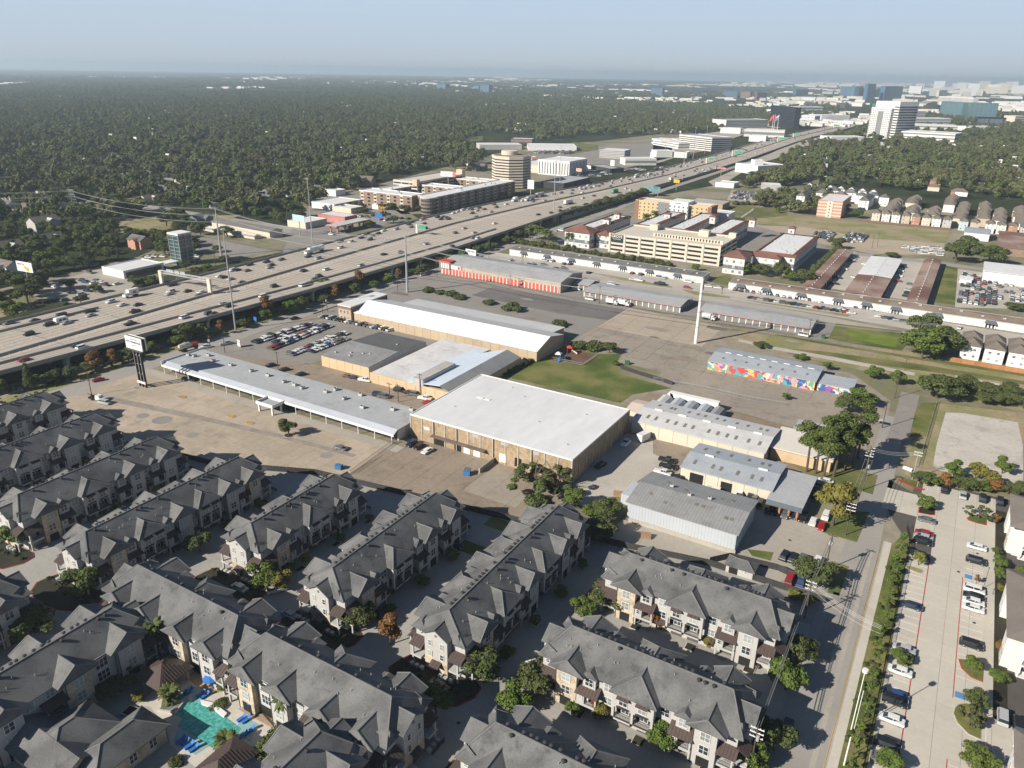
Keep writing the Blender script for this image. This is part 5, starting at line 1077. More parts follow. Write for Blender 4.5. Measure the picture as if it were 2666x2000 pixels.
for f in range(4): r = MB();r.tube((0,0,1.2+f*3.2),(0,0,2.9+f*3.2),7.1,7.1,20,cap=False);r.build('window_band',M['glass'],t)
r = MB();r.tube((0,0,14),(0,0,14.7),7.6,7.6,20);r.build('roof',M['whiteroof'],t)
t,rf = block('rear_parking_deck','cream parking deck with dark openings rising behind the brick apartments','parking garage',(-492,660),0,15,42,15.5,M['garage'],M['garage'],par=.9)
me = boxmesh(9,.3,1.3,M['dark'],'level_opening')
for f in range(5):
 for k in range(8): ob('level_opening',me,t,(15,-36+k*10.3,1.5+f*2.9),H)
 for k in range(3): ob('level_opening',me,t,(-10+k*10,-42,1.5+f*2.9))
s_ = MB();s_.box(10,15.4,-43,-38,12,18.5);s_.box(8,15.4,36,42,12,21);s_.build('stair_tower',mat('peach_stair',(0.62,0.45,0.34),var=.05),t)
# octagonal tower
ow,oy = (-437,703),(-409,727)
cx,cy_ = G(C2(1200,840));cx -= 12;cy_ += 14
t = thing('octagonal_tower','eleven storey octagonal office tower striped in cream and dark glass bands','office tower',(cx,cy_,0));EXCL.append((cx-24,cx+24,cy_-24,cy_+24))
hT = hgt(C2(1200,640),C2(1200,845));rO = 20.0
def octa(r,c=.34):
 k = r*c*1.3;return [(-k,-r),(k,-r),(r,-k),(r,k),(k,r),(-k,r),(-r,k),(-r,-k)]
def octprism(r,z0,z1,m,name,parent):
 mb = MB();mb.slab([(x,y,z1) for x,y in octa(r)],z1-z0);return mb.build(name,m,parent)
octprism(rO-.5,0,hT,M['blackglass'],'glazed_core',t)
for f in range(11): fh = (hT-1)/11;octprism(rO,1.0+fh*f,1.0+fh*f+fh*.56,M['cream'],'spandrel_band',t)
octprism(rO+.1,hT-1.4,hT+.3,M['cream'],'parapet',t);octprism(rO-1,hT+.3,hT+.4,M['brownroof'],'roof',t)
r = MB();r.tube((-4,2,hT),(-4,2,hT+4.6),9,9,24);r.build('penthouse',M['cream'],t)
# pin-striped white office, podium, dark low building
p = G(C2(1345,725));t,rf = block('pinstripe_office','white office with tall narrow dark window strips beside the octagonal tower','office',(-458,895),0,22,25,17.5,M['whitewall'],M['whiteroof'])
me = boxmesh(1.1,.3,14,M['dark'],'window_strip')
for k in range(11): ob('window_strip',me,t,(-20+k*4,-25,1.5))
for k in range(12): ob('window_strip',me,t,(22,-23+k*4.1,1.5),H)
block('dark_restaurant','low dark walled building with a crowded pale roof at the foot of the octagonal tower','restaurant',(-404,800),0,14,34,6,M['darkfence'],M['greyroof'])
t,rf = block('striped_store','peach and white striped store behind the octagonal tower','store',(-500,905),0,18,28,9,M['cream'],M['whiteroof'])
# car display tower and showroom
t = thing('car_vending_tower','glass car display tower with a steel frame and eight floors beside the freeway','glass tower',(-430.5,310,0));EXCL.append((-440,-420,300,320));a = 4.9;hT = 19.5
g = MB();g.box(-a+.3,a-.3,-a+.3,a-.3,0,hT);g.build('glazing',mat('greenish_tower_glass',(0.05,0.10,0.10),var=.3,scale=.6,rough=.08,spec=.8),t)
for f in range(9):
 z = f*hT/8.5+.1;s_ = MB();s_.box(-a,a,-a,-a+.28,z,z+.22);s_.box(-a,a,a-.28,a,z,z+.22);s_.box(-a,-a+.28,-a,a,z,z+.22);s_.box(a-.28,a,-a,a,z,z+.22);s_.build('floor_frame',M['steel'],t)
for sx in (-1,0,1):
 for sy in (-1,0,1):
  if sx or sy: c = MB();c.box(sx*a-.16,sx*a+.16,sy*a-.16,sy*a+.16,0,hT);c.build('column',M['steel'],t)
r = MB();r.box(-a-.3,a+.3,-a-.3,a+.3,hT,hT+1.1);r.build('roof',M['whitewall'],t)
lg = MB();lg.box(-a-.4,-a-.25,-a+1,-a+4,hT-1.6,hT-.3);lg.build('tower_sign',mat('teal_sign',(0.1,0.5,0.5)),t)
t,rf = block('showroom','low white showroom with a flat white roof joined to the glass car tower','showroom',(-437,279),0,10.5,13.5,4.3,M['whitewall'],M['whiteroof']);g = MB();g.box(10.5,10.6,-12,12,.3,3.5);g.build('glazing',M['glass'],t);s_ = MB();s_.box(4,12,13.5,24,3.4,4.0);s_.build('linking_canopy',M['whitewall'],t)
# petrol station, restaurants, motel
t = thing('petrol_canopy','petrol station canopy with a white ribbed top and red trim beside the freeway','petrol station',(-424,459,0));EXCL.append((-432,-416,438,480))
r = MB();r.box(-6,6,-20,20,5.1,5.7);r.build('fascia',mat('faded_red_trim',(.45,.13,.1)),t);r = MB();r.box(-5.9,5.9,-19.9,19.9,5.71,5.8);
for k in range(4): r.box(-5+k*2.7,-3.4+k*2.7,-19,19,5.82,5.95,1)
r.build('roof',[M['greyroof'],M['white']],t)
for k in range(5):
 for s in (-3.5,3.5): c = MB();c.box(s-.4,s+.4,-17+k*8.4,-16.2+k*8.4,0,4.9);c.build('column',M['pinkbrick'],t)
block('red_restaurant','red and white restaurant with a flat white roof behind the petrol canopy','restaurant',(-457,482),0,15,7.5,5.2,mat('red_white_wall',(0.45,0.2,0.17),var=.3,scale=.2),M['whiteroof'])
block('white_store','white and cream store behind the pale blue billboard','store',(-462,452),0,10,12,4.6,M['cream'],M['whiteroof'])
block('street_corner_store','white roofed shop row across the street from the brick apartments','store',(-508,536),0,14,18,5,M['whitewall'],M['whiteroof'])
block('shop_canopy','yellow edged station canopy at the corner left of the brick apartments','petrol station',(-480,520),0,11,8,4.6,M['cream'],M['whiteroof'])
def motel(label,crop,p0,p1,wd,h=5,roofm=None):
 x0,y0 = G(crop(*p0));x1,y1 = G(crop(*p1));L = math.hypot(x1-x0,y1-y0);rz = math.atan2(y1-y0,x1-x0);t = thing('motel_wing',label,'motel',((x0+x1)/2,(y0+y1)/2,0),rz);w_ = MB();w_.pent(-L/2,L/2,-wd/2,wd/2,0,h,h+1.2);w_.build('wall',M['cream'],t);r = MB();r.roof(-L/2,L/2,-wd/2,wd/2,h+.1,.25,'x',oh=.8,oe=.5);r.build('roof',roofm or M['asph_d'],t);EXCL.append((min(x0,x1)-4,max(x0,x1)+4,min(y0,y1)-4,max(y0,y1)+4))
motel('long dark roofed motel wing with cream walls behind the steel pylon',C1,(1400,1080),(1770,1150),12);motel('thin flat carport roof in front of the dark motel',C1,(1300,1100),(1650,1160),6,2.5,M['greyroof'])
t = thing('blue_canopy_house','bright blue tarpaulin covered hip roof among the trees at the left','house',(*G(C1(340,925)),0));x,y = t.location.x,t.location.y;EXCL.append((x-12,x+12,y-12,y+12));w_ = MB();w_.box(-8,8,-6,6,0,3.5);w_.build('wall',M['cream'],t);r = MB();r.roof(-8,8,-6,6,3.5,.5,'x',oh=.8,oe=.8,h0=6.8,h1=6.8);r.build('blue_roof',mat('blue_tarpaulin',(0.03,0.22,0.62),var=.1),t)
HS = [(C1(900,1215),M['pinkbrick'],9,6,'two storey pink brick house with a grey roof left of the glass tower'),(C1(290,1110),M['stucco'],12,8,'grey roofed house among trees above the car lot at the left'),(C1(960,930),M['cream'],9,5,'cream gabled house with a dark roof in a clearing of the wood'),(C1(1050,870),M['cream'],14,4,'long grey roofed house in a clearing of the wood'),(C1(1170,800),M['cream'],9,4,'pale gabled house deep in the wood, centre left'),(C1(600,970),M['whitewall'],9,4,'white fronted house beside the lattice pylon'),(C1(1290,1070),M['slate'],10,6,'grey house with a white chimney left of the steel pylon'),(C1(50,1260),M['greysheet'],11,6,'grey gabled house at the left photo edge behind the billboard'),(C1(330,1180),M['stucco'],9,4,'dark roofed bungalow half hidden by trees at the left'),(C1(60,960),M['stucco'],9,4,'low house at the left photo edge under the power lines'),(C1(1700,920),M['stucco'],9,4,'small pale house behind the blue billboard'),(C1(2050,860),M['stucco'],9,4,'low pale house near the cross street'),(C2(960,720),M['shingle_b'],16,5,'row of dark brown roofed townhouses left of the octagonal tower'),(C2(250,820),M['apbrick'],12,7,'brown gabled townhouses behind the brick apartments'),(C1(70,905),M['cream'],9,4,'little house at the left edge beyond the meadow'),(C1(1880,890),M['whitewall'],8,4,'white walled house near the petrol station behind trees'),(C1(1450,760),M['whitewall'],8,4,'bright white gable deep in the wood'),(C1(960,760),M['whitewall'],8,4,'white gable peeping out of the wood'),(C4(60,280),M['whitewall'],9,6,'pale house beside the billboard at the left edge')]
for p,wm,s,h,lb in HS:
 x,y = G(p);t = thing('house',lb,'house',(x,y,0),random.choice((0,H,.3)));w_ = MB();w_.pent(-s*.8,s*.8,-s*.5,s*.5,0,h,h+s*.28);w_.pent(-s*.1,s*.5,-s*.75,0,0,h,h+s*.2,'y');w_.build('wall',wm,t);r = MB();r.roof(-s*.8,s*.8,-s*.5,s*.5,h+.1,.6,'x',oh=.5,oe=.5);r.roof(-s*.1,s*.5,-s*.75,0,h+.1,.6,'y',oh=.4,oe=.4);r.build('roof',random.choice((M['shingle'],M['shingle_b'])),t);EXCL.append((x-s*.9,x+s*.9,y-s*.9,y+s*.9));window(t,-s*.4,-s*.5-.05,1,0,1.5,1.4)
# white three storey houses with brown hip roofs at the right photo edge
def cube(label,x,y,w_,d,h,wm,rm,group,grid=True,gable=False,rz=0,wins=True,z_=None):
 t = thing('townhouse',label,'house',(x,y,0),rz,group);a,b = w_/2,d/2;q = MB()
 if gable: q.pent(-a,a,-b,b,0,h,h+a*.62,'y')
 else: q.box(-a,a,-b,b,0,h)
 q.build('wall',wm,t);r = MB();k = min(a,b)+.4
 if gable: r.roof(-a,a,-b,b,h+.05,.7,'y',oh=.35,oe=.3,h0=1.2)
 else: r.roof(-a,a,-b,b,h+.05,.62,'x' if a > b else 'y',oh=.4,oe=.4,h0=k,h1=k)
 r.build('roof',rm,t);EXCL.append((x-a-1,x+a+1,y-b-1,y+b+1))
 if wins:
  for z in ((1.2,4.2) if h < 8 else (1.2,4.0,6.6)):
   for xx in (-a*.45,a*.4): window(t,xx,-b-.02,z+random.choice((0,.2)),0,1.1,.9,0)
 return t
for r_,(yy,nm) in enumerate(((388.5+5.2,'front'),(388.5+16.5,'back'))):
 for k in range(5): cube(f'white boxy house with a brown hip roof, {["first","second","third","fourth","fifth"][k]} in the {nm} row behind the cedar fence',12.4+k*9.3,yy,7.8,9.5,7.0,M['whitewall'],M['shingle_b'],'white houses with brown hip roofs behind the cedar fence')
# estates of narrow houses in the right background
cols = [M['cream'],M['stucco_w'],M['whitewall'],mat('beige_house',(0.5,0.4,0.3),var=.05),mat('terracotta_house',(0.42,0.2,0.12),var=.05),M['cream'],M['whitewall'],M['stucco']]
ORD5 = ['first','second','third']
nth = ['leftmost','second','third','fourth','fifth','sixth','seventh','eighth']
for k in range(8): cube(f'narrow tan roofed house, {nth[k]} of eight facing the dry field',-72.5+k*8.0,761,6.6,12,8.2,cols[k],M['shingle_b'],'narrow houses along the dry field')
for k,c in enumerate(('pale blue','white','cream','bright white','brown','beige')): cube(f'narrow {c} house right of the dark gap in the row along the dry field',-4+k*8.2+(k>1)*3,760,6.6,12,8.2,{'pale blue':mat('paleblue_house',(0.45,0.55,0.58),var=.05)}.get(c,cols[(k*3) % 8]),M['shingle_b'],'narrow houses along the dry field')
n_ = 0
for ci_,(X,y0,y1,st) in enumerate(((-66,778,860,8.5),(-30,785,830,9),(-8,776,880,7.5),(22,785,850,9),(-47,785,822,9),(10,790,890,9.5),(38,780,880,9.5),(52,775,880,9.5),(-52,850,900,10),(-20,860,930,10))):
 y = y0
 while y < y1:
  n_ += 1;cube(f'brown roofed terrace house behind the dry field, {["leftmost column","column above the dark tree","column by the shaded lane","column right of the lane","column left of the lane","column at the right","column nearest the right edge","column at the right edge","back column at left","back column in the middle"][ci_]}',X+random.uniform(-1,1),y,9.5,st-1.2,7.5,cols[n_ % 8],M['shingle_b'],'brown roofed terrace houses on the right',wins=False);y += st
wt = [(-150,838,8,44,'long white townhouse row with dark dormered roof, leftmost of the white estate'),(-92,842,9,40,'long white townhouse row with dark dormered roof beside the shaded lane'),(-118,850,13,12,'white cube townhouse pair in the middle of the white estate'),(-136,856,13,12,'white cube townhouse behind the salmon office'),(-112,876,12,11,'white cube townhouse in the second row of the white estate'),(-130,884,12,11,'white cube townhouse at the back of the white estate')]
wt += [(-100+k*11,862+(k%2)*9,9,10,f'white cube house, {ORD5[k]} in the extra row of the white estate') for k in range(3)]
for x,y,w2,d2,lb in wt: cube(lb,x,y,w2,d2,9,M['whitewall'],M['shingle'],'white townhouse estate')
for k in range(7): cube('white gabled end house in the back row of the white estate',-158+k*11,905+k*-2,8,9,9,M['whitewall'],M['shingle'],'back row of the white estate',gable=True)
for k in range(16):
 x,y = G(C3(1560+random.uniform(0,640),640+random.uniform(0,190)));cube('brown roofed house among the trees on the right',x,y,12,10,5,cols[k % 8],M['shingle_b'],'houses among trees on the right',wins=False)
def modern(label,x0,x1,y0,y1,h=9.6):
 t = thing('white_apartment_building',label,'apartment building',((x0+x1)/2,(y0+y1)/2,0));a,b = (x1-x0)/2,(y1-y0)/2;EXCL.append((x0-1,x1+1,y0-1,y1+1))
 q = MB();q.box(-a+1.6,a,-b+1.4,b,0,h);q.box(-a,-a+3.5,-b+2,-b+7,0,h-.1);q.box(-a,-a+3.5,b-6,b-1,0,h-.1);q.box(-a+3,a,-b,-b+1.6,0,.3)
 for z in (3.0,6.1): q.box(-a+3.2,a,-b-.1,-b+1.5,z,z+.35)
 q.build('wall',M['stucco_w'],t);r = MB();k = min(a,b)+.6;r.roof(-a,a,-b,b,h,.28,'x' if a > b else 'y',oh=.6,oe=.6,h0=k,h1=k);r.build('roof',mat('taupe_shingle',(0.20,0.175,0.155),var=.12,scale=3),t)
 s_ = MB();s_.box(-a-.05,-a+.0,-b+2.2,-b+6.8,0,3.0);s_.build('stone_base',M['stone'],t)
 for z in (.4,3.5,6.6):
  for xx in np.arange(-a+4.8,a-1,3.4): window(t,xx,-b+1.38,z+.5,0,1.8,1.7,1);
  rail(t,-a+3.4,a,-b+.0,z+.0-.1) if z > 1 else None
 for z in (.8,3.9,6.8):
  for yy in (-b+4,b-3.5): window(t,-a-.02,yy,z,-H,1.3,1.4,0)
 c = MB()
 for xx in np.arange(-a+3.3,a,3.4): c.box(xx-.12,xx+.12,-b-.05,-b+.2,0,h-.3)
 c.pieces('balcony_post',M['whitewall'],t)
modern('white three storey apartment building with balconies at the right edge, furthest up the car park',26.4,48,217,236)
modern('white three storey apartment building with a taupe roof beside the ramped walkway on the right',25.4,46,166,193)
modern('white three storey apartment building at the lower right corner, mostly its taupe roof',26.4,46,118,137)
# office towers
def ptower(name,label,bl,br,top,depth,wall,roofm=None,nf=10,bands=None,sides=(0,1),frac=.45,grid=None,rot=None,par=.8,h=None):
 (x,y),rz,L = pframe(bl,br,depth);h = h or hgt(top,bl)
 t,rf = block(name,label,'office tower',(x,y),rz,L/2,depth/2,h,wall,roofm or M['greyroof'],par=par)
 if bands: facade(t,L/2,depth/2,1,h-2,nf,bands,sides=sides,frac=frac)
 if grid: gridjoin(t,L/2,depth/2,1,h-2,nf,grid[1],grid[0],sides=sides,w_=.5)
 return t,L/2,depth/2,h
t,a,b,h = ptower('black_tower','black glass office tower with a flat top beside the freeway in the distance',F6(668,345),F6(950,385),F6(690,110),14,M['blackglass'],nf=14,bands=mat('black_spandrel',(0.03,0.035,0.045),var=.1),frac=.3)
t,a,b,h = ptower('white_tower','white stepped office tower with a dark central window strip and a grid of square windows',F6(1795,478),F6(2020,500),F6(1855,135),40,M['whitewall'],nf=16,grid=(M['dark'],12),sides=(0,1,3))
g = MB();g.box(-a*.28,a*.28,-b-.5,-b-.1,4,h-6);g.build('central_glass_strip',M['greyp'],t);u = MB();u.box(-a*.9,a*1.45,-b*.6,b+24,0,h+14);u.build('upper_wing',M['whitewall'],t);u = MB();u.box(-a*1.55,-a*1.02,-b*.2,b,0,h+8);u.build('glass_wing',M['tealglass'],t)
for f in range(12): s_ = MB();s_.box(a*1.45,a*1.45+.4,-b*.5,b+22,6+f*5.2,8.2+f*5.2);s_.box(a*1.02,a*1.44,-b*.62,-b*.6,6+f*5.2,8.2+f*5.2);s_.build('window_band',M['dark'],t)
ptower('round_office','curved white banded office with a dark glass end left of the freeway',C3(150,535),C3(345,560),C3(155,460),45,M['stucco_w'],nf=6,bands=M['dark'],sides=(0,1,3))
ptower('white_parking_deck','long white parking deck left of the black tower',C3(432,425),C3(680,420),C3(435,375),50,M['stucco_w'],nf=5,bands=M['greyp'])
ptower('white_block','white block with tall window strips right of the black tower',C3(860,385),C3(960,390),C3(860,345),50,M['whitewall'],grid=(M['greyp'],12),nf=2)
BW = [('blue_glass_tower','broad blue glass tower with a white roof line behind the white tower, left',(2185,254),(2222,256),(2190,226),60,M['blueglass']),('blue_glass_tower','narrow paler blue tower joined to the broad one at the left of the skyline',(2225,256),(2245,252),(2225,226),50,M['tealglass']),('slim_tower','slim grey concrete tower, the tallest on the skyline',(2232,252),(2252,254),(2240,214),40,mat('grey_tower',(0.3,0.29,0.3),var=.1)),('blue_glass_tower','slim blue glass tower just left of the white tower',(2254,262),(2274,262),(2262,220),45,M['blueglass']),('pink_tower','pinkish triangular topped tower between the blue ones',(2280,254),(2290,254),(2281,232),30,mat('pink_tower',(0.4,0.27,0.24),var=.1)),('blue_glass_tower','broad dark blue glass tower behind the white tower, right',(2299,262),(2345,262),(2303,226),60,M['blueglass']),
 ('teal_block','teal glass office block, nearer left of the pair right of the white tower',(2444,302),(2500,308),(2450,266),60,M['tealglass']),('teal_block','teal glass office block, right of the pair near the right photo edge',(2519,314),(2590,316),(2527,270),60,M['tealglass']),('white_banded_office','wide white banded office with blue ends behind the teal blocks',(2440,272),(2530,278),(2441,252),50,M['stucco_w']),('black_low_office','low black glass office with a pinkish top at the right',(2542,330),(2615,332),(2545,308),50,M['blackglass']),
 ('cream_office','cream stepped office on the skyline above the freeway',(2443,252),(2463,252),(2444,236),40,M['cream']),('white_slim_office','thin white slab tower on the skyline at the right',(2556,254),(2562,254),(2558,238),20,M['cream']),
 ('dark_blue_office','dark blue office block far off in the wood, left of three',(1880,255),(1918,256),(1881,237),50,M['blueglass']),('red_brown_office','red brown office block far off, middle of three',(1927,256),(1952,257),(1928,239),40,M['redgranite']),('red_brown_office','red brown office block far off, right of three',(1970,262),(1995,262),(1971,243),40,M['redgranite']),('blue_office','blue glass office above the black tower',(2070,254),(2103,254),(2071,235),50,M['blueglass']),
 ('blue_office','pale blue office far off near the centre right',(1694,251),(1724,252),(1696,229),50,M['blueglass']),('dark_blue_office','dark blue office on the horizon wood, left of centre',(1137,235),(1160,236),(1138,220),60,M['blueglass']),('dark_blue_office','small dark blue office right of the one on the horizon wood',(1232,236),(1247,237),(1233,224),50,M['blueglass']),('dark_blue_office','blue office with a lit edge on the horizon wood',(1250,239),(1273,240),(1251,221),50,M['blueglass']),
 ('white_office','white slab office beside the freeway, centre distance',(2235,0),(0,0),(0,0),0,None)]
for nm,lb,bl,br,tp,d,m in BW:
 if m is None: continue
 t,a,b,h = ptower(nm,lb,bl,br,tp,d*.55,m,roofm=M['whiteroof'],par=3)
 f = MB()
 for k in range(1,10): f.box(-a-.3,a+.3,-b-.4,-b-.1,h*k/10-.7,h*k/10+.7)
 for k in range(1,6): f.box(-a+2*a*k/6-.8,-a+2*a*k/6+.8,-b-.5,-b-.1,0,h)
 f.build('facade_grid',mat('pale_mullion',(0.16,0.22,0.28),var=.1) if m in (M['blueglass'],M['tealglass'],M['blackglass']) else M['greyp'],t)
MB_ = [(C2,(1745,640),(1905,650),(1745,590),30,'grey banded office hotel with pilasters left of the freeway',M['stucco'],5),(C2,(1180,545),(1315,550),(1185,520),25,'red brick flat roofed school building in the clearing',M['redgranite'],1),(C2,(1290,595),(1600,600),(1300,570),60,'wide white ribbed school roof in the clearing',M['whitewall'],0),(C2,(980,590),(1250,590),(985,560),40,'low grey school building left of the octagonal tower',M['stucco'],0),(C2,(1680,715),(1815,740),(1680,690),22,'dark restaurant with a plant covered roof beside the freeway',M['darkfence'],0),(C2,(1910,690),(2110,690),(1915,650),26,'glazed car dealership with a white roof beside the freeway',M['stucco_w'],1),(C2,(2080,550),(2212,560),(2082,520),30,'white retail building at the centre, beyond the freeway',M['whitewall'],1),(C2,(2110,640),(2212,640),(2112,600),24,'white shed roofed shop left of the freeway sign',M['whitewall'],0),
 (C3,(0,520),(150,545),(0,490),40,'white office with ribbon windows left of the curved office',M['whitewall'],2),(C3,(20,590),(200,600),(20,560),25,'long white shop beside the freeway in the distance',M['whitewall'],0),(C3,(400,450),(520,455),(400,420),30,'white roofed showroom left of the flag poles',M['whitewall'],0),(C3,(540,470),(780,480),(545,430),40,'broad white dealership with a blue white front by the flag poles',M['stucco_w'],1),(C3,(570,500),(670,505),(570,465),25,'white billboard like shop front below the dealership',M['whitewall'],0),(C3,(600,690),(650,690),(600,615),12,'white tower like sign structure right of the freeway',M['whitewall'],0),(C3,(620,700),(780,690),(620,650),40,'white roofed hall with a long canopy right of the freeway',M['whitewall'],0),(C3,(370,770),(480,780),(370,745),20,'white canopy shop right of the hedge along the freeway',M['whitewall'],0),(C3,(650,790),(760,795),(650,760),20,'grey roofed garden centre hall in front of the wood',M['stucco'],0),
 (C3,(1060,500),(1260,500),(1060,475),40,'white roofed showroom at the foot of the white tower',M['whitewall'],0),(C3,(1130,520),(1380,530),(1135,505),40,'long low pale roofed hall below the white tower',M['stucco'],0),(C3,(1470,500),(1790,520),(1480,440),60,'white parking structure right of the white tower',M['whitewall'],3),(C3,(1540,440),(1810,450),(1550,400),60,'upper white parking structure right of the white tower',M['stucco_w'],2),(C3,(1560,410),(1770,410),(1570,365),60,'white banded mall building in front of the teal blocks',M['whitewall'],3),(C3,(1510,370),(1620,370),(1515,320),50,'white ribbon window office right of the white tower',M['stucco_w'],5),(C3,(960,500),(1060,510),(960,515-20),20,'flat tan hall beside the freeway',M['cream'],0),(C3,(870,330),(1010,330),(872,295),50,'white arched glass hall behind the black tower',M['whitewall'],2),(C3,(1000,380),(1170,380),(1000,345),60,'white and red shops along the distant freeway',M['whitewall'],0),(C3,(900,300),(955,300),(905,262),40,'small white banded office behind the black tower',M['stucco_w'],5),(C3,(1090,300),(1145,300),(1092,270),40,'small brown and white banded office behind the wood',M['cream'],4),(C3,(1880,440),(2060,440),(1885,415),50,'white roofed halls at the edge of the wood, right',M['whitewall'],0),(C3,(2150,400),(2212,400),(2152,350),40,'cream office at the right photo edge',M['cream'],4),
 (C2,(1315,700),(1345,700),(1318,640),20,'salmon striped store wall seen behind the octagonal tower',M['pinkbrick'],2),(C1,(2150,890),(2212,880),(2152,855),16,'small white shop left of the brick apartments',M['whitewall'],0)]
for cr,bl,br,tp,d,lb,m,nb_ in MB_:
 (x,y),rz,L = pframe(cr(*bl),cr(*br),d);h = max(4,hgt(cr(*tp),cr(*bl)));t,rf = block('building',lb,'building',(x,y),rz,L/2,d/2,h,m,M['whiteroof'] if m is not M['darkfence'] else M['greyroof'],par=.6)
 if nb_: facade(t,L/2,d/2,.5,h-.5,nb_,M['greyp'],sides=(0,1),frac=.42)
mb = MB();rr = random.Random(3);cnt = 0
def speck(X,Y,s,h,m): mb.box(X-s,X+s,Y-s*rr.uniform(.4,1),Y+s*rr.uniform(.4,1),0,h,m)
def sprinkle(n,x0,x1,y0,y1,s0,s1,hmax=9,clump=0):
 cl = [(rr.uniform(x0,x1),rr.uniform(y0,y1)) for _ in range(max(1,n//14))]
 for k in range(n):
  if clump: c = rr.choice(cl);px_,py_ = c[0]+rr.gauss(0,clump),c[1]+rr.gauss(0,clump*.04)
  else: px_,py_ = rr.uniform(x0,x1),rr.uniform(y0,y1)
  X,Y = G((px_,max(203,py_)));D = math.hypot(X,Y)
  if D > 19500: continue
  speck(X,Y,rr.uniform(s0,s1)*max(1,D/3500),rr.uniform(5,hmax)*max(1,D/6000),rr.choice((0,0,1,1,2,3)))
sprinkle(420,0,2666,199,226,16,34,8,40);sprinkle(200,900,2100,226,262,12,26,8,70);sprinkle(150,1300,1760,255,285,10,22,8,60)
sprinkle(420,2000,2666,216,300,12,30,16,60);sprinkle(40,2100,2666,222,260,14,22,60,90);sprinkle(160,0,1400,200,232,12,26,9,50);sprinkle(120,1050,1400,262,282,9,18,7,60);sprinkle(90,1300,1800,280,300,8,14,7,60);sprinkle(130,2000,2380,270,330,10,20,9,60)
o = mb.build('distant_city',[M['whitewall'],M['cream'],M['stucco'],M['stucco_w']]);o['kind'] = 'stuff'
# VEHICLES
def paint(n,c,r=.3): return mat('car_paint_'+n,c,rough=r,var=.02,spec=.6)
PAINT = dict(white=paint('white',(.72,.72,.70)),silver=paint('silver',(.42,.43,.44)),grey=paint('grey',(.13,.135,.14)),black=paint('black',(.018,.02,.023)),blue=paint('blue',(.03,.07,.2)),red=paint('red',(.33,.02,.025)),brown=paint('brown',(.13,.08,.06)),yellow=paint('yellow',(.7,.42,.03)),green=paint('green',(.04,.12,.08)),navy=paint('navy',(.02,.035,.07)))
SPEC = {  # length, width, height, hood frac, windscreen foot/top, rear top/foot, belt height
 'sedan': (4.75,1.85,1.45,-.02,.10,.26,-.17,-.36,.92),'hatchback': (4.3,1.82,1.5,0,.14,.28,-.30,-.44,.95),'suv': (4.8,1.95,1.75,0,.17,.29,-.40,-.47,1.08),
 'van': (5.3,2.0,2.05,0,.30,.40,-.46,-.49,1.15),'pickup': (5.7,2.0,1.85,0,.14,.23,-.06,-.10,1.15)}
def carparts(kind):
 L,Wd,Ht,_,wf,wt,rt,rf_,bh = SPEC[kind];hw = Wd/2;out = {}
 b = MB();z0 = .28;hood = bh-.05 if kind != 'sedan' else bh-.04
 pr = [(-L/2,.42),(-L/2+.12,.28),(L/2-.15,.28),(L/2,.45),(L/2,.68),(L/2-.12,.80),(L*wf,hood),(L*rf_,bh if kind != 'pickup' else bh-.02),(-L/2+.08,bh-.06),(-L/2,bh-.2)]
 n = len(pr);rows = []
 for y,s in ((-hw,.0),(-hw+.10,.0),(hw-.10,.0),(hw,.0)):
  k = 1 if abs(y) == hw else 0
  rows.append([(x*(.985 if k else 1),y,min(z,bh-.12) if k else z) for x,z in pr])
 vs = [p for r in rows for p in r];fs = [tuple(range(n-1,-1,-1)),tuple(range(3*n,4*n))]
 for r in range(3):
  for i in range(n): j = (i+1) % n;fs.append((r*n+i,r*n+j,(r+1)*n+j,(r+1)*n+i))
 b.add(vs,fs)
 tw = hw-.22
 if kind == 'pickup':
  b.box(-L/2+.15,-L*.10,-hw+.18,hw-.18,bh-.1,bh-.02,0)
 def fr(m,x0,x1,x2,x3,z0,z1,y0,y1,mi=0): m.add([(x0,-y0,z0),(x1,-y0,z0),(x1,y0,z0),(x0,y0,z0),(x3,-y1,z1),(x2,-y1,z1),(x2,y1,z1),(x3,y1,z1)],[(0,1,5,4),(1,2,6,5),(2,3,7,6),(3,0,4,7),(4,5,6,7)],mi)
 g = MB();fr(g,L*rf_,L*wf,L*wt,L*rt,bh-.04,Ht-.07,hw-.1,tw)
 rp = MB();rp.slab([(L*rt-.02,-tw-.03,Ht-.02),(L*wt+.02,-tw-.03,Ht-.02),(L*wt+.02,tw+.03,Ht-.02),(L*rt-.02,tw+.03,Ht-.02)],.07)
 rp.slab([(L*rt+.1,-tw+.15,Ht),(L*wt-.1,-tw+.15,Ht),(L*wt-.1,tw-.15,Ht),(L*rt+.1,tw-.15,Ht)],.02)
 for sx in (-1,1):     # pillars
  for xa,xb in ((L*wf,L*wt),(L*rf_,L*rt),((L*wt+L*rt)/2,(L*wt+L*rt)/2)):
   rp.add([(xa-.05,sx*(hw-.085),bh-.04),(xa+.05,sx*(hw-.085),bh-.04),(xb+.05,sx*(tw+.03),Ht-.05),(xb-.05,sx*(tw+.03),Ht-.05)],[(0,1,2,3)])
 out['body'] = b;out['windows'] = g;out['roof'] = rp
 wm = MB();wm.tube((0,-.11,0),(0,.11,0),.34,.34,12,0);wm.tube((0,-.13,0),(0,.13,0),.2,.2,8,1)
 ln = MB()
 for s in (-1,1): ln.box(L/2-.16,L/2+.01,s*(hw-.25)-.18,s*(hw-.25)+.18,.60,.74)
 out['lamps'] = ln
 out['wheelpos'] = [(x*L*.30,s*(hw-.13),.34) for x in (-1,1) for s in (-1,1)];out['wheel'] = wm
 return out
CP = {k: carparts(k) for k in SPEC};CM = {}
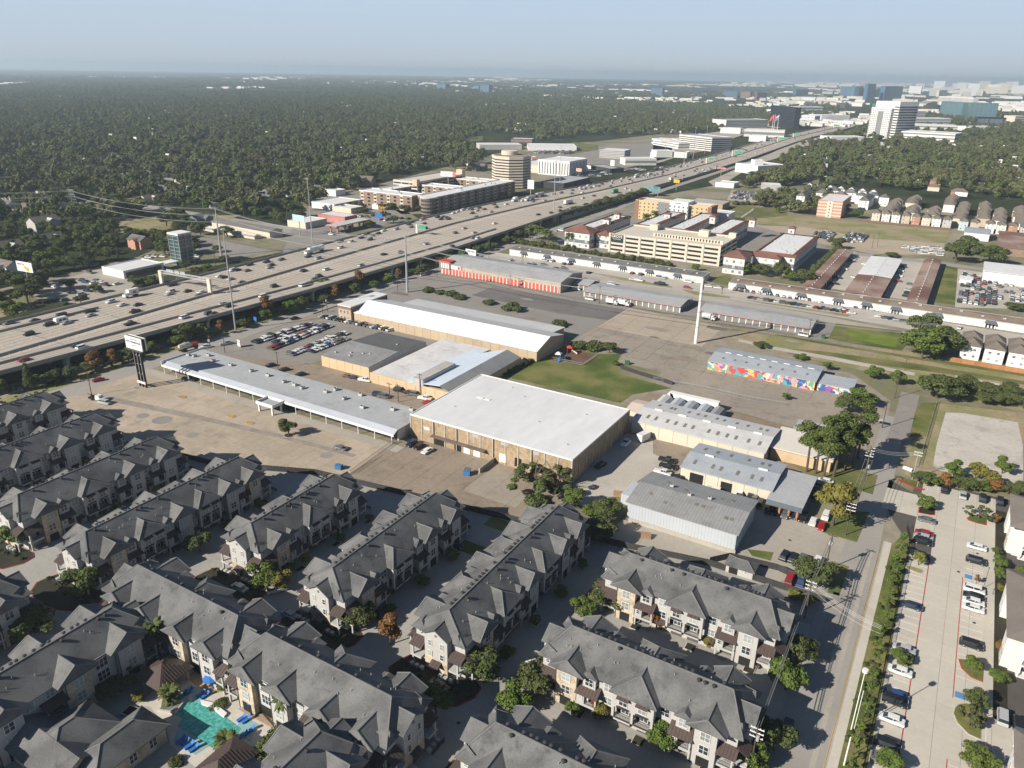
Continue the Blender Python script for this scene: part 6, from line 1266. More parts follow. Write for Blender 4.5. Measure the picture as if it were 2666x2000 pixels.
def carmesh(kind,colr):
 key = (kind,colr)
 if key not in CM:
  c = CP[kind];mb = MB()
  for k,i in (('body',0),('roof',0),('windows',1),('lamps',3)):
   o = len(mb.v);mb.v += c[k].v;mb.f += [tuple(a+o for a in f) for f in c[k].f];mb.m += [i]*len(c[k].f)
  for p in c['wheelpos']: mb.tube((p[0],p[1]-.11,p[2]),(p[0],p[1]+.11,p[2]),.34,.34,8,2)
  CM[key] = mb.mesh(kind,[PAINT[colr],M['glass'],M['tyre'],M['chrome']])
 return CM[key]
PM = {}
def pmesh(kind,part,m):
 key = (kind,part,m.name)
 if key not in PM: PM[key] = CP[kind][part].mesh(part,[m] if part != 'wheel' else [M['tyre'],M['hvac']])
 return PM[key]
CARS = []      # (kind, colour, x, y, z, rz, zone text)
NAME = {'sedan':'sedan','hatchback':'hatchback','suv':'suv','van':'van','pickup':'pickup_truck'}
def car(kind,colr,x,y,rz=0.0,z=.12,zone='',near=False): CARS.append((kind,colr,x,y,z,rz,zone,near))
rc = random.Random(11)
def rcol(): return rc.choices(['white','silver','grey','black','blue','red','brown','navy'],[26,15,14,26,4,5,3,5])[0]
def rkind(): return rc.choices(['sedan','suv','hatchback','pickup','van'],[44,30,10,12,4])[0]
ZL = 'in the left stall row of the right-hand car park';ZR = 'in the right stall row of the right-hand car park'
for p,k,c,z,dx in ((D1(1010,255),'sedan','grey',ZL,0),(D1(970,415),'sedan','red',ZL,0),(D1(965,465),'sedan','silver',ZL,0),(D1(965,525),'suv','black',ZL,0),(D1(950,690),'sedan','black',ZL,0),(D1(868,1325),'sedan','navy',ZL,0),
  (E1(915,720),'sedan','silver',ZL,0),(E1(888,895),'sedan','white',ZL,0),(E1(870,1090),'sedan','blue',ZL,0),(E1(855,1135),'suv','black',ZL,0),(E1(825,1275),'sedan','white',ZL,0),(E1(785,1475),'suv','black',ZL,0),(E1(750,1600),'suv','grey',ZL,0)):
 x,y = G(p,.7);car(k,c,7.1,y,0,.12,z,True)
for p,k,c in ((D1(1612,582),'sedan','white'),(D1(1628,765),'suv','black'),(D1(1590,1110),'suv','white'),(D1(1600,1200),'sedan','black'),(D1(1595,1265),'sedan','white'),(D1(1595,1345),'sedan','white'),(E1(1450,690),'suv','black')):
 x,y = G(p,.7);car(k,c,19.9,y,0,.12,ZR,True)
for p,k,c,r in ((E1(1690,1260),'suv','silver',H),(E1(1815,1320),'suv','black',H),(E1(1815,1435),'sedan','white',H)):
 x,y = G(p,.7);car(k,c,x,y,r,.12,'at the lower right edge beyond the hatched walkway',True)
for p,k,c in ((C9(1738,515),'sedan','black'),(C9(1850,548),'sedan','silver'),(C9(1965,568),'suv','black'),(C9(2068,585),'suv','black')):
 x,y = G(p,.7);car(k,c,x,y,H,.12,'against the hedge at the top of the right-hand car park',True)
for p,k,c in ((C9(690,630),'suv','navy'),(C9(738,642),'suv','black'),(C9(790,660),'suv','grey'),(C9(840,665),'sedan','navy'),(C9(895,683),'suv','black'),(C9(955,705),'sedan','white'),(C9(1005,730),'sedan','red'),(C9(635,600),'suv','black'),(C9(1030,672),'suv','white')):
 x,y = G(p,.7);car(k,c,x,y,-H,.07,'parked nose out in front of the grey roofed office',True)
for p,k,c,r in ((C9(1030,462),'sedan','white',0),(C9(985,485),'sedan','blue',0),(C9(980,512),'sedan','black',0),(C9(980,535),'suv','navy',0),(C9(960,555),'suv','black',0),(C9(1150,598),'sedan','black',0)):
 x,y = G(p,.7);car(k,c,x,y,0,.07,'in the shade right of the grey roofed office',True)
for p,k,c,r in ((C9(85,335),'pickup','black',0),(C9(90,372),'pickup','black',0),(C9(58,408),'pickup','white',0),(C9(165,438),'sedan','black',0),(C9(515,548),'pickup','white',H),(C9(580,560),'pickup','black',H),(C9(375,520),'pickup','white',0),(C9(610,560),'suv','grey',H)):
 x,y = G(p,.9);car(k,c,x,y,r+.05,.07,'in the yard beside the blue roofed workshop',True)
for p,k,c,r in ((C8(1915,250),'pickup','white',H),(C8(1755,390),'sedan','black',H-.2)): x,y = G(p,.9);car(k,c,x,y,r,.07,'in the shade beside the brick warehouse',True)
for p,k,c in ((C8(543,258),'suv','navy'),(C8(592,275),'sedan','black'),(C8(645,303),'sedan','white')): x,y = G(p,.7);car(k,c,x,y,-H-.05,.07,'by the brick warehouse loading front',True)
x,y = G(C8(90,285),.7);car('sedan','grey',x,y,.1,.1,'alone at the right end of the empty parking lot',True)
x,y = G(C4(670,1100),.7);car('suv','silver',x,y,.25,.1,'beside the tow truck in the empty parking lot',True)
x,y = G(C4(1208,948),.9);car('pickup','black',x,y,.35,.1,'behind the tall sign at the end of the strip mall',True)
for p,k,c,r in ((CA(1533,195),'sedan','silver',-.02),(CA(1855,367),'sedan','silver',-.02),(CA(2060,445),'suv','black',-.02),(CA(1770,205),'suv','white',1.0),(C7(1095,915),'pickup','black',0),(C7(1655,603),'sedan','silver',H),(CB(720,820),'sedan','black',-.1),(CB(1310,700),'suv','white',.9),(C8(820,905),'suv','black',0),(CB(360,350),'suv','black',H),(CC(800,1015),'suv','navy',H),(CC(570,620),'suv','brown',0),(C9(785,910),'suv','black',H-.1),(C9(838,925),'suv','black',H-.1),(C9(890,930),'suv','grey',H-.1),(C9(980,945),'suv','white',H-.1),(C9(815,1050),'suv','red',H),(C9(885,1060),'sedan','blue',H),(CA(20,1000),'suv','black',0)):
 x,y = G(p,.7);car(k,c,x,y,r,.07,'within the townhouse complex',True)
for p,k,c in ((C5(135,930),'sedan','brown'),(C5(180,940),'sedan','navy'),(C5(245,955),'pickup','white'),(C5(465,1020),'suv','black'),(C5(530,1035),'sedan','black'),(C5(560,1045),'suv','grey'),(C5(630,1072),'pickup','white'),(C5(650,1100),'sedan','red'),(C5(330,1050),'suv','navy'),(C5(365,1060),'suv','grey')):
 x,y = G(p,.7);car(k,c,x,y,.2,.08,'behind the strip mall below the peach walls')
for p,k,c in ((C4(1735,862),'sedan','black'),(C4(1820,890),'sedan','black'),(C4(1925,920),'sedan','black'),(C4(1450,722),'pickup','silver'),(C4(1885,562),'sedan','black'),(C4(1310,745),'pickup','white'),(C4(630,955),'sedan','red')):
 x,y = G(p,.7);car(k,c,x,y,1.2,.08,'near the entrance drive of the car sales lot')
def row(p0,p1,n,rz,zone,z=.1,jit=.15,colf=rcol,skip=.0):
 a = np.array(G(p0,.7));b_ = np.array(G(p1,.7))
 for i in range(n):
  if rc.random() < skip: continue
  q = a+(b_-a)*(i/(max(1,n-1)));car(rkind() if rc.random() < .5 else 'sedan',colf(),q[0]+rc.uniform(-jit,jit),q[1]+rc.uniform(-jit,jit),rz+rc.uniform(-.04,.04)+(math.pi if rc.random() < .3 else 0),z,zone)
row(C4(1635,712),C4(1990,598),18,.0,'in the front row of the car sales lot',colf=lambda: rc.choice(['white','silver','black','red','white','navy','black']))
row(C4(1735,752),C4(2100,608),19,.0,'in the second row of the car sales lot');row(C4(1765,715),C4(2080,612),15,.0,'in the third row of the car sales lot')
row(C4(1860,790),C4(2205,655),15,.0,'in the fourth row of the car sales lot');row(C4(1990,770),C4(2205,690),9,.0,'in the fifth row of the car sales lot')
row(F3(340,1455),F3(1310,1650),19,1.25,'in the row along the grass beside the tan warehouse')
Z1 = 'in front of the long white repair shop strip'
for p in ((1180,190),(1285,210),(1395,190),(1445,195),(1520,212),(1560,213),(1390,218),(1325,215),(1465,238),(1520,240),(1678,268),(1595,370),(1955,272),(2010,280),(1960,310),(2000,317),(2130,300),(2165,303),(2120,340),(2150,345)): x,y = G(C5(*p),.7);car(rkind(),rcol(),x,y,rc.choice((0,.3,H)),.1,Z1)
for p in ((60,320),(35,315),(205,342),(330,332),(385,340),(210,305)): x,y = G(C6(*p),.7);car(rkind(),rcol(),x,y,rc.choice((0,.2)),.13,Z1)
row(C6(490,350),C6(1090,432),17,H,'close in front of the brown roofed repair strip',.1);row(C6(585,400),C6(1180,490),19,.4,'in the outer row before the brown roofed repair strip',.1)
row(C6(1210,452),C6(1310,468),3,H,'close in front of the brown roofed repair strip',.1);row(C6(1350,512),C6(1495,538),5,.3,'in the outer row before the brown roofed repair strip',.1)
for p in ((1445,485),(2000,562),(1825,578),(1820,530),(1110,475),(1140,470)): x,y = G(C6(*p),.7);car(rkind(),rcol(),x,y,H,.1,'close in front of the brown roofed repair strip')
for p in ((1180,175),(1195,165),(1205,155),(1185,182),(1265,200),(1205,278),(1140,228),(1080,315),(1100,280),(1460,300),(1465,270),(1455,255),(1535,320),(1525,355),(1520,370),(1515,390),(1490,215),(1475,240)): x,y = G(C6(*p),.7);car(rkind(),rcol(),x,y,0,.1,'in the courts between the rusty roofed warehouses')
FT = 'on the freeway'
for cr,L_ in ((F1,[(60,425,'suv','grey'),(500,410,'sedan','black'),(415,605,'suv','black'),(700,468,'suv','black'),(945,445,'sedan','silver'),(1285,280,'pickup','black'),(1300,335,'sedan','silver'),(1590,140,'suv','white'),(1755,185,'sedan','white'),(1985,183,'sedan','black'),(1940,280,'pickup','black'),(1870,455,'pickup','black'),(1100,770,'sedan','black'),(1175,795,'suv','white'),(340,975,'sedan','red'),(880,345,'van','black')]),
  (F2,[(265,450,'pickup','black'),(245,545,'suv','white'),(225,580,'sedan','silver'),(487,540,'sedan','black'),(685,555,'sedan','white'),(650,600,'sedan','grey'),(945,325,'sedan','white'),(1010,340,'sedan','black'),(1105,365,'sedan','silver'),(1270,415,'sedan','black'),(1130,240,'suv','white'),(1205,235,'sedan','black'),(1345,245,'sedan','grey'),(1380,158,'sedan','black'),(1625,118,'suv','black'),(1690,165,'sedan','black'),(1660,200,'sedan','silver'),(1835,85,'sedan','grey'),(2150,245,'sedan','black'),(1735,468,'suv','navy'),(2150,455,'van','white'),(1575,612,'suv','white'),(1000,722,'sedan','silver'),(1080,752,'suv','black'),(795,862,'suv','black'),(440,915,'suv','white'),(1020,905,'sedan','black')]),
  (F3,[(120,595,'sedan','navy'),(265,620,'suv','silver'),(590,380,'suv','black'),(740,382,'suv','white'),(590,466,'suv','white'),(885,325,'suv','black'),(905,298,'sedan','white'),(955,265,'sedan','navy'),(1050,298,'sedan','grey'),(1015,350,'suv','black'),(1130,262,'sedan','black'),(1205,222,'sedan','white'),(1390,200,'suv','silver'),(1605,170,'sedan','grey'),(1570,130,'sedan','navy'),(1610,100,'sedan','navy'),(1750,60,'van','silver'),(1790,122,'sedan','red'),(1810,190,'suv','black'),(1985,28,'suv','black'),(2035,58,'suv','black'),(2070,25,'sedan','navy'),(2110,33,'sedan','grey'),(2145,55,'suv','black'),(1210,562,'sedan','black'),(1460,538,'suv','navy'),(1825,410,'pickup','silver'),(60,800,'sedan','black'),(385,780,'suv','white'),(280,878,'suv','black'),(215,925,'sedan','black'),(885,722,'suv','silver'),(60,1010,'van','white')]),
  (F4,[(170,522,'sedan','white'),(230,502,'sedan','white'),(300,478,'suv','white'),(385,470,'suv','silver'),(430,470,'sedan','grey'),(540,448,'sedan','black'),(510,488,'sedan','silver'),(612,468,'sedan','red'),(440,525,'suv','black'),(495,578,'sedan','grey'),(750,398,'sedan','brown'),(785,438,'suv','grey'),(708,505,'sedan','silver'),(928,395,'sedan','white'),(1105,318,'sedan','brown'),(1160,345,'sedan','white'),(1315,358,'sedan','grey'),(1490,278,'suv','grey'),(1480,342,'sedan','silver'),(1615,248,'sedan','grey'),(1725,232,'suv','black'),(1880,195,'suv','grey'),(1875,242,'sedan','black'),(1905,150,'sedan','black'),(1955,150,'sedan','grey'),(1990,158,'sedan','white'),(2065,158,'suv','white'),(2060,175,'sedan','grey'),(2005,182,'sedan','silver'),(2145,158,'suv','grey'),(2105,125,'sedan','white'),(2025,228,'sedan','white'),(2030,305,'suv','white'),(2190,272,'sedan','navy'),(1700,440,'sedan','grey'),(1705,485,'sedan','black'),(1575,518,'sedan','black'),(1390,545,'sedan','black'),(760,672,'sedan','white'),(325,742,'sedan','silver'),(195,808,'suv','grey'),(465,803,'sedan','silver'),(445,878,'sedan','grey'),(520,882,'suv','white'),(150,1000,'suv','grey')]),
  (F5,[(25,590,'sedan','navy'),(60,600,'sedan','white'),(125,598,'sedan','silver'),(125,615,'sedan','grey'),(210,600,'sedan','grey'),(170,568,'sedan','white'),(250,550,'suv','grey'),(270,575,'suv','white'),(330,575,'sedan','black'),(380,548,'sedan','black'),(345,530,'sedan','black'),(435,515,'sedan','black'),(495,578,'sedan','navy'),(525,500,'sedan','silver'),(510,535,'suv','silver'),(640,508,'suv','silver'),(670,462,'sedan','grey'),(695,448,'sedan','silver'),(770,482,'sedan','black'),(800,508,'suv','silver'),(800,408,'sedan','black'),(715,415,'sedan','black'),(570,460,'sedan','white'),(260,716,'sedan','black'),(95,748,'suv','white'),(715,612,'suv','white'),(785,632,'sedan','white'),(1430,440,'sedan','black'),(1545,425,'sedan','navy'),(1710,360,'suv','black'),(1830,340,'sedan','white'),(1945,335,'sedan','grey'),(1775,388,'sedan','blue'),(1840,382,'sedan','grey'),(1790,408,'sedan','silver'),(1320,330,'sedan','silver'),(1330,302,'suv','grey'),(1410,300,'sedan','grey'),(1640,240,'sedan','black'),(1510,270,'suv','silver'),(2015,322,'sedan','white')])):
 for px_,py_,k,c in L_:
  z = 7.6
  for _ in range(3): x,y = G(cr(px_,py_),z);z = fz(y)+.6
  if not xf(y)+1.5 < x < xn(y)-1.2: x = min(max(x,xf(y)+2.4),xn(y)-2.4)
  d = math.atan2(40,xm(y+40)-xm(y));car(k,c,x,y,d+(math.pi if x < xm(y) else 0),fz(y)+.02,FT)
for k in range(170):     # thinner, further traffic seen as specks
 y = 900+2600*rc.random()**1.3;s = -1 if rc.random() < .68 else 1;t_ = .2+.72*rc.randint(0,6)/6;x = cross(y,t_,s);d = math.atan2(40,xm(y+40)-xm(y));car(rkind(),rcol(),x,y,d+(math.pi if s < 0 else 0),fz(y)+.02,'far')
def lotfill(poly,sx,sy,p,rz=0.0,zone='far',cols_=None,z=.12):
 P_ = [G(q) for q in poly];xs = [a for a,b in P_];ys = [b for a,b in P_];y = min(ys)
 def inside(x,y):
  c = False;n = len(P_);j = n-1
  for i in range(n):
   (x1,y1),(x2,y2) = P_[i],P_[j]
   if (y1 > y) != (y2 > y) and x < (x2-x1)*(y-y1)/(y2-y1)+x1: c = not c
   j = i
  return c
 while y < max(ys):
  x = min(xs)
  while x < max(xs):
   if inside(x,y) and rc.random() < p: car(rkind(),rc.choice(cols_) if cols_ else rcol(),x,y,rz+rc.uniform(-.1,.1),z,zone)
   x += sx
  y += sy
W_ = ['white','white','white','silver']
lotfill([C6(1800,440),C6(1830,240),C6(2060,310),C6(2060,455)],2.9,6.2,.8,H);lotfill([C6(2030,420),C6(2060,330),C6(2212,310),C6(2212,440)],3.0,6.5,.6,H,cols_=W_+['grey'])
lotfill([C3(460,845),C3(490,800),C3(900,835),C3(860,860)],2.8,6.5,.8,H);lotfill([G3(60,410),G3(90,385),G3(170,405),G3(120,440)],2.8,6,.8,H);lotfill([G3(170,450),G3(240,400),G3(370,410),G3(320,455)],2.8,6,.9,H,cols_=['black','navy','white','silver','grey'])
lotfill([C3(1480,1130),C3(1500,1120),C3(1740,1140),C3(1740,1185),C3(1540,1175)],3.0,7,.55,.3,cols_=W_);lotfill([C3(960,1040),C3(1090,1045),C3(1060,1090),C3(940,1075)],2.8,6,.7,H)
lotfill([C2(1330,600),C2(1600,600),C2(1560,620),C2(1340,615)],2.8,7,.8,H);lotfill([G6(390,310),G6(640,290),G6(660,320),G6(400,350)],3,7,.5,.3);lotfill([G6(680,280),G6(860,275),G6(900,290),G6(700,305)],3,7,.4,.3)
for p in ((530,320),(550,330),(600,335),(620,320),(650,330),(665,345),(680,348),(400,330),(480,400),(520,408),(460,395),(560,385),(380,440),(415,445),(640,385),(350,360),(360,438),(575,268),(750,340)): x,y = G(C4(*p),.7);car(rkind(),rcol(),x,y,rc.choice((0,H,.3)),.12,'in the car lot across the freeway at the left')
for p in ((950,170),(985,165),(1040,165),(1270,190),(1255,165)): x,y = G(C4(*p),.7);car(rkind(),'white',x,y,.3,.12,'behind the low white showroom')
for p in ((195,1010),(225,1015),(260,1018),(300,1010),(350,1035),(380,1040),(30,1130),(110,1080),(150,1085),(480,1028),(525,1030)): x,y = G(C2(*p),.7);car(rkind(),rcol(),x,y,rc.choice((0,H)),.12,'around the petrol station')
for p in ((2180,410),(2090,420),(980,430)): pass
def area(c): d = math.hypot(math.hypot(c[2],c[3]),CAM_H);return d
seen = [c for c in CARS if -15 < S2(c[2],c[3])[0] < 2680 and S2(c[2],c[3])[1] < 2010]
seen.sort(key=area);keep = seen[:300];rest = seen[300:]
ORD = ['leftmost','second from the left','third from the left','fourth from the left','fifth from the left','sixth from the left','seventh from the left','eighth from the left','ninth from the left','tenth from the left']
LM = [('near the truss sign gantry',G(F2(450,330),7)),('behind the tall twin legged sign',G(F1(1800,700),7)),('at the left photo edge',G(F1(200,700),7)),('beside the tall slim mast',G(F2(1180,700),7)),('near the petrol station',G(F3(250,520),7)),('near the green guide sign',G(F3(1750,200),7)),('behind the tall steel power pole',G(F3(1530,600),7)),('above the cross street underpass',G(F4(700,700),7)),('in front of the octagonal tower',G(F4(1250,350),7)),('beside the tree belt',G(F4(1650,480),4)),('abreast of the orange and white hotel',G(F5(500,600),3)),('before the far sign gantries',G(F5(1700,300),2)),('beyond the retail signs',G(F5(1000,400),2))]
groups = {}
for c in keep:
 z = c[6]
 if z == FT:
  side = 'far' if c[2] < xm(c[3]) else 'near';lm = min(LM,key=lambda q: math.hypot(q[1][0]-c[2],q[1][1]-c[3]))[0];z = f'on {side} freeway lanes {lm}'
 groups.setdefault((c[0],c[1],z),[]).append(c)
GRP = {ZL:'cars in the right-hand car park',ZR:'cars in the right-hand car park',FT:'vehicles driving on the freeway'}
adj = {'pickup':'pickup truck','suv':'SUV'}
for (k,c_,z),L_ in groups.items():
 L_.sort(key=lambda c: S2(c[2],c[3])[0])
 for i,c in enumerate(L_):
  kk = adj.get(k,k);what = f'{c_} {kk}'
  lb = f'{what} {z}' if len(L_) == 1 else (f'leftmost {what} {z}' if i == 0 else f'{ORD[min(i, 9)].split()[0]} {what} from left {z}')
  if c[7]:
   t = thing(NAME[k],lb,kk.lower() if k != 'pickup' else 'pickup truck',(c[2],c[3],c[4]),c[5],group=GRP.get(c[6],'parked cars'))
   ob('body',pmesh(k,'body',PAINT[c_]),t);ob('roof',pmesh(k,'roof',PAINT[c_]),t);ob('windows',pmesh(k,'windows',M['glass']),t);ob('headlights',pmesh(k,'lamps',M['chrome']),t)
   for p in CP[k]['wheelpos']: ob('wheel',pmesh(k,'wheel',M['tyre']),t,p)
  else:
   ob(NAME[k],carmesh(k,c_),None,(c[2],c[3],c[4]),c[5],lb,kk.lower() if k != 'pickup' else 'pickup truck',GRP.get(c[6],'parked cars'))
mb = MB();mats_ = [PAINT[c] for c in ('white','silver','grey','black','blue','red','brown','navy')]+[M['glass']];ci = {c: i for i,c in enumerate(('white','silver','grey','black','blue','red','brown','navy'))}
for c in rest:
 L,Wd,Ht = SPEC[c[0]][:3];m_ = Matrix.Translation((c[2],c[3],c[4])) @ Matrix.Rotation(c[5],4,'Z')
 q = MB();q.box(-L/2,L/2,-Wd/2,Wd/2,.25,.95,ci.get(c[1],0));q.box(-L*.4,L*.2,-Wd/2+.12,Wd/2-.12,.95,Ht-.1,8);q.box(-L*.34,L*.12,-Wd/2+.2,Wd/2-.2,Ht-.1,Ht,ci.get(c[1],0))
 o = len(mb.v);mb.v += [tuple(m_ @ Vector(v)) for v in q.v];mb.f += [tuple(i+o for i in f) for f in q.f];mb.m += q.m
mb.build('distant_cars',mats_,kind='stuff')
def truck(label,p,L,cabc,boxc,z=None,fwd=True,kind='tractor_trailer',cat='lorry',xy=None,rz=None,h=4.0):
 if xy: x,y = xy;zz = .1
 else:
  z_ = 8
  for _ in range(3): x,y = G(p,z_);z_ = fz(y)+1.5
  zz = fz(y)+.03
 d = rz if rz is not None else math.atan2(40,xm(y+40)-xm(y))+(math.pi if x < xm(y) else 0)
 t = thing(kind,label,cat,(x,y,zz),d);c = MB();cl = 2.2 if L < 10 else 3.0;f = L/2
 c.box(f-cl,f-.2,-1.15,1.15,.6,2.1 if L > 10 else 1.9);c.box(f-cl,f-cl*.45,-1.1,1.1,2.1 if L > 10 else 1.9,3.1 if L > 10 else 2.6);c.build('cab',PAINT[cabc],t)
 g = MB();g.box(f-cl*.45,f-cl*.44+.03,-1.0,1.0,1.95,2.9 if L > 10 else 2.5);g.build('windscreen',M['glass'],t)
 b_ = MB();b_.box(-f,f-cl-.4,-1.25,1.25,1.1,h);bo = b_.build('cargo_box',boxc,t)
 wh = MB();wh.tube((0,-1.2,.5),(0,1.2,.5),.5,.5,10);wm = wh.mesh('axle_wheels',[M['tyre']])
 for x_ in ([f-1.2,-f+1.2,-f+2.5] + ([f-cl-1.2,f-cl-2.5] if L > 10 else [])): ob('axle_wheels',wm,t,(x_,0,0))
 return t,bo
wbox = PAINT['white'];gb = PAINT['silver']
truck('white tractor trailer on the far carriageway just before the petrol station',F3(210,510),17,'white',wbox)
t,bo = truck('white box truck with an orange emblem on the freeway beside the white showroom',F1(1880,30),8.5,'white',wbox,kind='box_truck');e = MB();e.box(-2.5,-.5,1.26,1.3,1.8,3.0);e.build('emblem',mat('orange_emblem',(0.7,0.2,0.04)),bo)
truck('white box truck on the far carriageway in front of the brick apartments',F4(1050,335),8,'white',wbox,kind='box_truck');truck('grey tanker tractor trailer left of the octagonal tower base sign',F4(1265,320),15,'white',gb);truck('grey tractor trailer just ahead of the tanker on the far carriageway',F4(1400,270),16,'black',gb)
truck('white tractor trailer seen from behind on the near carriageway beside the hedge',F4(1825,370),14,'white',wbox);truck('tractor trailer with a green and yellow painted side beside the hedge',F5(560,655),14,'white',mat('green_yellow_trailer',(0.08,0.35,0.15),var=.1));truck('grey tractor trailer in dense traffic abreast of the retail signs',F5(870,435),13,'white',gb);truck('red and grey tractor trailer beyond the retail signs',F5(1220,332),14,'red',gb);truck('dark tractor trailer right behind the red one',F5(1140,340),13,'black',PAINT['grey']);truck('flatbed truck near the far sign gantries',F5(1060,395),12,'white',gb,h=1.8);truck('white truck on the near carriageway by the trees',F5(1370,480),11,'white',wbox)
x,y = G(F1(875,400),8.5);t = thing('camper_trailer','white camper trailer towed by a black SUV on the far carriageway','camper',(x,y,fz(y)),-H);b_ = MB();b_.box(-2.8,2.8,-1.2,1.2,.5,2.6);b_.slab([(-2.4,-1.1,2.8),(2.4,-1.1,2.8),(2.4,1.1,2.8),(-2.4,1.1,2.8)],.2);b_.build('body',wbox,t);g = MB();g.box(-1.6,-.4,1.2,1.25,1.3,2.1);g.box(.3,1.5,1.2,1.25,1.3,2.1);g.build('windows',M['glass'],t);wh = MB();wh.tube((0,-1.1,.35),(0,1.1,.35),.35,.35,8);wh.build('wheels',M['tyre'],t)
x,y = G(C4(625,1075),.8);t = thing('tow_truck','black and white tow truck in the corner of the empty parking lot','tow truck',(x,y,.1),.25);b_ = MB();b_.box(-.3,3.2,-1.1,1.1,.5,1.3);b_.box(-.2,1.6,-1.0,1.0,1.3,2.2);b_.build('cab',wbox,t);b_ = MB();b_.box(-3.4,-.3,-1.15,1.15,.6,1.2);b_.box(-2.8,-2.4,-.2,.2,1.2,2.2);b_.tube((-2.5,0,1.4),(-4.4,0,2.3),.12,.12,6);b_.build('towing_bed',M['black'],t);wh = MB();[wh.tube((q,-1.1,.45),(q,1.1,.45),.45,.45,10) for q in (2.2,-1.9)];wh.build('wheels',M['tyre'],t)
x,y = G(F2(490,1350),1.5);t = thing('concrete_mixer','concrete mixer truck with a red cab on the frontage road behind the strip mall','mixer truck',(x,y,.1),1.5);c = MB();c.box(2.6,4.6,-1.2,1.2,.7,2.8);c.build('cab',PAINT['red'],t);c = MB();c.box(-4.5,2.6,-.5,.5,.8,1.2);c.build('chassis',M['trim'],t);c = MB();c.tube((-4.2,0,2.9),(-1.4,0,2.6),.7,1.35,12);c.tube((-1.4,0,2.6),(.8,0,2.4),1.35,1.3,12);c.tube((.8,0,2.4),(2.3,0,2.2),1.3,.7,12);c.build('drum',mat('mixer_drum',(0.5,0.47,0.42),var=.2),t);wh = MB();[wh.tube((q,-1.2,.5),(q,1.2,.5),.5,.5,10) for q in (3.6,-1.5,-2.9)];wh.build('wheels',M['tyre'],t)
MV = [(C6(335,520),'white moving truck parked before the grey doored storage building',-.1),(C5(1830,462),'white moving truck, left of two before the middle storage building',-.1),(C5(1905,470),'white moving truck, right of two before the middle storage building',-.1)]
for p,lb,r in MV: truck(lb,None,7.2,'white',wbox,kind='moving_truck',cat='truck',xy=G(p,1.2),rz=r,h=3.3)
for p,lb in ((C5(1685,435),'white cargo van before the middle storage building'),(C6(900,620),'white ribbed cargo van at the right end of the storage buildings'),(C5(1600,370),'silver minivan between the storage buildings'),(C5(612,280),'white minivan on the frontage road beside the freeway piers'),(C5(1825,340),'white van parked on the storage street'),(F4(1720,765),'white bus like van at the underpass junction')):
 x,y = G(p,1);ob('van',carmesh('van','white'),None,(x,y,.12),1.5 if 'frontage' in lb else 0,lb,'van')
x,y = G(C8(2028,220),1.2);t = thing('white_trailer','white enclosed utility trailer at the corner of the gravel yard','trailer',(x,y,.06),1.3);b_ = MB();b_.box(-2.4,2.4,-1.2,1.2,.5,3.0);b_.build('box',wbox,t);b_ = MB();b_.box(2.4,3.6,-.06,.06,.45,.55);b_.build('drawbar',M['trim'],t);wh = MB();wh.tube((0,-1.15,.38),(0,1.15,.38),.38,.38,8);wh.build('wheels',M['tyre'],t)
for i in range(5):
 x,y = G(C5(1220+i*62+(0 if i < 2 else 20),240+i*8),1);t = thing('white_container',f'white container box, {ORD[i]}, behind the red doored storage building','container',(x,y,.1),0,'white rental containers');b_ = MB();b_.box(-2.4,2.4,-1.2,1.2,.1,2.5);bo = b_.build('body',wbox,t);b_ = MB();b_.box(-1.4,1.4,-1.24,-1.2,.7,1.8);b_.build('emblem',M['red'],bo)
t = thing('blue_dumpster','blue dumpster with its lid open on the brown yard before the brick warehouse','dumpster',(*G(C8(900,450),.5),.05),.3);b_ = MB();b_.box(-1.1,1.1,-.8,.8,.1,1.5);b_.build('bin',mat('blue_dumpster',(0.05,0.17,0.35),var=.1),t);b_ = MB();b_.slab([(-1.1,.7,1.5),(1.1,.7,1.5),(1.1,1.1,2.1),(-1.1,1.1,2.1)],.06);b_.build('lid',M['trim'],t)
t = thing('blue_dumpster','dark blue dumpster at the corner of the yard fence next to the townhouses','dumpster',(*G(C8(80,412),.5),.05),.2);b_ = MB();b_.box(-1.1,1.1,-.8,.8,.1,1.5);b_.build('bin',mat('blue_dumpster',(0.05,0.17,0.35),var=.1),t)
t = thing('green_dumpster','green dumpster beside the playground fence','dumpster',(*G(C5(1925,850),.5),.08),.2);b_ = MB();b_.box(-1.0,1.0,-.8,.8,.1,1.5);b_.build('bin',mat('green_dumpster',(0.03,0.13,0.06),var=.1),t)
t = thing('green_dumpster','green bin beside the bushes right of the storage building','dumpster',(*G(C6(1015,638),.5),.1),0);b_ = MB();b_.box(-.8,.8,-.8,.8,.1,1.5);b_.build('bin',mat('green_dumpster',(0.03,0.13,0.06),var=.1),t)
x,y = G(G8(625,775),1);t = thing('white_tank','long white horizontal tank lying in the concrete drainage channel','tank',(x,y,.1),-.05);b_ = MB();b_.tube((-2.8,0,.9),(2.8,0,.9),.7,.7,12);b_.build('body',wbox,t)
x,y = G(G8(1090,860),1);car_ = ob('pickup_truck',carmesh('pickup','silver'),None,(x,y,.12),.8,'silver pickup at the far end of the concrete drainage channel','pickup truck')
x,y = G(C9(1520,390),.5);t = thing('covered_boat','small white covered object on the grass where the street meets the driveway','boat',(x,y,.1),-.3);b_ = MB();b_.pent(-1.4,1.4,-.6,.6,0,.5,.9);b_.build('cover',wbox,t)
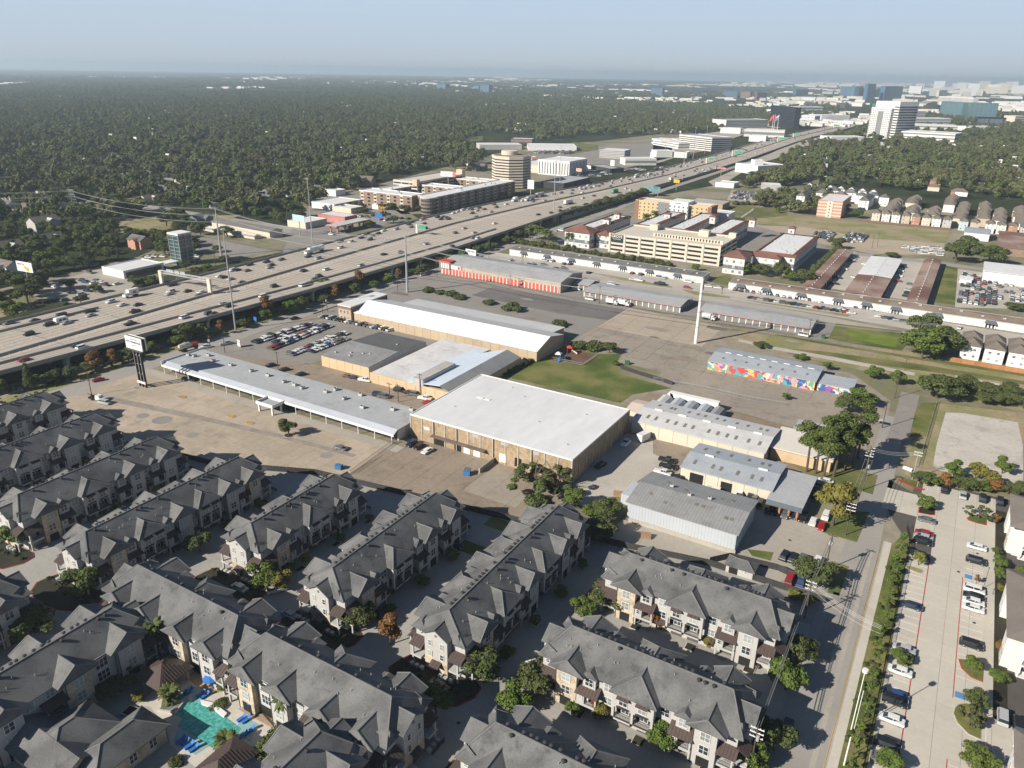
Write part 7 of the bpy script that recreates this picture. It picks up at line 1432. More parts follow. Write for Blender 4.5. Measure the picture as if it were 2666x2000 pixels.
# POLES, SIGNS, FENCES, POOL, PLAYGROUND
def pole(name,label,cat,base,h,r0,r1,m,arms=(),rz=0.0,group=None,z=0):
 x,y = G(base,z) if len(base) == 2 and abs(base[0])+abs(base[1]) > 0 else base
 t = thing(name,label,cat,(x,y,z),rz,group=group);b_ = MB();b_.tube((0,0,0),(0,0,h),r0,r1,10);b_.build('shaft',m,t);return t
def monopole(label,base,top):
 h = hgt(top,base);t = pole('power_pylon',label,'power pylon',base,h,.75,.3,M['steel'])
 for z in (h-.6,h-5,h-9.6):
  for s in (-1,1): a = MB();a.tube((0,0,z),(s*2.8,0,z+.5),.13,.07,6);a.tube((s*2.8,0,z+.5),(s*2.8,0,z-.8),.06,.06,5);a.build('crossarm',M['steel'],t)
 return (t.location.x,t.location.y,h)
W1 = monopole('tapered grey steel power pole standing beyond the freeway beside the empty asphalt lot',(576,666),(559,540))
W2 = monopole('tapered grey steel power pole rising in front of the freeway behind the tan warehouse',(1060.5,761),(1056.5,612))
t = pole('white_pole','tall thick white pole standing alone on the big empty lot','pole',(1811,894),31.5,.85,.62,mat('white_painted_pole',(0.72,0.70,0.67),var=.05));W3 = (t.location.x,t.location.y,31.5)
c = MB();[c.tube((0,0,z),(0,0,z+.25),.9,.9,12) for z in (8,15.5,21,24.5)];c.build('flange',M['steel'],t);c = MB();c.box(.5,.9,-.4,.4,26.5,30.5);c.build('antenna_panel',M['trim'],t)
for lb,b_,tp in (('very tall slim light mast between the car sales lot and the freeway',(613.3,859),(582,596)),('tall slim light mast beyond the freeway by the tractor trailer',(814,634),(800,465)),('tall slim light mast with lamps at the near freeway edge by the abutment',(1441,574),(1450,420)),('tall slim light mast beyond the freeway left of the dark restaurant',(1457,492),(1461,380)),('slim light mast on the near side beyond the hedge',(1776,472),(1783,395)),('slim light mast on the far side by the dealership sign',(1804,415),(1810,332)),('slim light mast before the far gantries',(1835,400),(1842,330))):
 h = hgt(tp,b_);t = pole('light_mast',lb,'light mast',b_,h,.42,.2,M['steel'],group='high light masts along the freeway');r = MB();r.tube((0,0,h-.3),(0,0,h+.1),.9,.9,10)
 for k in range(6): r.box(1.0*math.cos(k)-.2,1.0*math.cos(k)+.2,1.0*math.sin(k)-.2,1.0*math.sin(k)+.2,h-.5,h-.1)
 r.build('lamp_ring',M['hvac'],t)
x,y = G(C1(480,990));h = hgt(C1(452,845),C1(485,990));t = thing('lattice_pylon','steel lattice transmission tower among trees at the left','power pylon',(x,y,0));b_ = MB()
for sx in (-1,1):
 for sy in (-1,1): b_.tube((sx*3.2,sy*3.2,0),(sx*.9,sy*.9,h),.14,.09,5)
for k in range(9):
 z0_,z1_ = h*k/9,h*(k+1)/9;a0,a1 = 3.2-2.3*k/9,3.2-2.3*(k+1)/9
 for s in (-1,1): b_.tube((-a0,s*a0,z0_),(a1,s*a1,z1_),.06,.06,4);b_.tube((s*a0,-a0,z0_),(s*a1,a1,z1_),.06,.06,4);b_.tube((s*a0,a0,z0_),(s*a1,-a1,z1_),.06,.06,4)
b_.build('lattice',M['steel'],t);W0 = (x,y,h)
for z in (h,h-4,h-8): a = MB();a.tube((-5,0,z),(5,0,z),.12,.12,5);a.build('crossarm',M['steel'],t)
def wires(p,q,offs,name,label,sag=3.0,n=10,r=.035,m=None):
 b_ = MB()
 for dx,dz in offs:
  P_ = [(p[0]+dx+(q[0]-p[0])*i/n,p[1]+(q[1]-p[1])*i/n,p[2]+dz+(q[2]-p[2])*i/n-sag*4*(i/n)*(1-i/n)) for i in range(n+1)]
  for a,c in zip(P_[:-1],P_[1:]): b_.tube(a,c,r,r,4,0,False)
 o = b_.build(name,m or mat('wire',(0.30,0.30,0.31),var=.05,rough=.4));o['label'] = label;o['category'] = 'power lines'
OF = [(s*2.8,dz) for s in (-1,1) for dz in (-1,-5.4,-10)]
wires(W0,W1,OF,'power_lines','transmission lines from the lattice tower to the steel pole beyond the freeway',4,r=.1);wires(W1,W2,OF,'power_lines','transmission lines crossing the freeway between the two grey steel poles',5,r=.1)
wires(W2,W3,OF,'power_lines','transmission lines crossing the red doored storage roof',4,r=.1);wires((W0[0]-260,W0[1]-160,W0[2]),W0,OF,'power_lines','transmission lines leaving the photo at the left edge',5,r=.1)
xr,yr = G(C6(1690,770));wires(W3,(xr,yr,22),OF,'power_lines','transmission lines running from the white pole towards the boxy white houses',3,r=.08)
def upole(label,base,top=None,h=10.5,tr=0,arms=1,rz=0,m=None,lamp=0):
 h = min(13.5,hgt(top,base)) if top else h;t = pole('utility_pole',label,'utility pole',base,h,.17,.12,m or M['woodpole'],group='wooden utility poles')
 t.rotation_euler = (0,0,rz)
 for k in range(arms): a = MB();a.box(-1.2,1.2,-.07,.07,h-.6-k*1.0,h-.45-k*1.0);[a.tube((q,0,h-.45-k),(q,0,h-.2-k),.05,.05,5) for q in (-1.1,-.5,.5,1.1)];a.build('crossarm',M['whitewall'] if arms > 1 else M['woodpole'],t)
 for k in range(tr): a = MB();a.tube((.35*(-1)**k,-.2,h-3),(.35*(-1)**k,-.2,h-1.9),.28,.28,8);a.build('transformer',M['hvac'],t)
 if lamp: a = MB();a.tube((0,0,h-2.5),(0,-2.2,h-2.0),.05,.05,5);a.box(-.15,.15,-2.6,-2.0,h-2.1,h-1.95);a.build('lamp_arm',M['steel'],t)
 return (t.location.x,t.location.y,h)
U = [upole('wooden pole at the lower end of the pine lawn, by the office parking',(2245,1277),None,11,1,1,lamp=1),upole('wooden pole in the corner lawn right of the bright pine',(2201,1394),(2216,1308),arms=3),upole('wooden pole at the curved driveway above the spreading tree',(2149,1485),None,11,2,1),upole('wooden pole beside the garden of the uppermost lower right row',(2094,1612),None,11,0,3),upole('wooden pole at the bottom photo edge beside the street',(1952,2010),None,11,1,3)]
U0 = [upole('wooden pole beside the small shelter at the top of the pine lawn',C6(1365,1180),None,11,0,1),upole('dark pole with transformers in the shade of the pines',C9(1262,440),None,11,1,4),upole('pole at the grassy corner of the side street',C6(1440,1000),None,10,0,1),upole('concrete pole leaning over the right end of the street',C9(1545,455),C9(1585,285),10,0,2,m=M['steel'])]
wires(U[0],U[1],[(-1,-.3),(0,-.3),(1,-.3)],'power_lines','overhead cables above the office parking',.6,r=.05);wires(U[2],U[3],[(-.3,-1),(.3,-1),(0,-2.2)],'power_lines','thick bundle of cables above the drive right of the upper lower right row',.5,r=.08,m=mat('cable',(0.14,0.14,0.14),var=.1));wires(U[3],U[4],[(-.2,-1.2),(.2,-1.2),(0,-2.2)],'power_lines','thick bundle of cables running to the bottom photo edge',.5,r=.08,m=MAT['cable'])
UL = G(E1(640,790));wires(U[3],(UL[0]+1.0,UL[1],9),[(0,0),(0,-.4),(0,-.8),(0,-2)],'power_lines','white service wires sagging across the street',1.2,r=.02,m=M['whitewall'])
wires(U0[1],U0[3],[(0,-.3),(0,-.8),(0,-1.3)],'power_lines','white wires sagging across the upper street',1.0,r=.022,m=M['whitewall'])
for lb,cr,b_,tp,kw in (('wooden pole with a street lamp at the edge of the empty parking lot',C4,(587,1055),(560,905),{}),('wooden pole on the small lawn beside the car sales entrance',C4,(1440,785),(1425,685),{}),('wooden pole with cans behind the strip mall roof corner',C4,(1345,750),(1333,672),dict(tr=2)),('wooden pole in the middle of the sales drive',C4,(1780,885),(1775,775),{}),('wooden pole with three transformers near the tan office',C4,(2095,520),(2098,420),dict(tr=3)),('wooden pole beside the red and white transport sign',C4,(2065,530),(2068,485),{}),('wooden pole behind the peach walls, left of two',C5,(405,1080),(400,975),{}),('wooden pole behind the peach walls, right of two',C5,(460,1100),(455,985),{}),('tall wooden pole at the corner of the peach wall and bright roof',C5,(600,1060),(592,915),{}),('wooden pole beside the freeway behind the tan offices',C5,(455,385),(452,260),dict(lamp=1)),('wooden pole at the left corner of the red doored storage',C5,(708,295),(710,170),dict(lamp=1)),('wooden pole with transformers in front of the red doors',C5,(1175,370),(1172,285),dict(tr=2)),('wooden pole with cans right of the middle of the red doors',C5,(1232,365),(1230,305),dict(tr=1)),('wooden pole in front of the middle storage building',C5,(1745,470),(1748,355),{}),('wooden pole before the white repair strip',C5,(1255,220),(1258,115),{}),('metal sign pole on the street corner before the repair strip',C6,(410,380),(412,325),{}),('wooden pole at the right end of the last storage building',C6,(925,640),(930,530),{}),('wooden pole in front of the boxy white houses',C6,(1690,770),(1705,670),{}),('thin pole on the swale path',C6,(1500,835),(1510,760),{}),('pole by the freeway underpass, first',F4,(680,1190),(690,935),dict(lamp=1)),('pole by the freeway underpass, second',F4,(1065,960),(1075,775),dict(lamp=1)),('pole by the freeway underpass, third',F4,(1200,915),(1205,735),{}),('pole by the freeway underpass, fourth',F4,(1335,800),(1340,690),{}),('pole beside the white church like sign',F4,(490,1190),(490,975),{}),('wooden pole among trees beside the steel pylon',C1,(1380,1330),(1368,1225),{}),('lamp post at the verge across the freeway, left edge',C4,(205,500),(180,375),dict(lamp=1)),('wooden pole at the left among the trees near the billboard',C4,(278,480),(245,375),{}),('wooden pole on the sandy lot, left',C3,(1305,1140),(1310,1060),{}),('wooden pole on the sandy lot, right',C3,(1335,1130),(1345,1045),{})):
 upole(lb,cr(*b_),cr(*tp),**kw)
t = pole('parking_lamp_post','tall white lamp post with a round head on the verge between street and car park','lamp post',(2266,1700),15,.11,.08,M['whitewall']);t.location = (.6,131.5,0);a = MB();a.tube((0,0,14.8),(0,0,15.4),.55,.55,12);a.build('lamp_head',M['whitewall'],t);a = MB();a.tube((.5,0,1),(.5,0,10.5),.07,.07,6);a.build('conduit',M['whitewall'],t)
t = pole('parking_lamp_post','white square headed post on the verge lower down the street','lamp post',(2251,1771),7,.16,.12,M['whitewall']);t.location = (.8,122.3,0)
for lb,p,h in (('thin black lamp post at the right edge of the walkway',D1(1705,1100),6),('thin black lamp post on the planting bed',D1(1820,1180),1.5)): t = pole('path_lamp',lb,'lamp post',p,h,.06,.05,M['trim']);a = MB();a.box(-.1,.1,0,.6,h-.05,h+.05);a.build('lamp_head',M['trim'],t)
x0,y0 = -269.5,166.5;t = thing('twin_leg_sign','very tall white sign on three dark legs at the edge of the empty parking lot','sign',(-268.2,166.9,0));
for k in (-1.9,0,1.9): a = MB();a.box(k-.28,k+.28,-.35,.35,0,15.8);a.box(k-.30,k-.14,-.42,-.36,0,15.8,1);a.build('leg',[M['black'],M['steel']],t)
for z in (5.5,9.5,13.2): a = MB();a.box(-1.9,1.9,-.1,.1,z,z+.25);a.build('crossbar',M['steel'],t)
a = MB();a.box(-5.0,5.0,-1.0,-.6,16,21);fc = a.build('sign_panel',M['whitewall'],t);a = MB();a.box(-5.0,5.0,.6,1.0,16,21);a.build('sign_panel',M['whitewall'],t);a = MB();a.box(-4.9,4.9,-.6,.6,16.1,20.8);a.build('sign_core',M['black'],t);a = MB();a.box(-5.4,5.4,-1.9,-.8,15.7,15.9);a.build('catwalk',M['trim'],t);a = MB();a.box(-2.6,2.6,-.62,-.5,1.6,2.6);a.build('small_panel',mat('pink_white_panel',(0.72,0.6,0.58),var=.05),t)
text(fc,'AUTO WAREHOUSE',1.0,(0,-1.05,18.9),M['trim']);text(fc,'RETAIL SPACE',.7,(.6,-1.05,20.1),M['greyroof']);text(fc,'FOR LEASE',.6,(0,-1.05,17.6),M['greyroof'])
def billboard(name,label,base,h,w_,ph,rz,face,extra=None,posts=1,m_post=None):
 x,y = G(base);t = thing(name,label,'billboard' if w_ > 6 else 'sign',(x,y,0),rz)
 for k in range(posts): xx = 0 if posts == 1 else -w_*.35+k*w_*.7/(posts-1);a = MB();a.tube((xx,.3,0),(xx,.3,h),.3 if w_ > 6 else .15,.3 if w_ > 6 else .15,8);a.build('post',m_post or M['steel'],t)
 a = MB();a.box(-w_/2,w_/2,-.15,.15,h,h+ph);f = a.build('panel',face,t)
 if extra: extra(f,h,w_,ph)
 return t
def e1(f,h,w_,ph):
 a = MB();a.tube((w_*.2,-.25,h+ph*.3),(w_*.2,-.16,h+ph*.3),ph*.22,ph*.22,12);a.tube((w_*.05,-.25,h+ph*.45),(w_*.05,-.16,h+ph*.45),ph*.16,ph*.16,10);a.build('yellow_picture',PAINT['yellow'],f);text(f,'Injured? Call',ph*.2,(-w_*.2,-.2,h+ph*.75),M['red'])
billboard('billboard','billboard with a yellow picture on white near the left photo edge',C4(195,400),12,13,5.5,.1,M['whitewall'],e1)
billboard('billboard','pale blue billboard on a single pole left of the slim mast, beyond the freeway',C1(1920,1140),11,14,4.6,-.1,mat('pale_blue_board',(0.40,0.62,0.70),var=.15),lambda f,h,w_,ph: text(f,'Your journey',ph*.28,(-1,-.2,h+ph*.65),M['whitewall']))
billboard('billboard','white billboard with a red end standing above the courtyard apartments',G1(780,185),20,16,5,.2,M['whitewall'],lambda f,h,w_,ph: (text(f,'ULC',ph*.6,(-2,-.2,h+ph*.5),mat('lilac_letters',(0.5,0.45,0.55))),(lambda a: (a.box(w_/2-3,w_/2,-.2,-.16,h,h+ph),a.build('red_end',mat('salmon_end',(0.6,0.2,0.16)),f)))(MB())))
billboard('billboard','teal landscape billboard on low legs behind the hotel',C2(2085,885),4,19,6,-.25,mat('teal_landscape_board',(0.18,0.33,0.35),var=.4,scale=.3),posts=3)
billboard('billboard','white billboard with dark writing right of the pin striped office',G6(455,290),10,16,6.5,-.1,M['whitewall'],lambda f,h,w_,ph: text(f,'SIGN',ph*.5,(0,-.2,h+ph*.5),M['trim']))
billboard('billboard','low wide white billboard right of the larger one by the dark restaurant',G6(500,315),7,12,4,-.1,M['whitewall'])
billboard('billboard','small white and orange board on a white mast below the large billboards',G6(448,330),6,8,4,-.1,mat('orange_white_board',(0.6,0.4,0.3),var=.3,scale=.5))
billboard('store_sign','white double sign board on a post beside the blue roofed kiosk',G6(668,300),8,6,7,-.1,M['whitewall']);billboard('store_sign','tall pale blue pylon sign of the car dealership',G6(930,245),0.5,6,16,-.1,mat('pale_blue_pylon',(0.55,0.68,0.78),var=.05));billboard('billboard','pale grey billboard on a tall post beyond the dealership',G6(1015,200),22,16,6,-.1,M['stucco']);billboard('store_sign','white panel sign hanging from a tall concrete mast at the octagonal tower',G6(130,450),6,8,9,-.1,M['whitewall'],m_post=M['cream'])
billboard('store_sign','yellow and white petrol price sign at the trees beyond the hedge',F5(1435,640),8,7,3.4,-.1,PAINT['yellow']);billboard('store_sign','red and white sign on a post right of the freeway hedge',F5(2080,440),9,12,2.2,-.1,mat('pale_red_sign',(0.55,0.2,0.2)))
billboard('store_sign','white stepped church sign before the long repair strip',F4(420,1215),3.2,8.5,4.6,-.05,M['whitewall'],lambda f,h,w_,ph: text(f,'LIMMIE OAKS',.95,(0,-.2,h+ph*.75),M['trim']),posts=2,m_post=M['woodpole'])
billboard('transport_sign','small leaning red and white board at the car sales entrance lawn',F2(1235,1350),.4,2.6,3.0,-.2,mat('pinkish_board',(0.75,0.62,0.6),var=.05),lambda f,h,w_,ph: text(f,'FOR LEASE',.45,(0,-.2,h+ph*.7),M['red']),posts=2)
billboard('small_blue_sign','small blue road sign below the autumn tree',F2(1470,1010),1.6,2.0,1.8,0,M['blue']);
def mcd(f,h,w_,ph): pass
x,y = G(G1(340,330));t = thing('golden_arches_sign','yellow M shaped arches sign on a pole beside the petrol station','sign',(x,y,0),.1);a = MB();a.tube((0,0,0),(0,0,6),.2,.2,6);a.build('post',M['steel'],t);a = MB()
for s in (-1,1):
 P_ = [(s*1.5+1.5*math.cos(th),0,6+4.6*math.sin(th)) for th in np.linspace(0,math.pi,13)]
 for p,q in zip(P_[:-1],P_[1:]): a.tube(p,q,.33,.33,6,0,True)
a.build('arches',PAINT['yellow'],t)
billboard('store_sign','white square sign just left of the yellow arches',G1(300,320),7,6,4,.1,M['whitewall']);billboard('store_sign','blue fuel price sign on a post below the yellow arches',G1(322,365),5,7,3.6,.1,M['blue'])
xa,ya = G(F2(125,455),7);xb,yb = G(F2(820,585),7);t = thing('sign_gantry','steel truss sign gantry on two pale concrete pillars over the far carriageway','sign gantry',((xa+xb)/2,(ya+yb)/2,7),math.atan2(yb-ya,xb-xa));Lg = math.hypot(xb-xa,yb-ya);
for s in (-1,1): a = MB();a.box(s*Lg/2-1.1,s*Lg/2+1.1,-.6,.6,0,8.2);a.build('pillar',M['garage'],t)
a = MB();n = 14
for yy in (-.6,.6):
 for zz in (7.0,8.3): a.tube((-Lg/2,yy,zz),(Lg/2,yy,zz),.09,.09,5)
for k in range(n):
 p,q = -Lg/2+Lg*k/n,-Lg/2+Lg*(k+1)/n
 for yy in (-.6,.6): a.tube((p,yy,7.0 if k%2 else 8.3),(q,yy,8.3 if k%2 else 7.0),.06,.06,4);a.tube((p,yy,7),(p,yy,8.3),.05,.05,4)
 a.tube((p,-.6,8.3),(q,.6,8.3),.05,.05,4);a.tube((p,-.6,7),(q,.6,7),.05,.05,4)
a.build('truss',M['steel'],t)
for x_,w_ in ((-Lg*.32,5.0),(-Lg*.17,3.4),(-Lg*.05,3.4)): a = MB();a.box(x_-w_/2,x_+w_/2,.75,.9,6.6,9.3);a.build('guide_sign_back',M['steel'],t)
def gsign(label,p,arm=7,h=9.5,w_=7,ph=3.6,face=M['green'],base_z=7):
 z_ = base_z
 for _ in range(3): x,y = G(p,z_);z_ = fz(y)
 x = xm(y);t = thing('guide_sign',label,'road sign',(x,y,z_));a = MB();a.box(-.8,.8,-.5,.5,0,h-1);a.build('pillar',M['garage'],t);a = MB();a.tube((0,0,h-2),(arm,0,h-2),.2,.2,6);a.build('arm',M['steel'],t);a = MB();a.box(arm-w_+1.2,arm+1.2,-.5,-.35,h-3.9,h-3.9+ph);a.build('sign_face',face,t);a = MB();a.box(arm-w_+1.0,arm+1.4,-.34,-.3,h-4.1,h-3.7+ph);a.build('sign_border',M['white'],t)
gsign('green guide sign on a concrete pillar in the median, nearest of the green signs',F3(1665,275),6.5,8.5,5.6,3.0)
gsign('green guide sign on an H shaped pillar further along the median',F5(1785,260),9,10);gsign('green guide sign beyond the H shaped pillar, first of the distant ones',F6(205,700),14,10,12);gsign('green guide sign in the distance left of the black tower foot',F6(770,535),12,10,9);gsign('green guide sign in the distance below the black tower',F6(920,480),12,10,9);gsign('green guide sign at the distant bend before the white tower',F6(1325,370),12,10,14)
for i,(p,m_) in enumerate(((F6(695,470),'red'),(F6(715,470),'red'),(F6(755,470),'blue'))): h = 45;t = pole('flag_pole',f'tall flag pole with a flag beside the black tower, {ORD[i]} of three','flag pole',p,h,.5,.3,M['whitewall'],group='flag poles by the black tower');a = MB();a.slab([(0,0,h-1),(-6,1,h-6),(-8,1.5,h-16),(-3,.5,h-11)],.2);a.build('flag',M['red'] if m_ == 'red' else M['whitewall'],t)
def fence(name,label,pts,h,m,step=2.4,board=True,z=0,postm=None,bw=None):
 t = thing(name,label,'fence',(pts[0][0],pts[0][1],z));ox,oy_ = pts[0];pm_ = {}
 for (x0,y0),(x1,y1) in zip(pts[:-1],pts[1:]):
  L = math.hypot(x1-x0,y1-y0);n = max(1,round(L/step));rz = math.atan2(y1-y0,x1-x0);seg = L/n
  key = round(seg,2)
  if key not in pm_:
   if board: pm_[key] = boxmesh(seg-.06,.06,h,m,'board_panel',.05)
   else:
    mb = MB();mb.box(-seg/2,seg/2,-.03,.03,h-.08,h);mb.box(-seg/2,seg/2,-.03,.03,.2,.28)
    for k in range(int(seg/.35)): mb.box(-seg/2+k*.35-.02,-seg/2+k*.35+.02,-.02,.02,0,h)
    pm_[key] = mb.mesh('railing_panel',[m])
  for i in range(n): ob('board_panel' if board else 'railing_panel',pm_[key],t,(x0+(x1-x0)*(i+.5)/n-ox,y0+(y1-y0)*(i+.5)/n-oy_,0),rz)
 return t
fence('board_fence','dark board fence between the townhouse rows and the lots above them',BND[2:],1.9,M['darkfence'])
fence('board_fence','dark board fence behind the small gatehouse hut',[(-40,171),(-36,176),(-24,177.5),(-14,175)],1.9,M['darkfence'])
fence('cedar_fence','long orange cedar fence below the boxy white houses',[(5.2,381.5),(60,381.5)],2.1,M['fencewood'],2.4)
fence('iron_fence','black railing fence between the tree lined verge and the right-hand car park',[(3.9,60),(4.0,211),(2.5,218)],1.7,M['black'],3,False)
fence('chain_fence','rusty chain link fence with weeds between the empty parking lot and the brown yard',px(C8,(440,250),(150,460)),1.6,mat('rusty_mesh',(0.16,0.10,0.07),var=.2),3,False)
fence('chain_fence','chain link fence with a dark screen along the far side of the lawn',px(C5,(1880,885),(2000,925),(2212,990)),1.8,M['darkfence'],3)
fence('chain_fence','thin chain link fence before the shed row and mural lot',px(C6,(0,895),(300,950),(560,1010),(800,1050)),1.7,M['steel'],3,False)
fence('chain_fence','thin fence beside the vacant white lot',px(C9,(1690,0),(1580,380)),1.5,M['steel'],3,False);fence('chain_fence','thin fence around the playground',px(C5,(1440,825),(1640,865),(1735,800)),1.2,M['steel'],3,False)
fence('chain_fence','thin light fence beside the dry field',px(C3,(520,965),(600,910)),2.2,M['steel'],4,False);fence('wood_fence','long brown fence in front of the narrow houses',px(G3,(300,330),(840,383)),2,mat('brown_long_fence',(0.16,0.11,0.08),var=.15),6)
fence('pool_fence','black railing fence around the pool terrace',[(-109.5,74.5),(-100,74.5),(-92,72.5),(-88,66.5)],1.3,M['black'],2,False)
tr = flatpoly('pool_terrace',px(CA,(880,950),(1120,740),(1250,690),(1800,1020),(1740,1100),(1660,1300),(1560,1352),(1250,1352),(1090,1200),(1060,1080),(960,960)),.06,mat('pool_stone',(0.56,0.52,0.46),var=.1,scale=1.2))
flatpoly('pool_sun_deck',px(CA,(1280,705),(1420,790),(1400,870),(1320,890),(1190,770)),.085,mat('tan_deck_paver',(0.40,0.29,0.20),var=.1,scale=2));flatpoly('pool_sun_deck',px(CA,(1570,950),(1800,1030),(1740,1095),(1520,975)),.085,MAT['tan_deck_paver'])
wm_ = bpy.data.materials.new('pool_water');wm_.use_nodes = True;n = wm_.node_tree.nodes;b_ = n['Principled BSDF'];b_.inputs['Roughness'].default_value = .08;nz = n.new('ShaderNodeTexNoise');nz.inputs['Scale'].default_value = 1.6;nz.inputs['Detail'].default_value = 3;gg = n.new('ShaderNodeNewGeometry');wm_.node_tree.links.new(gg.outputs['Position'],nz.inputs[0]);bp = n.new('ShaderNodeBump');bp.inputs['Strength'].default_value = .35;wm_.node_tree.links.new(nz.outputs[0],bp.inputs['Height']);wm_.node_tree.links.new(bp.outputs[0],b_.inputs['Normal'])
cr_ = n.new('ShaderNodeValToRGB');cr_.color_ramp.elements[0].position = .4;cr_.color_ramp.elements[0].color = (.05,.28,.25,1);cr_.color_ramp.elements[1].position = .65;cr_.color_ramp.elements[1].color = (.13,.46,.40,1);wm_.node_tree.links.new(nz.outputs[0],cr_.inputs[0]);wm_.node_tree.links.new(cr_.outputs[0],b_.inputs['Base Color'])
flatpoly('pool_shelf',px(CA,(1160,870),(1220,820),(1330,870),(1300,940),(1220,915),(1110,985)),.10,mat('shallow_pool_water',(0.25,0.42,0.42),var=.1,rough=.1));flatpoly('pool_shelf',px(CA,(1560,1020),(1660,1080),(1600,1180),(1500,1110)),.10,MAT['shallow_pool_water']);flatpoly('pool_shelf',px(CA,(1130,1110),(1180,1110),(1340,1210),(1250,1270),(1115,1180)),.10,MAT['shallow_pool_water'])
flatpoly('pool_water',px(CA,(1105,990),(1220,912),(1300,940),(1430,1020),(1540,1100),(1500,1180),(1380,1240),(1270,1165),(1135,1085),(1165,1040)),.13,wm_)
P_ = px(CA,(1285,925),(1370,945),(1455,1010),(1435,1035),(1360,975),(1290,950));mb = MB();mb.slab([(x,y,.5) for x,y in P_],.42);o = mb.build('fountain_wall',M['whitewall']);o['label'] = 'curved white fountain wall with little notches along the pool';o['category'] = 'fountain wall'
lm = MB();lm.box(-.95,.5,-.35,.35,.25,.37);lm.slab([(.5,-.35,.37),(.5,.35,.37),(1.0,.35,.85),(1.0,-.35,.85)],.1);lm.box(-.9,-.8,-.3,.3,0,.25);lm.box(.3,.4,-.3,.3,0,.25);lb_ = lm.mesh('sun_lounger',[M['blue']]);ly = lm.mesh('sun_lounger',[mat('mustard_cushion',(0.5,0.3,0.06),var=.05)])
PL_ = [((1170,885),lb_,'on the pool ledge below the fan palm'),((1205,865),lb_,'on the pool ledge below the fan palm'),((1285,880),lb_,'on the shaded ledge of the pool top'),((1310,890),lb_,'on the shaded ledge of the pool top'),((1330,800),ly,'beneath the upper blue umbrella'),((1355,808),ly,'beneath the upper blue umbrella'),((1380,820),lb_,'beneath the upper blue umbrella'),((1575,945),lb_,'beneath the lower blue umbrella'),((1600,955),ly,'beneath the lower blue umbrella'),((1630,962),ly,'beneath the lower blue umbrella'),((1660,975),lb_,'beneath the lower blue umbrella'),((1545,1035),lb_,'on the right pool ledge'),((1575,1045),lb_,'on the right pool ledge'),((1560,1140),lb_,'on the far right ledge'),((1600,1110),lb_,'on the far right ledge'),((1155,1175),lb_,'in the row at the lower left pool side'),((1180,1190),lb_,'in the row at the lower left pool side'),((1210,1210),lb_,'in the row at the lower left pool side'),((1240,1228),lb_,'in the row at the lower left pool side')]
cnt_ = {}
for p,me,w_ in PL_:
 x,y = G(CA(*p),.3);cl = 'blue' if me is lb_ else 'mustard';k = (cl,w_);cnt_[k] = cnt_.get(k,0)+1;same = sum(1 for q in PL_ if q[1] is me and q[2] == w_)
 ob('sun_lounger',me,None,(x,y,.12),R(70)+.2,f'{cl} sun lounger {w_}' + ('' if same == 1 else f', {ORD[cnt_[k]-1]}'),'sun lounger','sun loungers round the pool')
for p,lb in ((CA(1345,775),'open blue umbrella on the upper pool deck'),(CA(1625,910),'open blue umbrella on the lower pool deck')):
 x,y = G(p,2.4);t = thing('umbrella',lb,'umbrella',(x,y,.1));a = MB();a.tube((0,0,0),(0,0,2.6),.05,.05,6);a.build('pole',M['steel'],t);a = MB();a.add([(1.6*math.cos(k*math.pi/4),1.6*math.sin(k*math.pi/4),2.15) for k in range(8)]+[(0,0,2.75)],[(k,(k+1) % 8,8) for k in range(8)]);a.build('canopy',M['blue'],t)
x,y = G(CA(1095,955),.4);t = thing('stone_planter','square white stone planter with pale pebbles round the short fan palm','planter',(x,y,0),.35);a = MB();a.box(-1.9,1.9,-1.6,1.6,0,.6);a.build('rim',MAT['pool_stone'],t);a = MB();a.box(-1.6,1.6,-1.3,1.3,.6,.66);a.build('pebbles',mat('pebbles',(0.25,0.25,0.24),var=.5,scale=4),t)
x,y = G(CA(830,985),.5);t = thing('fire_pit','square fire pit with a pale rim on the shaded terrace','fire pit',(x,y,0),.1);a = MB();a.box(-1.3,1.3,-1.3,1.3,0,.5);a.build('rim',M['stucco'],t);a = MB();a.box(-1,1,-1,1,.5,.53);a.build('basin',M['dark'],t)
x,y = G(D3(1790,1100),3.0);t = thing('laundry','laundry and a banner hanging on a balcony of the middle lower right row','laundry',(x,y,3),0);a = MB();a.box(-1.4,-.7,0,.05,0,1.0);a.build('cloth',M['whitewall'],t);a = MB();a.box(-.1,.5,0,.05,-.2,.7);a.build('cloth',PAINT['red'],t)
for lb,p,s in (('stacked timber pallets beside the grey metal warehouse',C8(1870,585),1.6),('wooden pallets at the workshop bay',C9(275,440),1.0),('grey wrapped goods on the workshop yard',C9(345,490),1.0),('rusty rack of frames against the plinth of the grey metal warehouse',C8(2045,850),1.4)):
 x,y = G(p,.5);t = thing('material_stack',lb,'material stack',(x,y,.05),.3)
 for k in range(4): a = MB();a.box(-s,s,-s*.6+k*.3*s,-s*.4+k*.3*s,.1+k*.2,.3+k*.2+.3*s);a.build('piece',M['wood'] if 'wrapped' not in lb else M['hvac'],t)
x,y = G(C5(1500,815),1);t = thing('play_structure','blue white and red play structure with slides on the playground','play structure',(x,y,.1),.2)
for sx in (-2.2,0,2.2):
 for sy in (-1.2,1.2): a = MB();a.tube((sx,sy,0),(sx,sy,3),.08,.08,6);a.build('post',M['blue'],t)
a = MB();a.box(-2.3,2.3,-1.3,1.3,1.5,1.65);a.build('platform',M['trim'],t);a = MB();a.roof(-2.2,0,-1.2,1.2,2.9,.6,'x',.3,.1,1.3,1.3);a.build('canopy',M['whitewall'],t);a = MB();a.slab([(-.5,-1.3,1.6),(.3,-1.3,1.6),(.3,-4,.2),(-.5,-4,.2)],.1);a.build('slide',M['blue'],t)
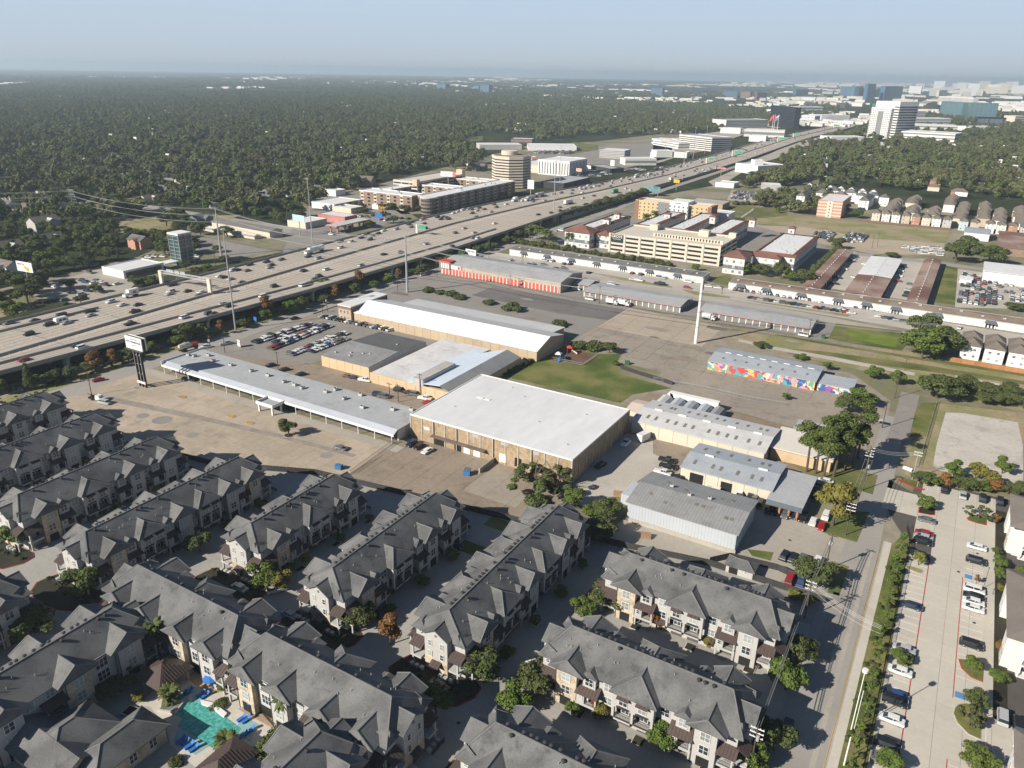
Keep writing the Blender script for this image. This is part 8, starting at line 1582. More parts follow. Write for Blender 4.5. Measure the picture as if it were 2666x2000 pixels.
x,y = G(C5(1555,775),1);t = thing('play_structure','red and cream play tower with a tube slide right of the blue one','play structure',(x,y,.1),.5);a = MB();[a.tube((sx,sy,0),(sx,sy,3.2),.08,.08,6) for sx in (-1,1) for sy in (-1,1)];a.build('posts',M['red'],t);a = MB();a.roof(-1,1,-1,1,3.1,.8,'x',.3,.1,1.2,1.2);a.build('canopy',M['red'],t);a = MB();a.tube((1,0,1.8),(3.5,-1,.3),.4,.4,8);a.build('tube_slide',M['cream'],t)
x,y = G(C9(1340,120),1);t = thing('bus_shelter','small grey topped shelter frame beside the side street','shelter',(x,y,0),0);a = MB();[a.tube((sx,sy,0),(sx,sy,2.6),.09,.09,6) for sx in (-1.5,1.5) for sy in (-.8,.8)];a.build('posts',M['woodpole'],t);a = MB();a.box(-1.8,1.8,-1,1,2.6,2.75);a.build('roof',M['hvac'],t)
mh = MB();mh.tube((0,0,0),(0,0,.02),.4,.4,12);mm = mh.mesh('manhole_cover',[M['trim']])
for i,(p,lb) in enumerate(((D1(1460,115),'in the upper car park'),(D1(1400,900),'in the middle of the car park'),(D1(1632,674),'in the right stall row, upper'),(D1(1593,1530),'in the right stall row, lower'),(CA(165,1070-400),'on the curved drive at the left'),(CB(845,1065),'on the drive before the lowest row'),(CB(195,650),'on the drive above the pool rows'),(C9(815,818),'on the office driveway'),(CC(1320,205),'at the street kerb'))): x,y = G(p);ob('manhole_cover',mm,None,(x,y,.115),0,'dark round manhole cover '+lb,'manhole cover','manhole covers')
# TREES
def leafmat(name,c1,c2,rnd=.22,tr=.0):
 m = bpy.data.materials.new(name);m.use_nodes = True;n = m.node_tree.nodes;l = m.node_tree.links;b = n['Principled BSDF'];b.inputs['Roughness'].default_value = .7;b.inputs['Specular IOR Level'].default_value = .15
 g = n.new('ShaderNodeNewGeometry');nz = n.new('ShaderNodeTexNoise');nz.inputs['Scale'].default_value = 1.3;nz.inputs['Detail'].default_value = 3;l.new(g.outputs['Position'],nz.inputs['Vector'])
 oi = n.new('ShaderNodeObjectInfo');ad = n.new('ShaderNodeMath');ad.operation = 'MULTIPLY_ADD';l.new(oi.outputs['Random'],ad.inputs[0]);ad.inputs[1].default_value = .9;l.new(nz.outputs[0],ad.inputs[2])
 mr = n.new('ShaderNodeMapRange');l.new(ad.outputs[0],mr.inputs[0]);mr.inputs[1].default_value = .35;mr.inputs[2].default_value = 1.4
 mx = n.new('ShaderNodeMix');mx.data_type = 'RGBA';l.new(mr.outputs[0],mx.inputs[0]);mx.inputs[6].default_value = (*c1,1);mx.inputs[7].default_value = (*c2,1)
 m3 = n.new('ShaderNodeMapRange');l.new(oi.outputs['Random'],m3.inputs[0]);m3.inputs[3].default_value = 1+rnd;m3.inputs[4].default_value = 1-rnd
 s3 = n.new('ShaderNodeVectorMath');s3.operation = 'SCALE';l.new(mx.outputs[2],s3.inputs[0]);l.new(m3.outputs[0],s3.inputs['Scale']);l.new(s3.outputs[0],b.inputs['Base Color']);return m
LM_ = dict(oak=leafmat('oak_leaves',(.06,.082,.026),(.105,.12,.042)),green=leafmat('bright_leaves',(.075,.12,.025),(.12,.16,.035),.12),yellow=leafmat('yellowing_leaves',(.13,.15,.03),(.19,.17,.04),.15),pine=leafmat('pine_needles',(.065,.095,.026),(.11,.135,.035),.15),rust=leafmat('rusty_leaves',(.17,.085,.03),(.24,.13,.05),.15),palm=leafmat('palm_fronds',(.075,.10,.03),(.12,.14,.045),.1),wood=leafmat('wood_canopy_leaves',(.07,.088,.035),(.16,.16,.068),.45))
bark = mat('bark',(0.11,0.085,0.065),var=.25,scale=2.5);MAT['bark'] = bark
tr_ = np.random.default_rng(5)
def crown_mesh(name,m,lobes,nleaf,size,core=True,squash=.75,seedy=None):
 """leaf sized quads scattered over the shells of overlapping lobes; lobes = [(x,y,z,r)]"""
 V = [];F = [];k = 0;tot = sum(r*r for *_,r in lobes)
 for (x,y,z,r) in lobes:
  n = max(12,int(nleaf*r*r/tot));d = tr_.normal(size=(n,3));d /= np.linalg.norm(d,axis=1)[:,None];d[:,2] = np.where(d[:,2] < -.7,-d[:,2],d[:,2])
  rad = r*(1-.42*tr_.random(n)**2.0+.10*tr_.random(n));P_ = d*rad[:,None]*np.array([1,1,squash])+np.array([x,y,z])
  nr = d+tr_.normal(size=(n,3))*.55;nr /= np.linalg.norm(nr,axis=1)[:,None]
  a = np.cross(nr,tr_.normal(size=(n,3)));a /= np.linalg.norm(a,axis=1)[:,None];b = np.cross(nr,a);s = size*(.6+.8*tr_.random(n))[:,None]
  Q = np.stack([P_-a*s*.5-b*s*.3,P_+a*s*.5-b*s*.3,P_+a*s*.35+b*s*.5,P_-a*s*.35+b*s*.5],1).reshape(-1,3)
  V.append(Q);F.append(np.arange(k,k+4*n).reshape(-1,4));k += 4*n
  if core:
   mb = MB();rr_ = r*.62;vs = [];
   for i in range(4):
    ph = math.pi*(i+.5)/4-math.pi/2
    for j in range(6): th = 2*math.pi*j/6;vs.append((x+rr_*math.cos(ph)*math.cos(th),y+rr_*math.cos(ph)*math.sin(th),z+rr_*squash*math.sin(ph)))
   V.append(np.array(vs));fs = [(k+i*6+j,k+i*6+(j+1)%6,k+(i+1)*6+(j+1)%6,k+(i+1)*6+j) for i in range(3) for j in range(6)];F.append(np.array(fs));k += 24
 me = bpy.data.meshes.new(name);me.from_pydata(np.concatenate(V).tolist(),[],np.concatenate(F).tolist());me.materials.append(m);return me
def lobes_round(R_,H_,n,sp=.6,top=1.0,zc=None,rl=.5,seed=0):
 q = np.random.default_rng(seed);L_ = []
 for i in range(n):
  a = q.random()*6.283;t = q.random()**.5;rr_ = R_*sp*t;z = (zc if zc is not None else H_*.56)+(q.random()-.5)*H_*.62*(1-.45*t)
  L_.append((rr_*math.cos(a),rr_*math.sin(a),z,R_*rl*(.75+.5*q.random())*(1-.25*t)))
 return L_
def trunk_mesh(h,r,limbs,spread,m=bark,name='trunk'):
 mb = MB();mb.tube((0,0,0),(0.05*h*.3,0,h*.55),r,r*.7,7);q = random.Random(int(h*100+limbs))
 for i in range(limbs): a = 6.283*i/limbs+q.random();z = h*(.35+.2*q.random());mb.tube((0,0,z),(spread*math.cos(a)*.7,spread*math.sin(a)*.7,z+h*.32),r*.5,r*.15,5)
 return mb.mesh(name,[m])
KIND = {}
for i in range(4): KIND[f'oak{i}'] = (crown_mesh('crown',LM_['oak'],lobes_round(1.0,2.0,13,.68,seed=i,rl=.42),3200,.085),trunk_mesh(1.9,.07,4,.6))
for i in range(3): KIND[f'green{i}'] = (crown_mesh('crown',LM_['green'],lobes_round(.95,2.0,12,.62,seed=10+i,rl=.42),3000,.09),trunk_mesh(1.8,.055,4,.5))
for i in range(2): KIND[f'yellow{i}'] = (crown_mesh('crown',LM_['yellow'],lobes_round(.95,2.0,12,.62,seed=20+i,rl=.38),2600,.09),trunk_mesh(1.8,.055,4,.5))
for i in range(2): KIND[f'rust{i}'] = (crown_mesh('crown',LM_['rust'],lobes_round(.8,2.4,12,.5,seed=30+i,rl=.42),2600,.09),trunk_mesh(1.9,.05,3,.4))
for i in range(3): KIND[f'young{i}'] = (crown_mesh('crown',LM_['green'],lobes_round(.75,2.4,9,.55,zc=1.55,seed=40+i,rl=.32),560,.13,core=False),trunk_mesh(2.2,.035,4,.35))
for i in range(2): KIND[f'sparse{i}'] = (crown_mesh('crown',LM_['oak'],lobes_round(1.1,1.8,17,.85,seed=50+i,rl=.20),2200,.085,core=False),trunk_mesh(1.9,.06,9,1.1))
for i in range(3): q = np.random.default_rng(60+i);L_ = [(.55*math.cos(a)*t,.55*math.sin(a)*t,z,.30) for a,t,z in zip(q.random(14)*6.28,q.random(14),2.0+q.random(14)*1.9)];KIND[f'pine{i}'] = (crown_mesh('crown',LM_['pine'],L_,2600,.08),trunk_mesh(4.6,.06,5,.5))
for i in range(2): KIND[f'bush{i}'] = (crown_mesh('crown',LM_['oak'],lobes_round(1.0,1.1,9,.6,zc=.5,seed=70+i,rl=.5),1300,.13),None)
for i in range(1): KIND['conifer0'] = (crown_mesh('crown',LM_['oak'],[(0,0,.4+k*.33,.62-.07*k) for k in range(8)],2400,.09),trunk_mesh(1,.05,2,.2))
def palm_mesh(n,L,droop,name='crown',seed=0):
 q = random.Random(seed);mb = MB()
 for i in range(n):
  a = 6.283*i/n*2.4+q.random()*.5;el = q.uniform(-.5,1.1);P_ = []
  for t in (0,.35,.7,1.0): rr_ = L*t;P_.append((rr_*math.cos(a)*math.cos(el*(1-t*.5)),rr_*math.sin(a)*math.cos(el*(1-t*.5)),L*math.sin(el)*t-droop*t*t))
  wv = (-math.sin(a),math.cos(a))
  for (p,q2,w0,w1) in ((P_[0],P_[1],.06,.22),(P_[1],P_[2],.22,.20),(P_[2],P_[3],.20,.02)):
   w0 *= L;w1 *= L;mb.poly([(p[0]-wv[0]*w0,p[1]-wv[1]*w0,p[2]-.05*L),p,q2,(q2[0]-wv[0]*w1,q2[1]-wv[1]*w1,q2[2]-.05*L)]);mb.poly([p,(p[0]+wv[0]*w0,p[1]+wv[1]*w0,p[2]-.05*L),(q2[0]+wv[0]*w1,q2[1]+wv[1]*w1,q2[2]-.05*L),q2])
 return mb.mesh(name,[LM_['palm']])
TREES = []   # kind, x, y, scale radius, z scale, label, category, group
def tree(kind,x,y,s,hs,label,cat='tree',group=None,name='tree',rz=None,z=0.0):
 s *= 1.0 if 'young' in kind or 'bush' in kind else (1.12 if 'pine' in kind else 1.25);hs *= 1.0 if 'young' in kind else 1.12
 cr_,tm = KIND[kind];t = thing(name,label,cat,(x,y,z),random.uniform(0,6.28) if rz is None else rz,group)
 ob('crown',cr_,t,sc_=(s,s,hs))
 if tm: ob('trunk',tm,t,sc_=(s,s,hs))
 return t
def palm(x,y,h,L,label,z=0.0,group=None):
 t = thing('palm_tree',label,'palm tree',(x,y,z),0,group);b_ = MB();b_.tube((0,0,0),(0,0,h),.22,.16,7);b_.build('trunk',bark,t)
 ob('crown',palm_mesh(54,L*1.2,L*.5,seed=int(x*7)),t,(0,0,h))
RZ = random.Random(21)
T = lambda cr,x,y,k,r,h,lb,cat='tree',nm='tree': tree(k,*G(cr(x,y)),r,h/2.2 if 'pine' not in k else h/4.2,lb,cat,None,nm)
tree('oak0',TREEX,TREEY,3.0,2.9,'lone round dark tree in a kerb ring on the empty parking lot',z=.1)
for cr,x,y,k,r,h,lb in ((C8,1330,560,'sparse0',7,9.5,'large half bare spreading tree in front of the right end of the brick warehouse wall'),(C8,1470,560,'sparse1',5.5,8,'second half bare tree behind the spreading one at the brick warehouse corner'),(C8,1360,640,'bush0',4.5,6,'dark tangled shrubs under the half bare tree'),(C8,1570,660,'green0',3.4,6.5,'bright green tree between the half bare tree and the gravel yard'),(C8,1790,740,'oak1',3.8,7,'dark green tree at the corner of the grey metal warehouse'),(C8,1690,740,'green1',2.6,5,'yellow green bush like tree just left of the grey warehouse corner'),(C8,1740,880,'oak2',4.5,8,'dark shaded tree at the foot of the dark fence near the grey warehouse'),
 (C7,140,900,'green1',4.6,9,'bushy green tree at the near end of the second leftmost row'),(C7,540,1220,'oak0',4.4,7.5,'rounded dark tree on the curved bed before the fourth row'),(C7,1280,950,'oak3',3.0,6,'small tree on the drive beside the third row'),(C7,1700,1170,'green2',3.8,7,'bushy tree on the kerb before the third row'),(C7,1810,1200,'yellow0',3.2,6,'yellowish tree beside the white car under the third row'),(C7,1870,1080,'green0',1.6,3,'bright shrub at the side of the third row'),(C7,1100,1060,'bush1',1.8,2.6,'rounded shrub at the corner above the palm row'),(C7,790,1110,'bush0',1.4,2,'small shrub at the side of the fourth row'),
 (CB,220,460,'oak1',3.4,7,'dark tree at the near end of the second right row'),(CB,410,560,'rust0',3.4,7,'tree with a few orange leaves on the bed between the two right rows'),(CB,1010,800,'oak2',4.0,7.5,'rounded tree on the red kerbed bed before the longest row'),(CB,1340,880,'oak3',4.2,8,'dense dark tree hiding a white car left of the middle lower right row'),(CB,1790,330,'oak0',4.4,7,'dense tree left of the uppermost lower right row'),(CB,1640,370,'green2',2.8,5,'lighter tree just below the dense one'),(CB,1200,970,'green1',3.8,6,'wide bushy tree above the lowest lower right row'),(CB,700,1000,'green0',3.0,7,'bright leafed tree beside the end of the pool row on the drive'),(CB,2130,1220,'green0',3.0,6.5,'bright green round tree in front of the lowest lower right row'),(CB,1580,1000,'green2',1.6,2.8,'small round shrub left of the laundry balcony'),(CB,1750,1040,'yellow1',2.0,4,'thin yellowish tree by the garage drive of the middle row'),(CB,2090,440,'rust1',1.7,3.4,'thin brownish shrub below the uppermost row'),
 (C9,960,1080,'oak2',4.8,7.5,'large spreading tree at the driveway corner above the uppermost row'),(C9,830,1170,'yellow0',2.0,3,'wispy shrub beside the shaded visitor bays'),(C9,1070,730,'yellow1',6.2,15,'very large yellow green pine like tree in front of the parked office cars'),
 (CC,330,540,'yellow0',1.8,3.5,'small tree by the lit garage apron'),(CC,20,420,'rust1',1.8,3.6,'small brown tree at the left of the uppermost row garages'),(CC,870,620,'oak1',3.0,7,'upper tree of the line between the rows and the street'),(CC,790,790,'green1',4.2,8.5,'largest bushy tree of the line between the rows and the street'),(CC,720,1150,'oak3',3.4,7,'tree beside the dark parked car at the street'),(CC,570,1250,'green2',3.0,6,'tree at the bottom photo edge beside the pole'),(CC,50,1120,'green0',2.6,6,'bright tree at the left of the lowest visible garage'),(CC,910,290,'yellow1',2.0,3,'low wispy bush in the dark bed of the right corner'),
 (CA,220,520,'oak0',4.2,7,'dark tree cut by shadow left of the leftmost court row'),(CA,160,540,'green1',2.5,4,'shrub beside the shadowed tree at the far left'),(CA,790,830,'sparse0',3.2,4.5,'loose green shrub tree left of the pavilion'),(CA,870,720,'oak2',2.4,3.6,'shrub tree behind the pavilion'),(CA,700,900,'oak3',3.0,4,'shrub beside the shaded court path'),(CA,880,920,'yellow0',1.8,2.2,'spiky light shrub in front of the pavilion'),(CA,1440,860,'green0',1.4,2.4,'round shrub right of the upper umbrella'),(CA,1400,950,'bush1',2.2,1.4,'hedge bed behind the curved fountain wall'),(CA,1690,970,'bush0',1.2,1.2,'clipped shrub right of the lower umbrella'),(CA,1790,1300,'oak1',4.0,5,'rounded tree beside the lower pavilion'),(CA,1640,1340,'oak3',2.4,3,'dark shrub at the bottom photo edge below the pavilion'),(CA,1140,1320,'bush0',1.8,2.4,'dark shrub at the clubhouse annex corner'),(CA,1200,720,'yellow0',1.6,1.4,'light strap leaved bed beside the upper sun deck')):
 T(cr,x,y,k,r,h,lb)
palm(*G(CA(1018,640)),8.6,1.9,'tall fan palm with a bare trunk before the left pool row',group=None);palm(*G(CA(1095,935)),2.3,1.9,'short thick fan palm in the square stone planter',.6);palm(*G(CA(1835,1100)),8.0,1.9,'tall fan palm with a bare trunk before the right pool row');palm(*G(CA(1450,1225)),2.2,2.0,'short bushy fan palm at the lower pool corner')
for i,(x,y) in enumerate(((915,410),(970,420),(1015,445),(1075,440),(1145,400),(1040,400),(1190,380),(1220,330))):
 T(C9,x,y,f'pine{i%3}',6.3,19-RZ.random()*2.5,('tall bare trunked pine on the lawn by the street, ' + (ORD[i] if i < 8 else '')),'pine tree','pine_tree')
for i,(cr,x,y,k,r,h,lb) in enumerate(((C6,1310,885,'green0',3.6,6.5,'rounded green tree at the end of the mural annex'),(C6,1450,920,'green1',3.6,7.5,'tree at the top of the side street, left'),(C6,1690,1000,'oak1',7.6,11,'very large oak right of the side street end'),(C6,1600,765,'green2',9,16,'huge green tree in front of the boxy white houses, left part'),(C6,1730,745,'oak2',8.5,14,'huge dark tree in front of the boxy white houses, right part'),(C6,1600,650,'oak3',7.0,15,'tall dark crown behind the huge green tree'),(C9,1240,20,'green0',4.8,8,'broad crown at the top of the pine lawn'),(C9,1160,60,'oak1',4.4,9,'dense crown behind the pines, left'),
 (C6,1040,835,'green0',2.4,4.5,'bush like tree at the gap between mural building and annex'),(C6,880,770,'green2',3,2.6,'low bush behind the mural roof, left'),(C6,640,700,'oak0',3.5,2.6,'low brush behind the mural roof, far left'),(C6,790,1010,'green2',1.6,3.2,'tiny lone tree on the east lot below the mural'),(C5,1000,780-20,'oak0',.1,.1,None),
 (C5,1620,755,'bush1',5.4,6.6,'dark bushy tree left of the playground clump'),(C5,1720,765,'bush0',6.6,8,'largest dark tree of the clump above the playground'),(C5,1810,785,'oak3',3.6,5.5,'right tree of the clump above the playground'),(C5,1850,865,'green1',2.0,2.6,'shrub beside the green dumpster'),(C5,1500,615,'bush0',5.2,7,'dark tree at the far end of the tan warehouse'),(C5,1190,515,'bush1',6.6,8,'large round tree behind the tan warehouse roof, right'),(C5,1030,470,'bush0',5.0,5.5,'round tree behind the tan warehouse roof, middle'),(C5,860,440,'bush0',5.0,6,'dense dark bush behind the tan warehouse, fourth'),(C5,800,422,'bush1',5.0,6.6,'dense dark bush behind the tan warehouse, third'),(C5,720,405,'bush0',4.4,5.5,'dense dark bush behind the tan warehouse, second'),(C5,650,395,'bush1',4.4,6,'dense dark bush behind the tan warehouse, first'))):
 if lb: T(cr,x,y,k,r,h,lb)
for x,y,lb in ((1790,440,'first'),(1920,450,'second, brightest'),(2080,420,'third'),(2000,500,'fourth, lower')): T(C9,x,y,'yellow0' if 'bright' in lb or 'fourth' in lb else 'green1',3.2,6.5,f'light green tree in front of the vacant white lot, {lb} from the left')
for i,x in enumerate(range(1590,2212,75)): T(C9,x,480+(x-1590)*.12,('oak0','green1','rust1','oak3')[i%4],2.8,4.2,f'shrubby tree of the hedge above the right-hand car park, {ORD[i]}')
for i,(x,y) in enumerate(((2130,1010),(1990,1000),(1880,960),(2000,1060),(2212,1080),(1820,985),(2100,1060))): T(C6,x,y-20,f'oak{i%4}',4.4,5.5,f'dark tree in the thicket along the concrete channel, {ORD[i]}')
ys_ = [63,69,75,81,87,93,99.5,105,111,117,123,128,134,139,145,151,157,163,169,175,181,187,193,199,205]
ys_ = np.linspace(66,207,27)
for i,y in enumerate(ys_): tree(f'young{i%3}',2.0+RZ.uniform(-.3,.3),float(y),1.9+RZ.uniform(-.3,.5),1.7+RZ.uniform(-.2,.4),'young slender tree on the mown verge between the street and the car park railing','tree','young trees along the verge',z=.1)
for p,k,r,h,lb in ((D1(990,120),'green2',2.8,4.4,'feathery small tree on the uppermost left island of the car park'),(D1(1645,245),'sparse0',3.0,4.6,'feathery tree on the grass island at the top right of the car park'),(D1(900,815),'yellow1',2.0,3.8,'yellow green tree on the small island in the left stall row'),(E1(880,845),'green0',2.2,3.6,'small tree on the island beside the white sedan'),(E1(1452,890),'green1',1.9,3.8,'small tree on the grass island below the blue marking'),(E1(1420,1330),'sparse1',2.4,5,'grey green tree on the large teardrop island'),(E1(1460,1200),'oak0',2.2,4.5,'second tree on the large teardrop island'),(E1(1480,1659),'green2',3.2,4.5,'wide tree at the bottom photo edge in the car park'),(E1(790,1659),'green1',2.6,4.2,'tree at the bottom photo edge in the left stall row'),(D1(1615,1045),'rust0',.9,2.4,'thin sapling in the right stall row'),(D1(1900,850),'green1',2.0,4,'small tree before the balconies, upper'),(D1(1900,1000),'green0',1.7,3.6,'small tree before the balconies, lower'),(D1(2180,960),'green2',1.6,3.2,'small tree at the right photo edge'),(D1(1850,300),'rust1',1.5,2.6,'brownish shrub on the walkway bed'),(D1(1930,1140),'yellow0',1.4,2.2,'pale shrub by the ramp'),(E1(1660,980),'green0',2.2,2.6,'rounded shrub by the red kerb'),(E1(1650,740),'rust1',1.4,2.6,'brownish tall shrub along the walkway'),(D1(1865,690),'oak0',1.2,2.2,'shrub at the stone corner')):
 x,y = G(p);tree(k,x,y,r,h/2.2,lb,z=.1)
n_ = 0
for X,y0,n2 in ((-77.3,103,4),(-108.3,101,3),(-138.3,104,3),(-169,80,4),(-200.5,81,4),(-232.5,80,3)):
 for k in range(n2):
  n_ += 1;tree(RZ.choice(['oak0','green0','yellow1','oak2','green2']),X+10.4,y0+10.5+k*12.5,RZ.uniform(1.3,1.9),RZ.uniform(1.0,1.7),'small tree in a kerb bed on the garage side of the parallel townhouse rows','tree','small trees in kerb beds of the townhouse rows')
 for k in range(7): tree(RZ.choice(['bush0','bush1']),X-8+k*2.9,y0-4.6+abs(k-3)*.5,.8,RZ.uniform(.6,1.0),'low shrub in the rounded bed at the near end of a townhouse row','shrub','low shrubs at the near ends of the rows','shrub')
VG = [(F1(440,1400),'conifer0',3.0,8.5,'dark conifer beside the first freeway pier'),(F1(700,1330),'oak1',3.6,5,'dark bush right of the dark conifer'),(F1(1020,1250),'oak2',3.4,6,'dark tree between the piers at the left'),(F1(1370,1130),'rust0',4.2,8,'autumn yellow tree at the second pier'),(F1(1650,1040),'rust1',3.4,6,'brown autumn tree left of the tall twin legged sign'),(F1(1850,1000),'oak0',3.6,6,'green tree behind the legs of the tall sign'),(F2(250,1320),'oak1',2.6,4.5,'small ragged tree right of the tall sign'),(F2(470,1290),'oak2',4.6,9.5,'tall ragged tree at the frontage verge'),(F2(600,1210),'oak3',2.4,4.6,'thin tree right of the tall ragged one'),(F2(740,1220),'oak0',3.4,7,'ragged tree near the third pier'),(F2(1640,910),'rust0',4.6,10,'bright rusty orange tree against the retaining wall'),(F2(1960,860),'green1',4.6,8,'green tree right of the rusty one'),(F3(150,1180),'green0',4.4,8.5,'green tree behind the tan office, first'),(F3(60,1250),'green1',3.6,7,'green tree behind the tan office, lowest'),(F3(400,1120),'green2',4.8,9,'green tree behind the tan office, third'),(F3(640,1060),'green1',3.6,7.5,'green tree behind the tan office, fourth'),(F3(720,1040),'oak3',3.2,6.5,'darker green tree beside the second rusty tree'),(F3(860,1060),'rust1',4.4,9.5,'second rusty tree, near the steel power pole')]
for p,k,r,h,lb in VG: x,y = G(p);tree(k,x,y,r,h/2.2,lb)
for i,t_ in enumerate(np.linspace(0,1,22)):
 p0 = np.array(F4(1700,610));p1 = np.array(F5(960,700));q = p0+(p1-p0)*t_;x,y = G((float(q[0]),float(q[1])+3));tree('oak%d' % (i%4) if i not in (9,) else 'rust0',x,y,5.6,RZ.uniform(3.2,4.2),'dense tree in the belt between the hotel and the near side of the freeway' if i != 9 else 'yellowish tree in the belt along the near side of the freeway','tree','belt of trees along the freeway' if i != 9 else None)
def hedge(label,pts,w_,h):
 """shrubs run into one another: one plant mass"""
 V = [];F = [];k = 0
 for (a,b) in zip(pts[:-1],pts[1:]):
  a = np.array(G(a));b = np.array(G(b));L = np.linalg.norm(b-a);n = max(2,int(L/(w_*1.15)))
  for i in range(n):
   q = a+(b-a)*(i+.5)/n;me = KIND[RZ.choice(['bush0','bush1'])][0];v = np.empty(len(me.vertices)*3,np.float32);me.vertices.foreach_get('co',v);v = v.reshape(-1,3);th = RZ.uniform(0,6.28);s_ = w_*RZ.uniform(.7,1.3)
   x_ = (v[:,0]*math.cos(th)-v[:,1]*math.sin(th))*s_+q[0]+RZ.uniform(-.8,.8);y_ = (v[:,0]*math.sin(th)+v[:,1]*math.cos(th))*s_+q[1]+RZ.uniform(-.8,.8);V.append(np.stack([x_,y_,v[:,2]*h*RZ.uniform(.6,1.1)],1));f = np.empty(len(me.polygons)*4,np.int32);me.polygons.foreach_get('vertices',f);F.append(f.reshape(-1,4)+k);k += len(v)
 me = bpy.data.meshes.new('hedge');me.from_pydata(np.concatenate(V).tolist(),[],np.concatenate(F).tolist());me.materials.append(LM_['oak']);o = ob('hedge',me,None,label=label,cat='hedge');o['kind'] = 'stuff'
hedge('green hedge between the white repair strip and the parking garage',[C5(1230,85),C5(1600,140),C5(2212,235)],3.6,4.5)
hedge('hedge left of the rusty roofed warehouses',[C6(955,260),C6(1110,110)],3.2,5)
hedge('hedge between the field and the crowded car lot',[C3(480,880),C3(880,880)],4.5,5)
hedge('wild growth along the lawn corner wall',[C5(1130,935),C5(1370,810)],1.6,2)
for (cr,x,y,k,r,h,lb) in ((C6,250,240,'green0',3,5,'bush at the right end of the long hedge'),(C6,560,260,'green1',6.5,9,'wide light green tree in front of the right apartment wing, first'),(C6,650,270,'oak1',5.5,8.5,'wide tree in front of the right apartment wing, second'),(C6,760,290,'oak2',5,12,'tall dark tree in front of the right apartment wing'),(C6,810,300,'green2',4,8,'slender tree right of the tall dark one'),(C6,900,320,'oak3',6.5,10,'broad tree at the left end of the brown roofed strip'),(C6,1085,110,'oak0',6,9,'broad tree at the top of the hedge by the rusty roofs'),(C6,1420,160,'oak1',4.5,4,'low round bush right of the middle rusty warehouse'),(C6,1350,180,'oak2',4.5,4,'low round bush above the middle rusty warehouse'),(C6,1800,190,'oak3',9,15,'very large spreading tree at the right, left one'),(C6,1880,150,'oak0',9,14,'very large spreading tree at the right, behind'),(C6,2000,200,'oak1',9.5,15,'very large spreading tree at the right, right one'),(C6,2160,480,'oak2',5,5,'bush at the right photo edge below the truck yard'),(G3,230,290,'rust0',5,9,'autumn tree at the right of the salmon office'),(G3,290,310,'oak3',6,9,'dark tree beside the shaded lane'),(G3,20,270,'green0',5,8,'tree left of the salmon office'),(G3,880,350,'oak1',7,10,'dark tree in the gap of the narrow house row'),(G3,390,215,'oak2',6,9,'tree beside the long white row'),(G3,1180,190,'oak0',8,10,'tree among the houses at the upper right')):
 T(cr,x,y,k,r,h,lb)
for i,(cr,x,y) in enumerate(((F4,1270,910),(F4,1310,900),(F4,1370,915),(F4,1400,930),(F4,1530,985),(F4,1480,960),(F4,1840,1000),(G2,420,165),(G2,460,150),(G2,665,195),(G2,710,190))): x,y = G(cr(x,y));palm(x,y,9,3.6,f'date palm in the group around the red tile roofed apartments, {ORD[i] if i < 10 else "rightmost"}',group='palms around the red tile roofed apartments')
for i,(x,y,k) in enumerate(((450,510,'oak0'),(520,560-100,'oak1'),(880,350,'oak2'),(960,330,'oak3'),(980,350,'oak0'),(865,330,'oak1'),(450,365,'oak2'),(610,390,'oak3'),(1190,240,'oak0'),(1265,275,'oak1'),(1330,250,'green0'),(1440,200,'oak2'),(1395,130,'oak1'))): T(C4,x,y+10,k,3.4,5.5,f'dark tree around the white showroom and its car lot, {(ORD+["third from right","second from right","rightmost"])[i]}')
for i,(x,y) in enumerate(((170,960),(220,975),(240,1000),(345,975),(400,975),(500,985),(540,980),(430,1060),(380,1030),(650,990),(600,985),(90,980),(275,1090),(240,1075),(900,925),(1130,900))): T(C2,x,y,f'oak{i%4}',4.6,6.5,f'dark street tree at the foot of the brick courtyard apartments, {(ORD+["eleventh","twelfth","thirteenth","fourteenth","fifteenth","rightmost"])[i]}')
# the wood
def low_mesh(name,seed,R_,H_,n,nl,size):
 return crown_mesh(name,LM_['wood'],lobes_round(R_,H_,n,.74,seed=seed,rl=.40,zc=H_*.6),nl,size,True,.8)
lowv = [low_mesh('wood_crown',100+i,7.4,11,7+2*i,620,.9+.1*i) for i in range(5)];lowv += [crown_mesh('wood_crown',LM_['green'],lobes_round(6,10,9,.7,seed=130,rl=.42,zc=6),560,.9),crown_mesh('wood_crown',LM_['oak'],lobes_round(8.5,12,14,.75,seed=131,rl=.33,zc=7.5),800,.95)]
q = np.random.default_rng(77);lowv.append(crown_mesh('wood_crown',LM_['wood'],[(1.8*math.cos(a)*t,1.8*math.sin(a)*t,z,1.9) for a,t,z in zip(q.random(8)*6.28,q.random(8),9+q.random(8)*7)],420,.8))
nonw = [ [G(p) for p in poly] for poly in (
 [C1(690,1060),C1(1010,1000),C1(1100,1190),C1(700,1130)],[C1(1190,1130),C1(2212,1210),C1(1500,1330),C1(1240,1260)],[C1(1900,1150),C1(1960,1010),C1(2212,850),C2(0,850),C2(300,870),C2(400,1000),C2(100,1150)],
 [C4(330,470),C4(340,300),C4(700,220),C4(1250,230),C4(1350,330),C4(600,520)],[C4(0,500),C4(230,480),C4(230,530),C4(0,580)],
 [C2(170,820),C2(700,700),C2(1000,760),C2(1250,850),C2(600,1000)],[C2(850,560),C2(1000,480),C2(1330,500),C2(1330,640),C2(1000,620)],[C2(1310,580),C2(1560,540),C2(1760,540),C2(2212,520),C2(2212,760),C2(1300,900)],
 [C1(0,960),C1(150,980),C1(220,1030),C1(400,1010),C1(450,1050),C1(80,1020)])]
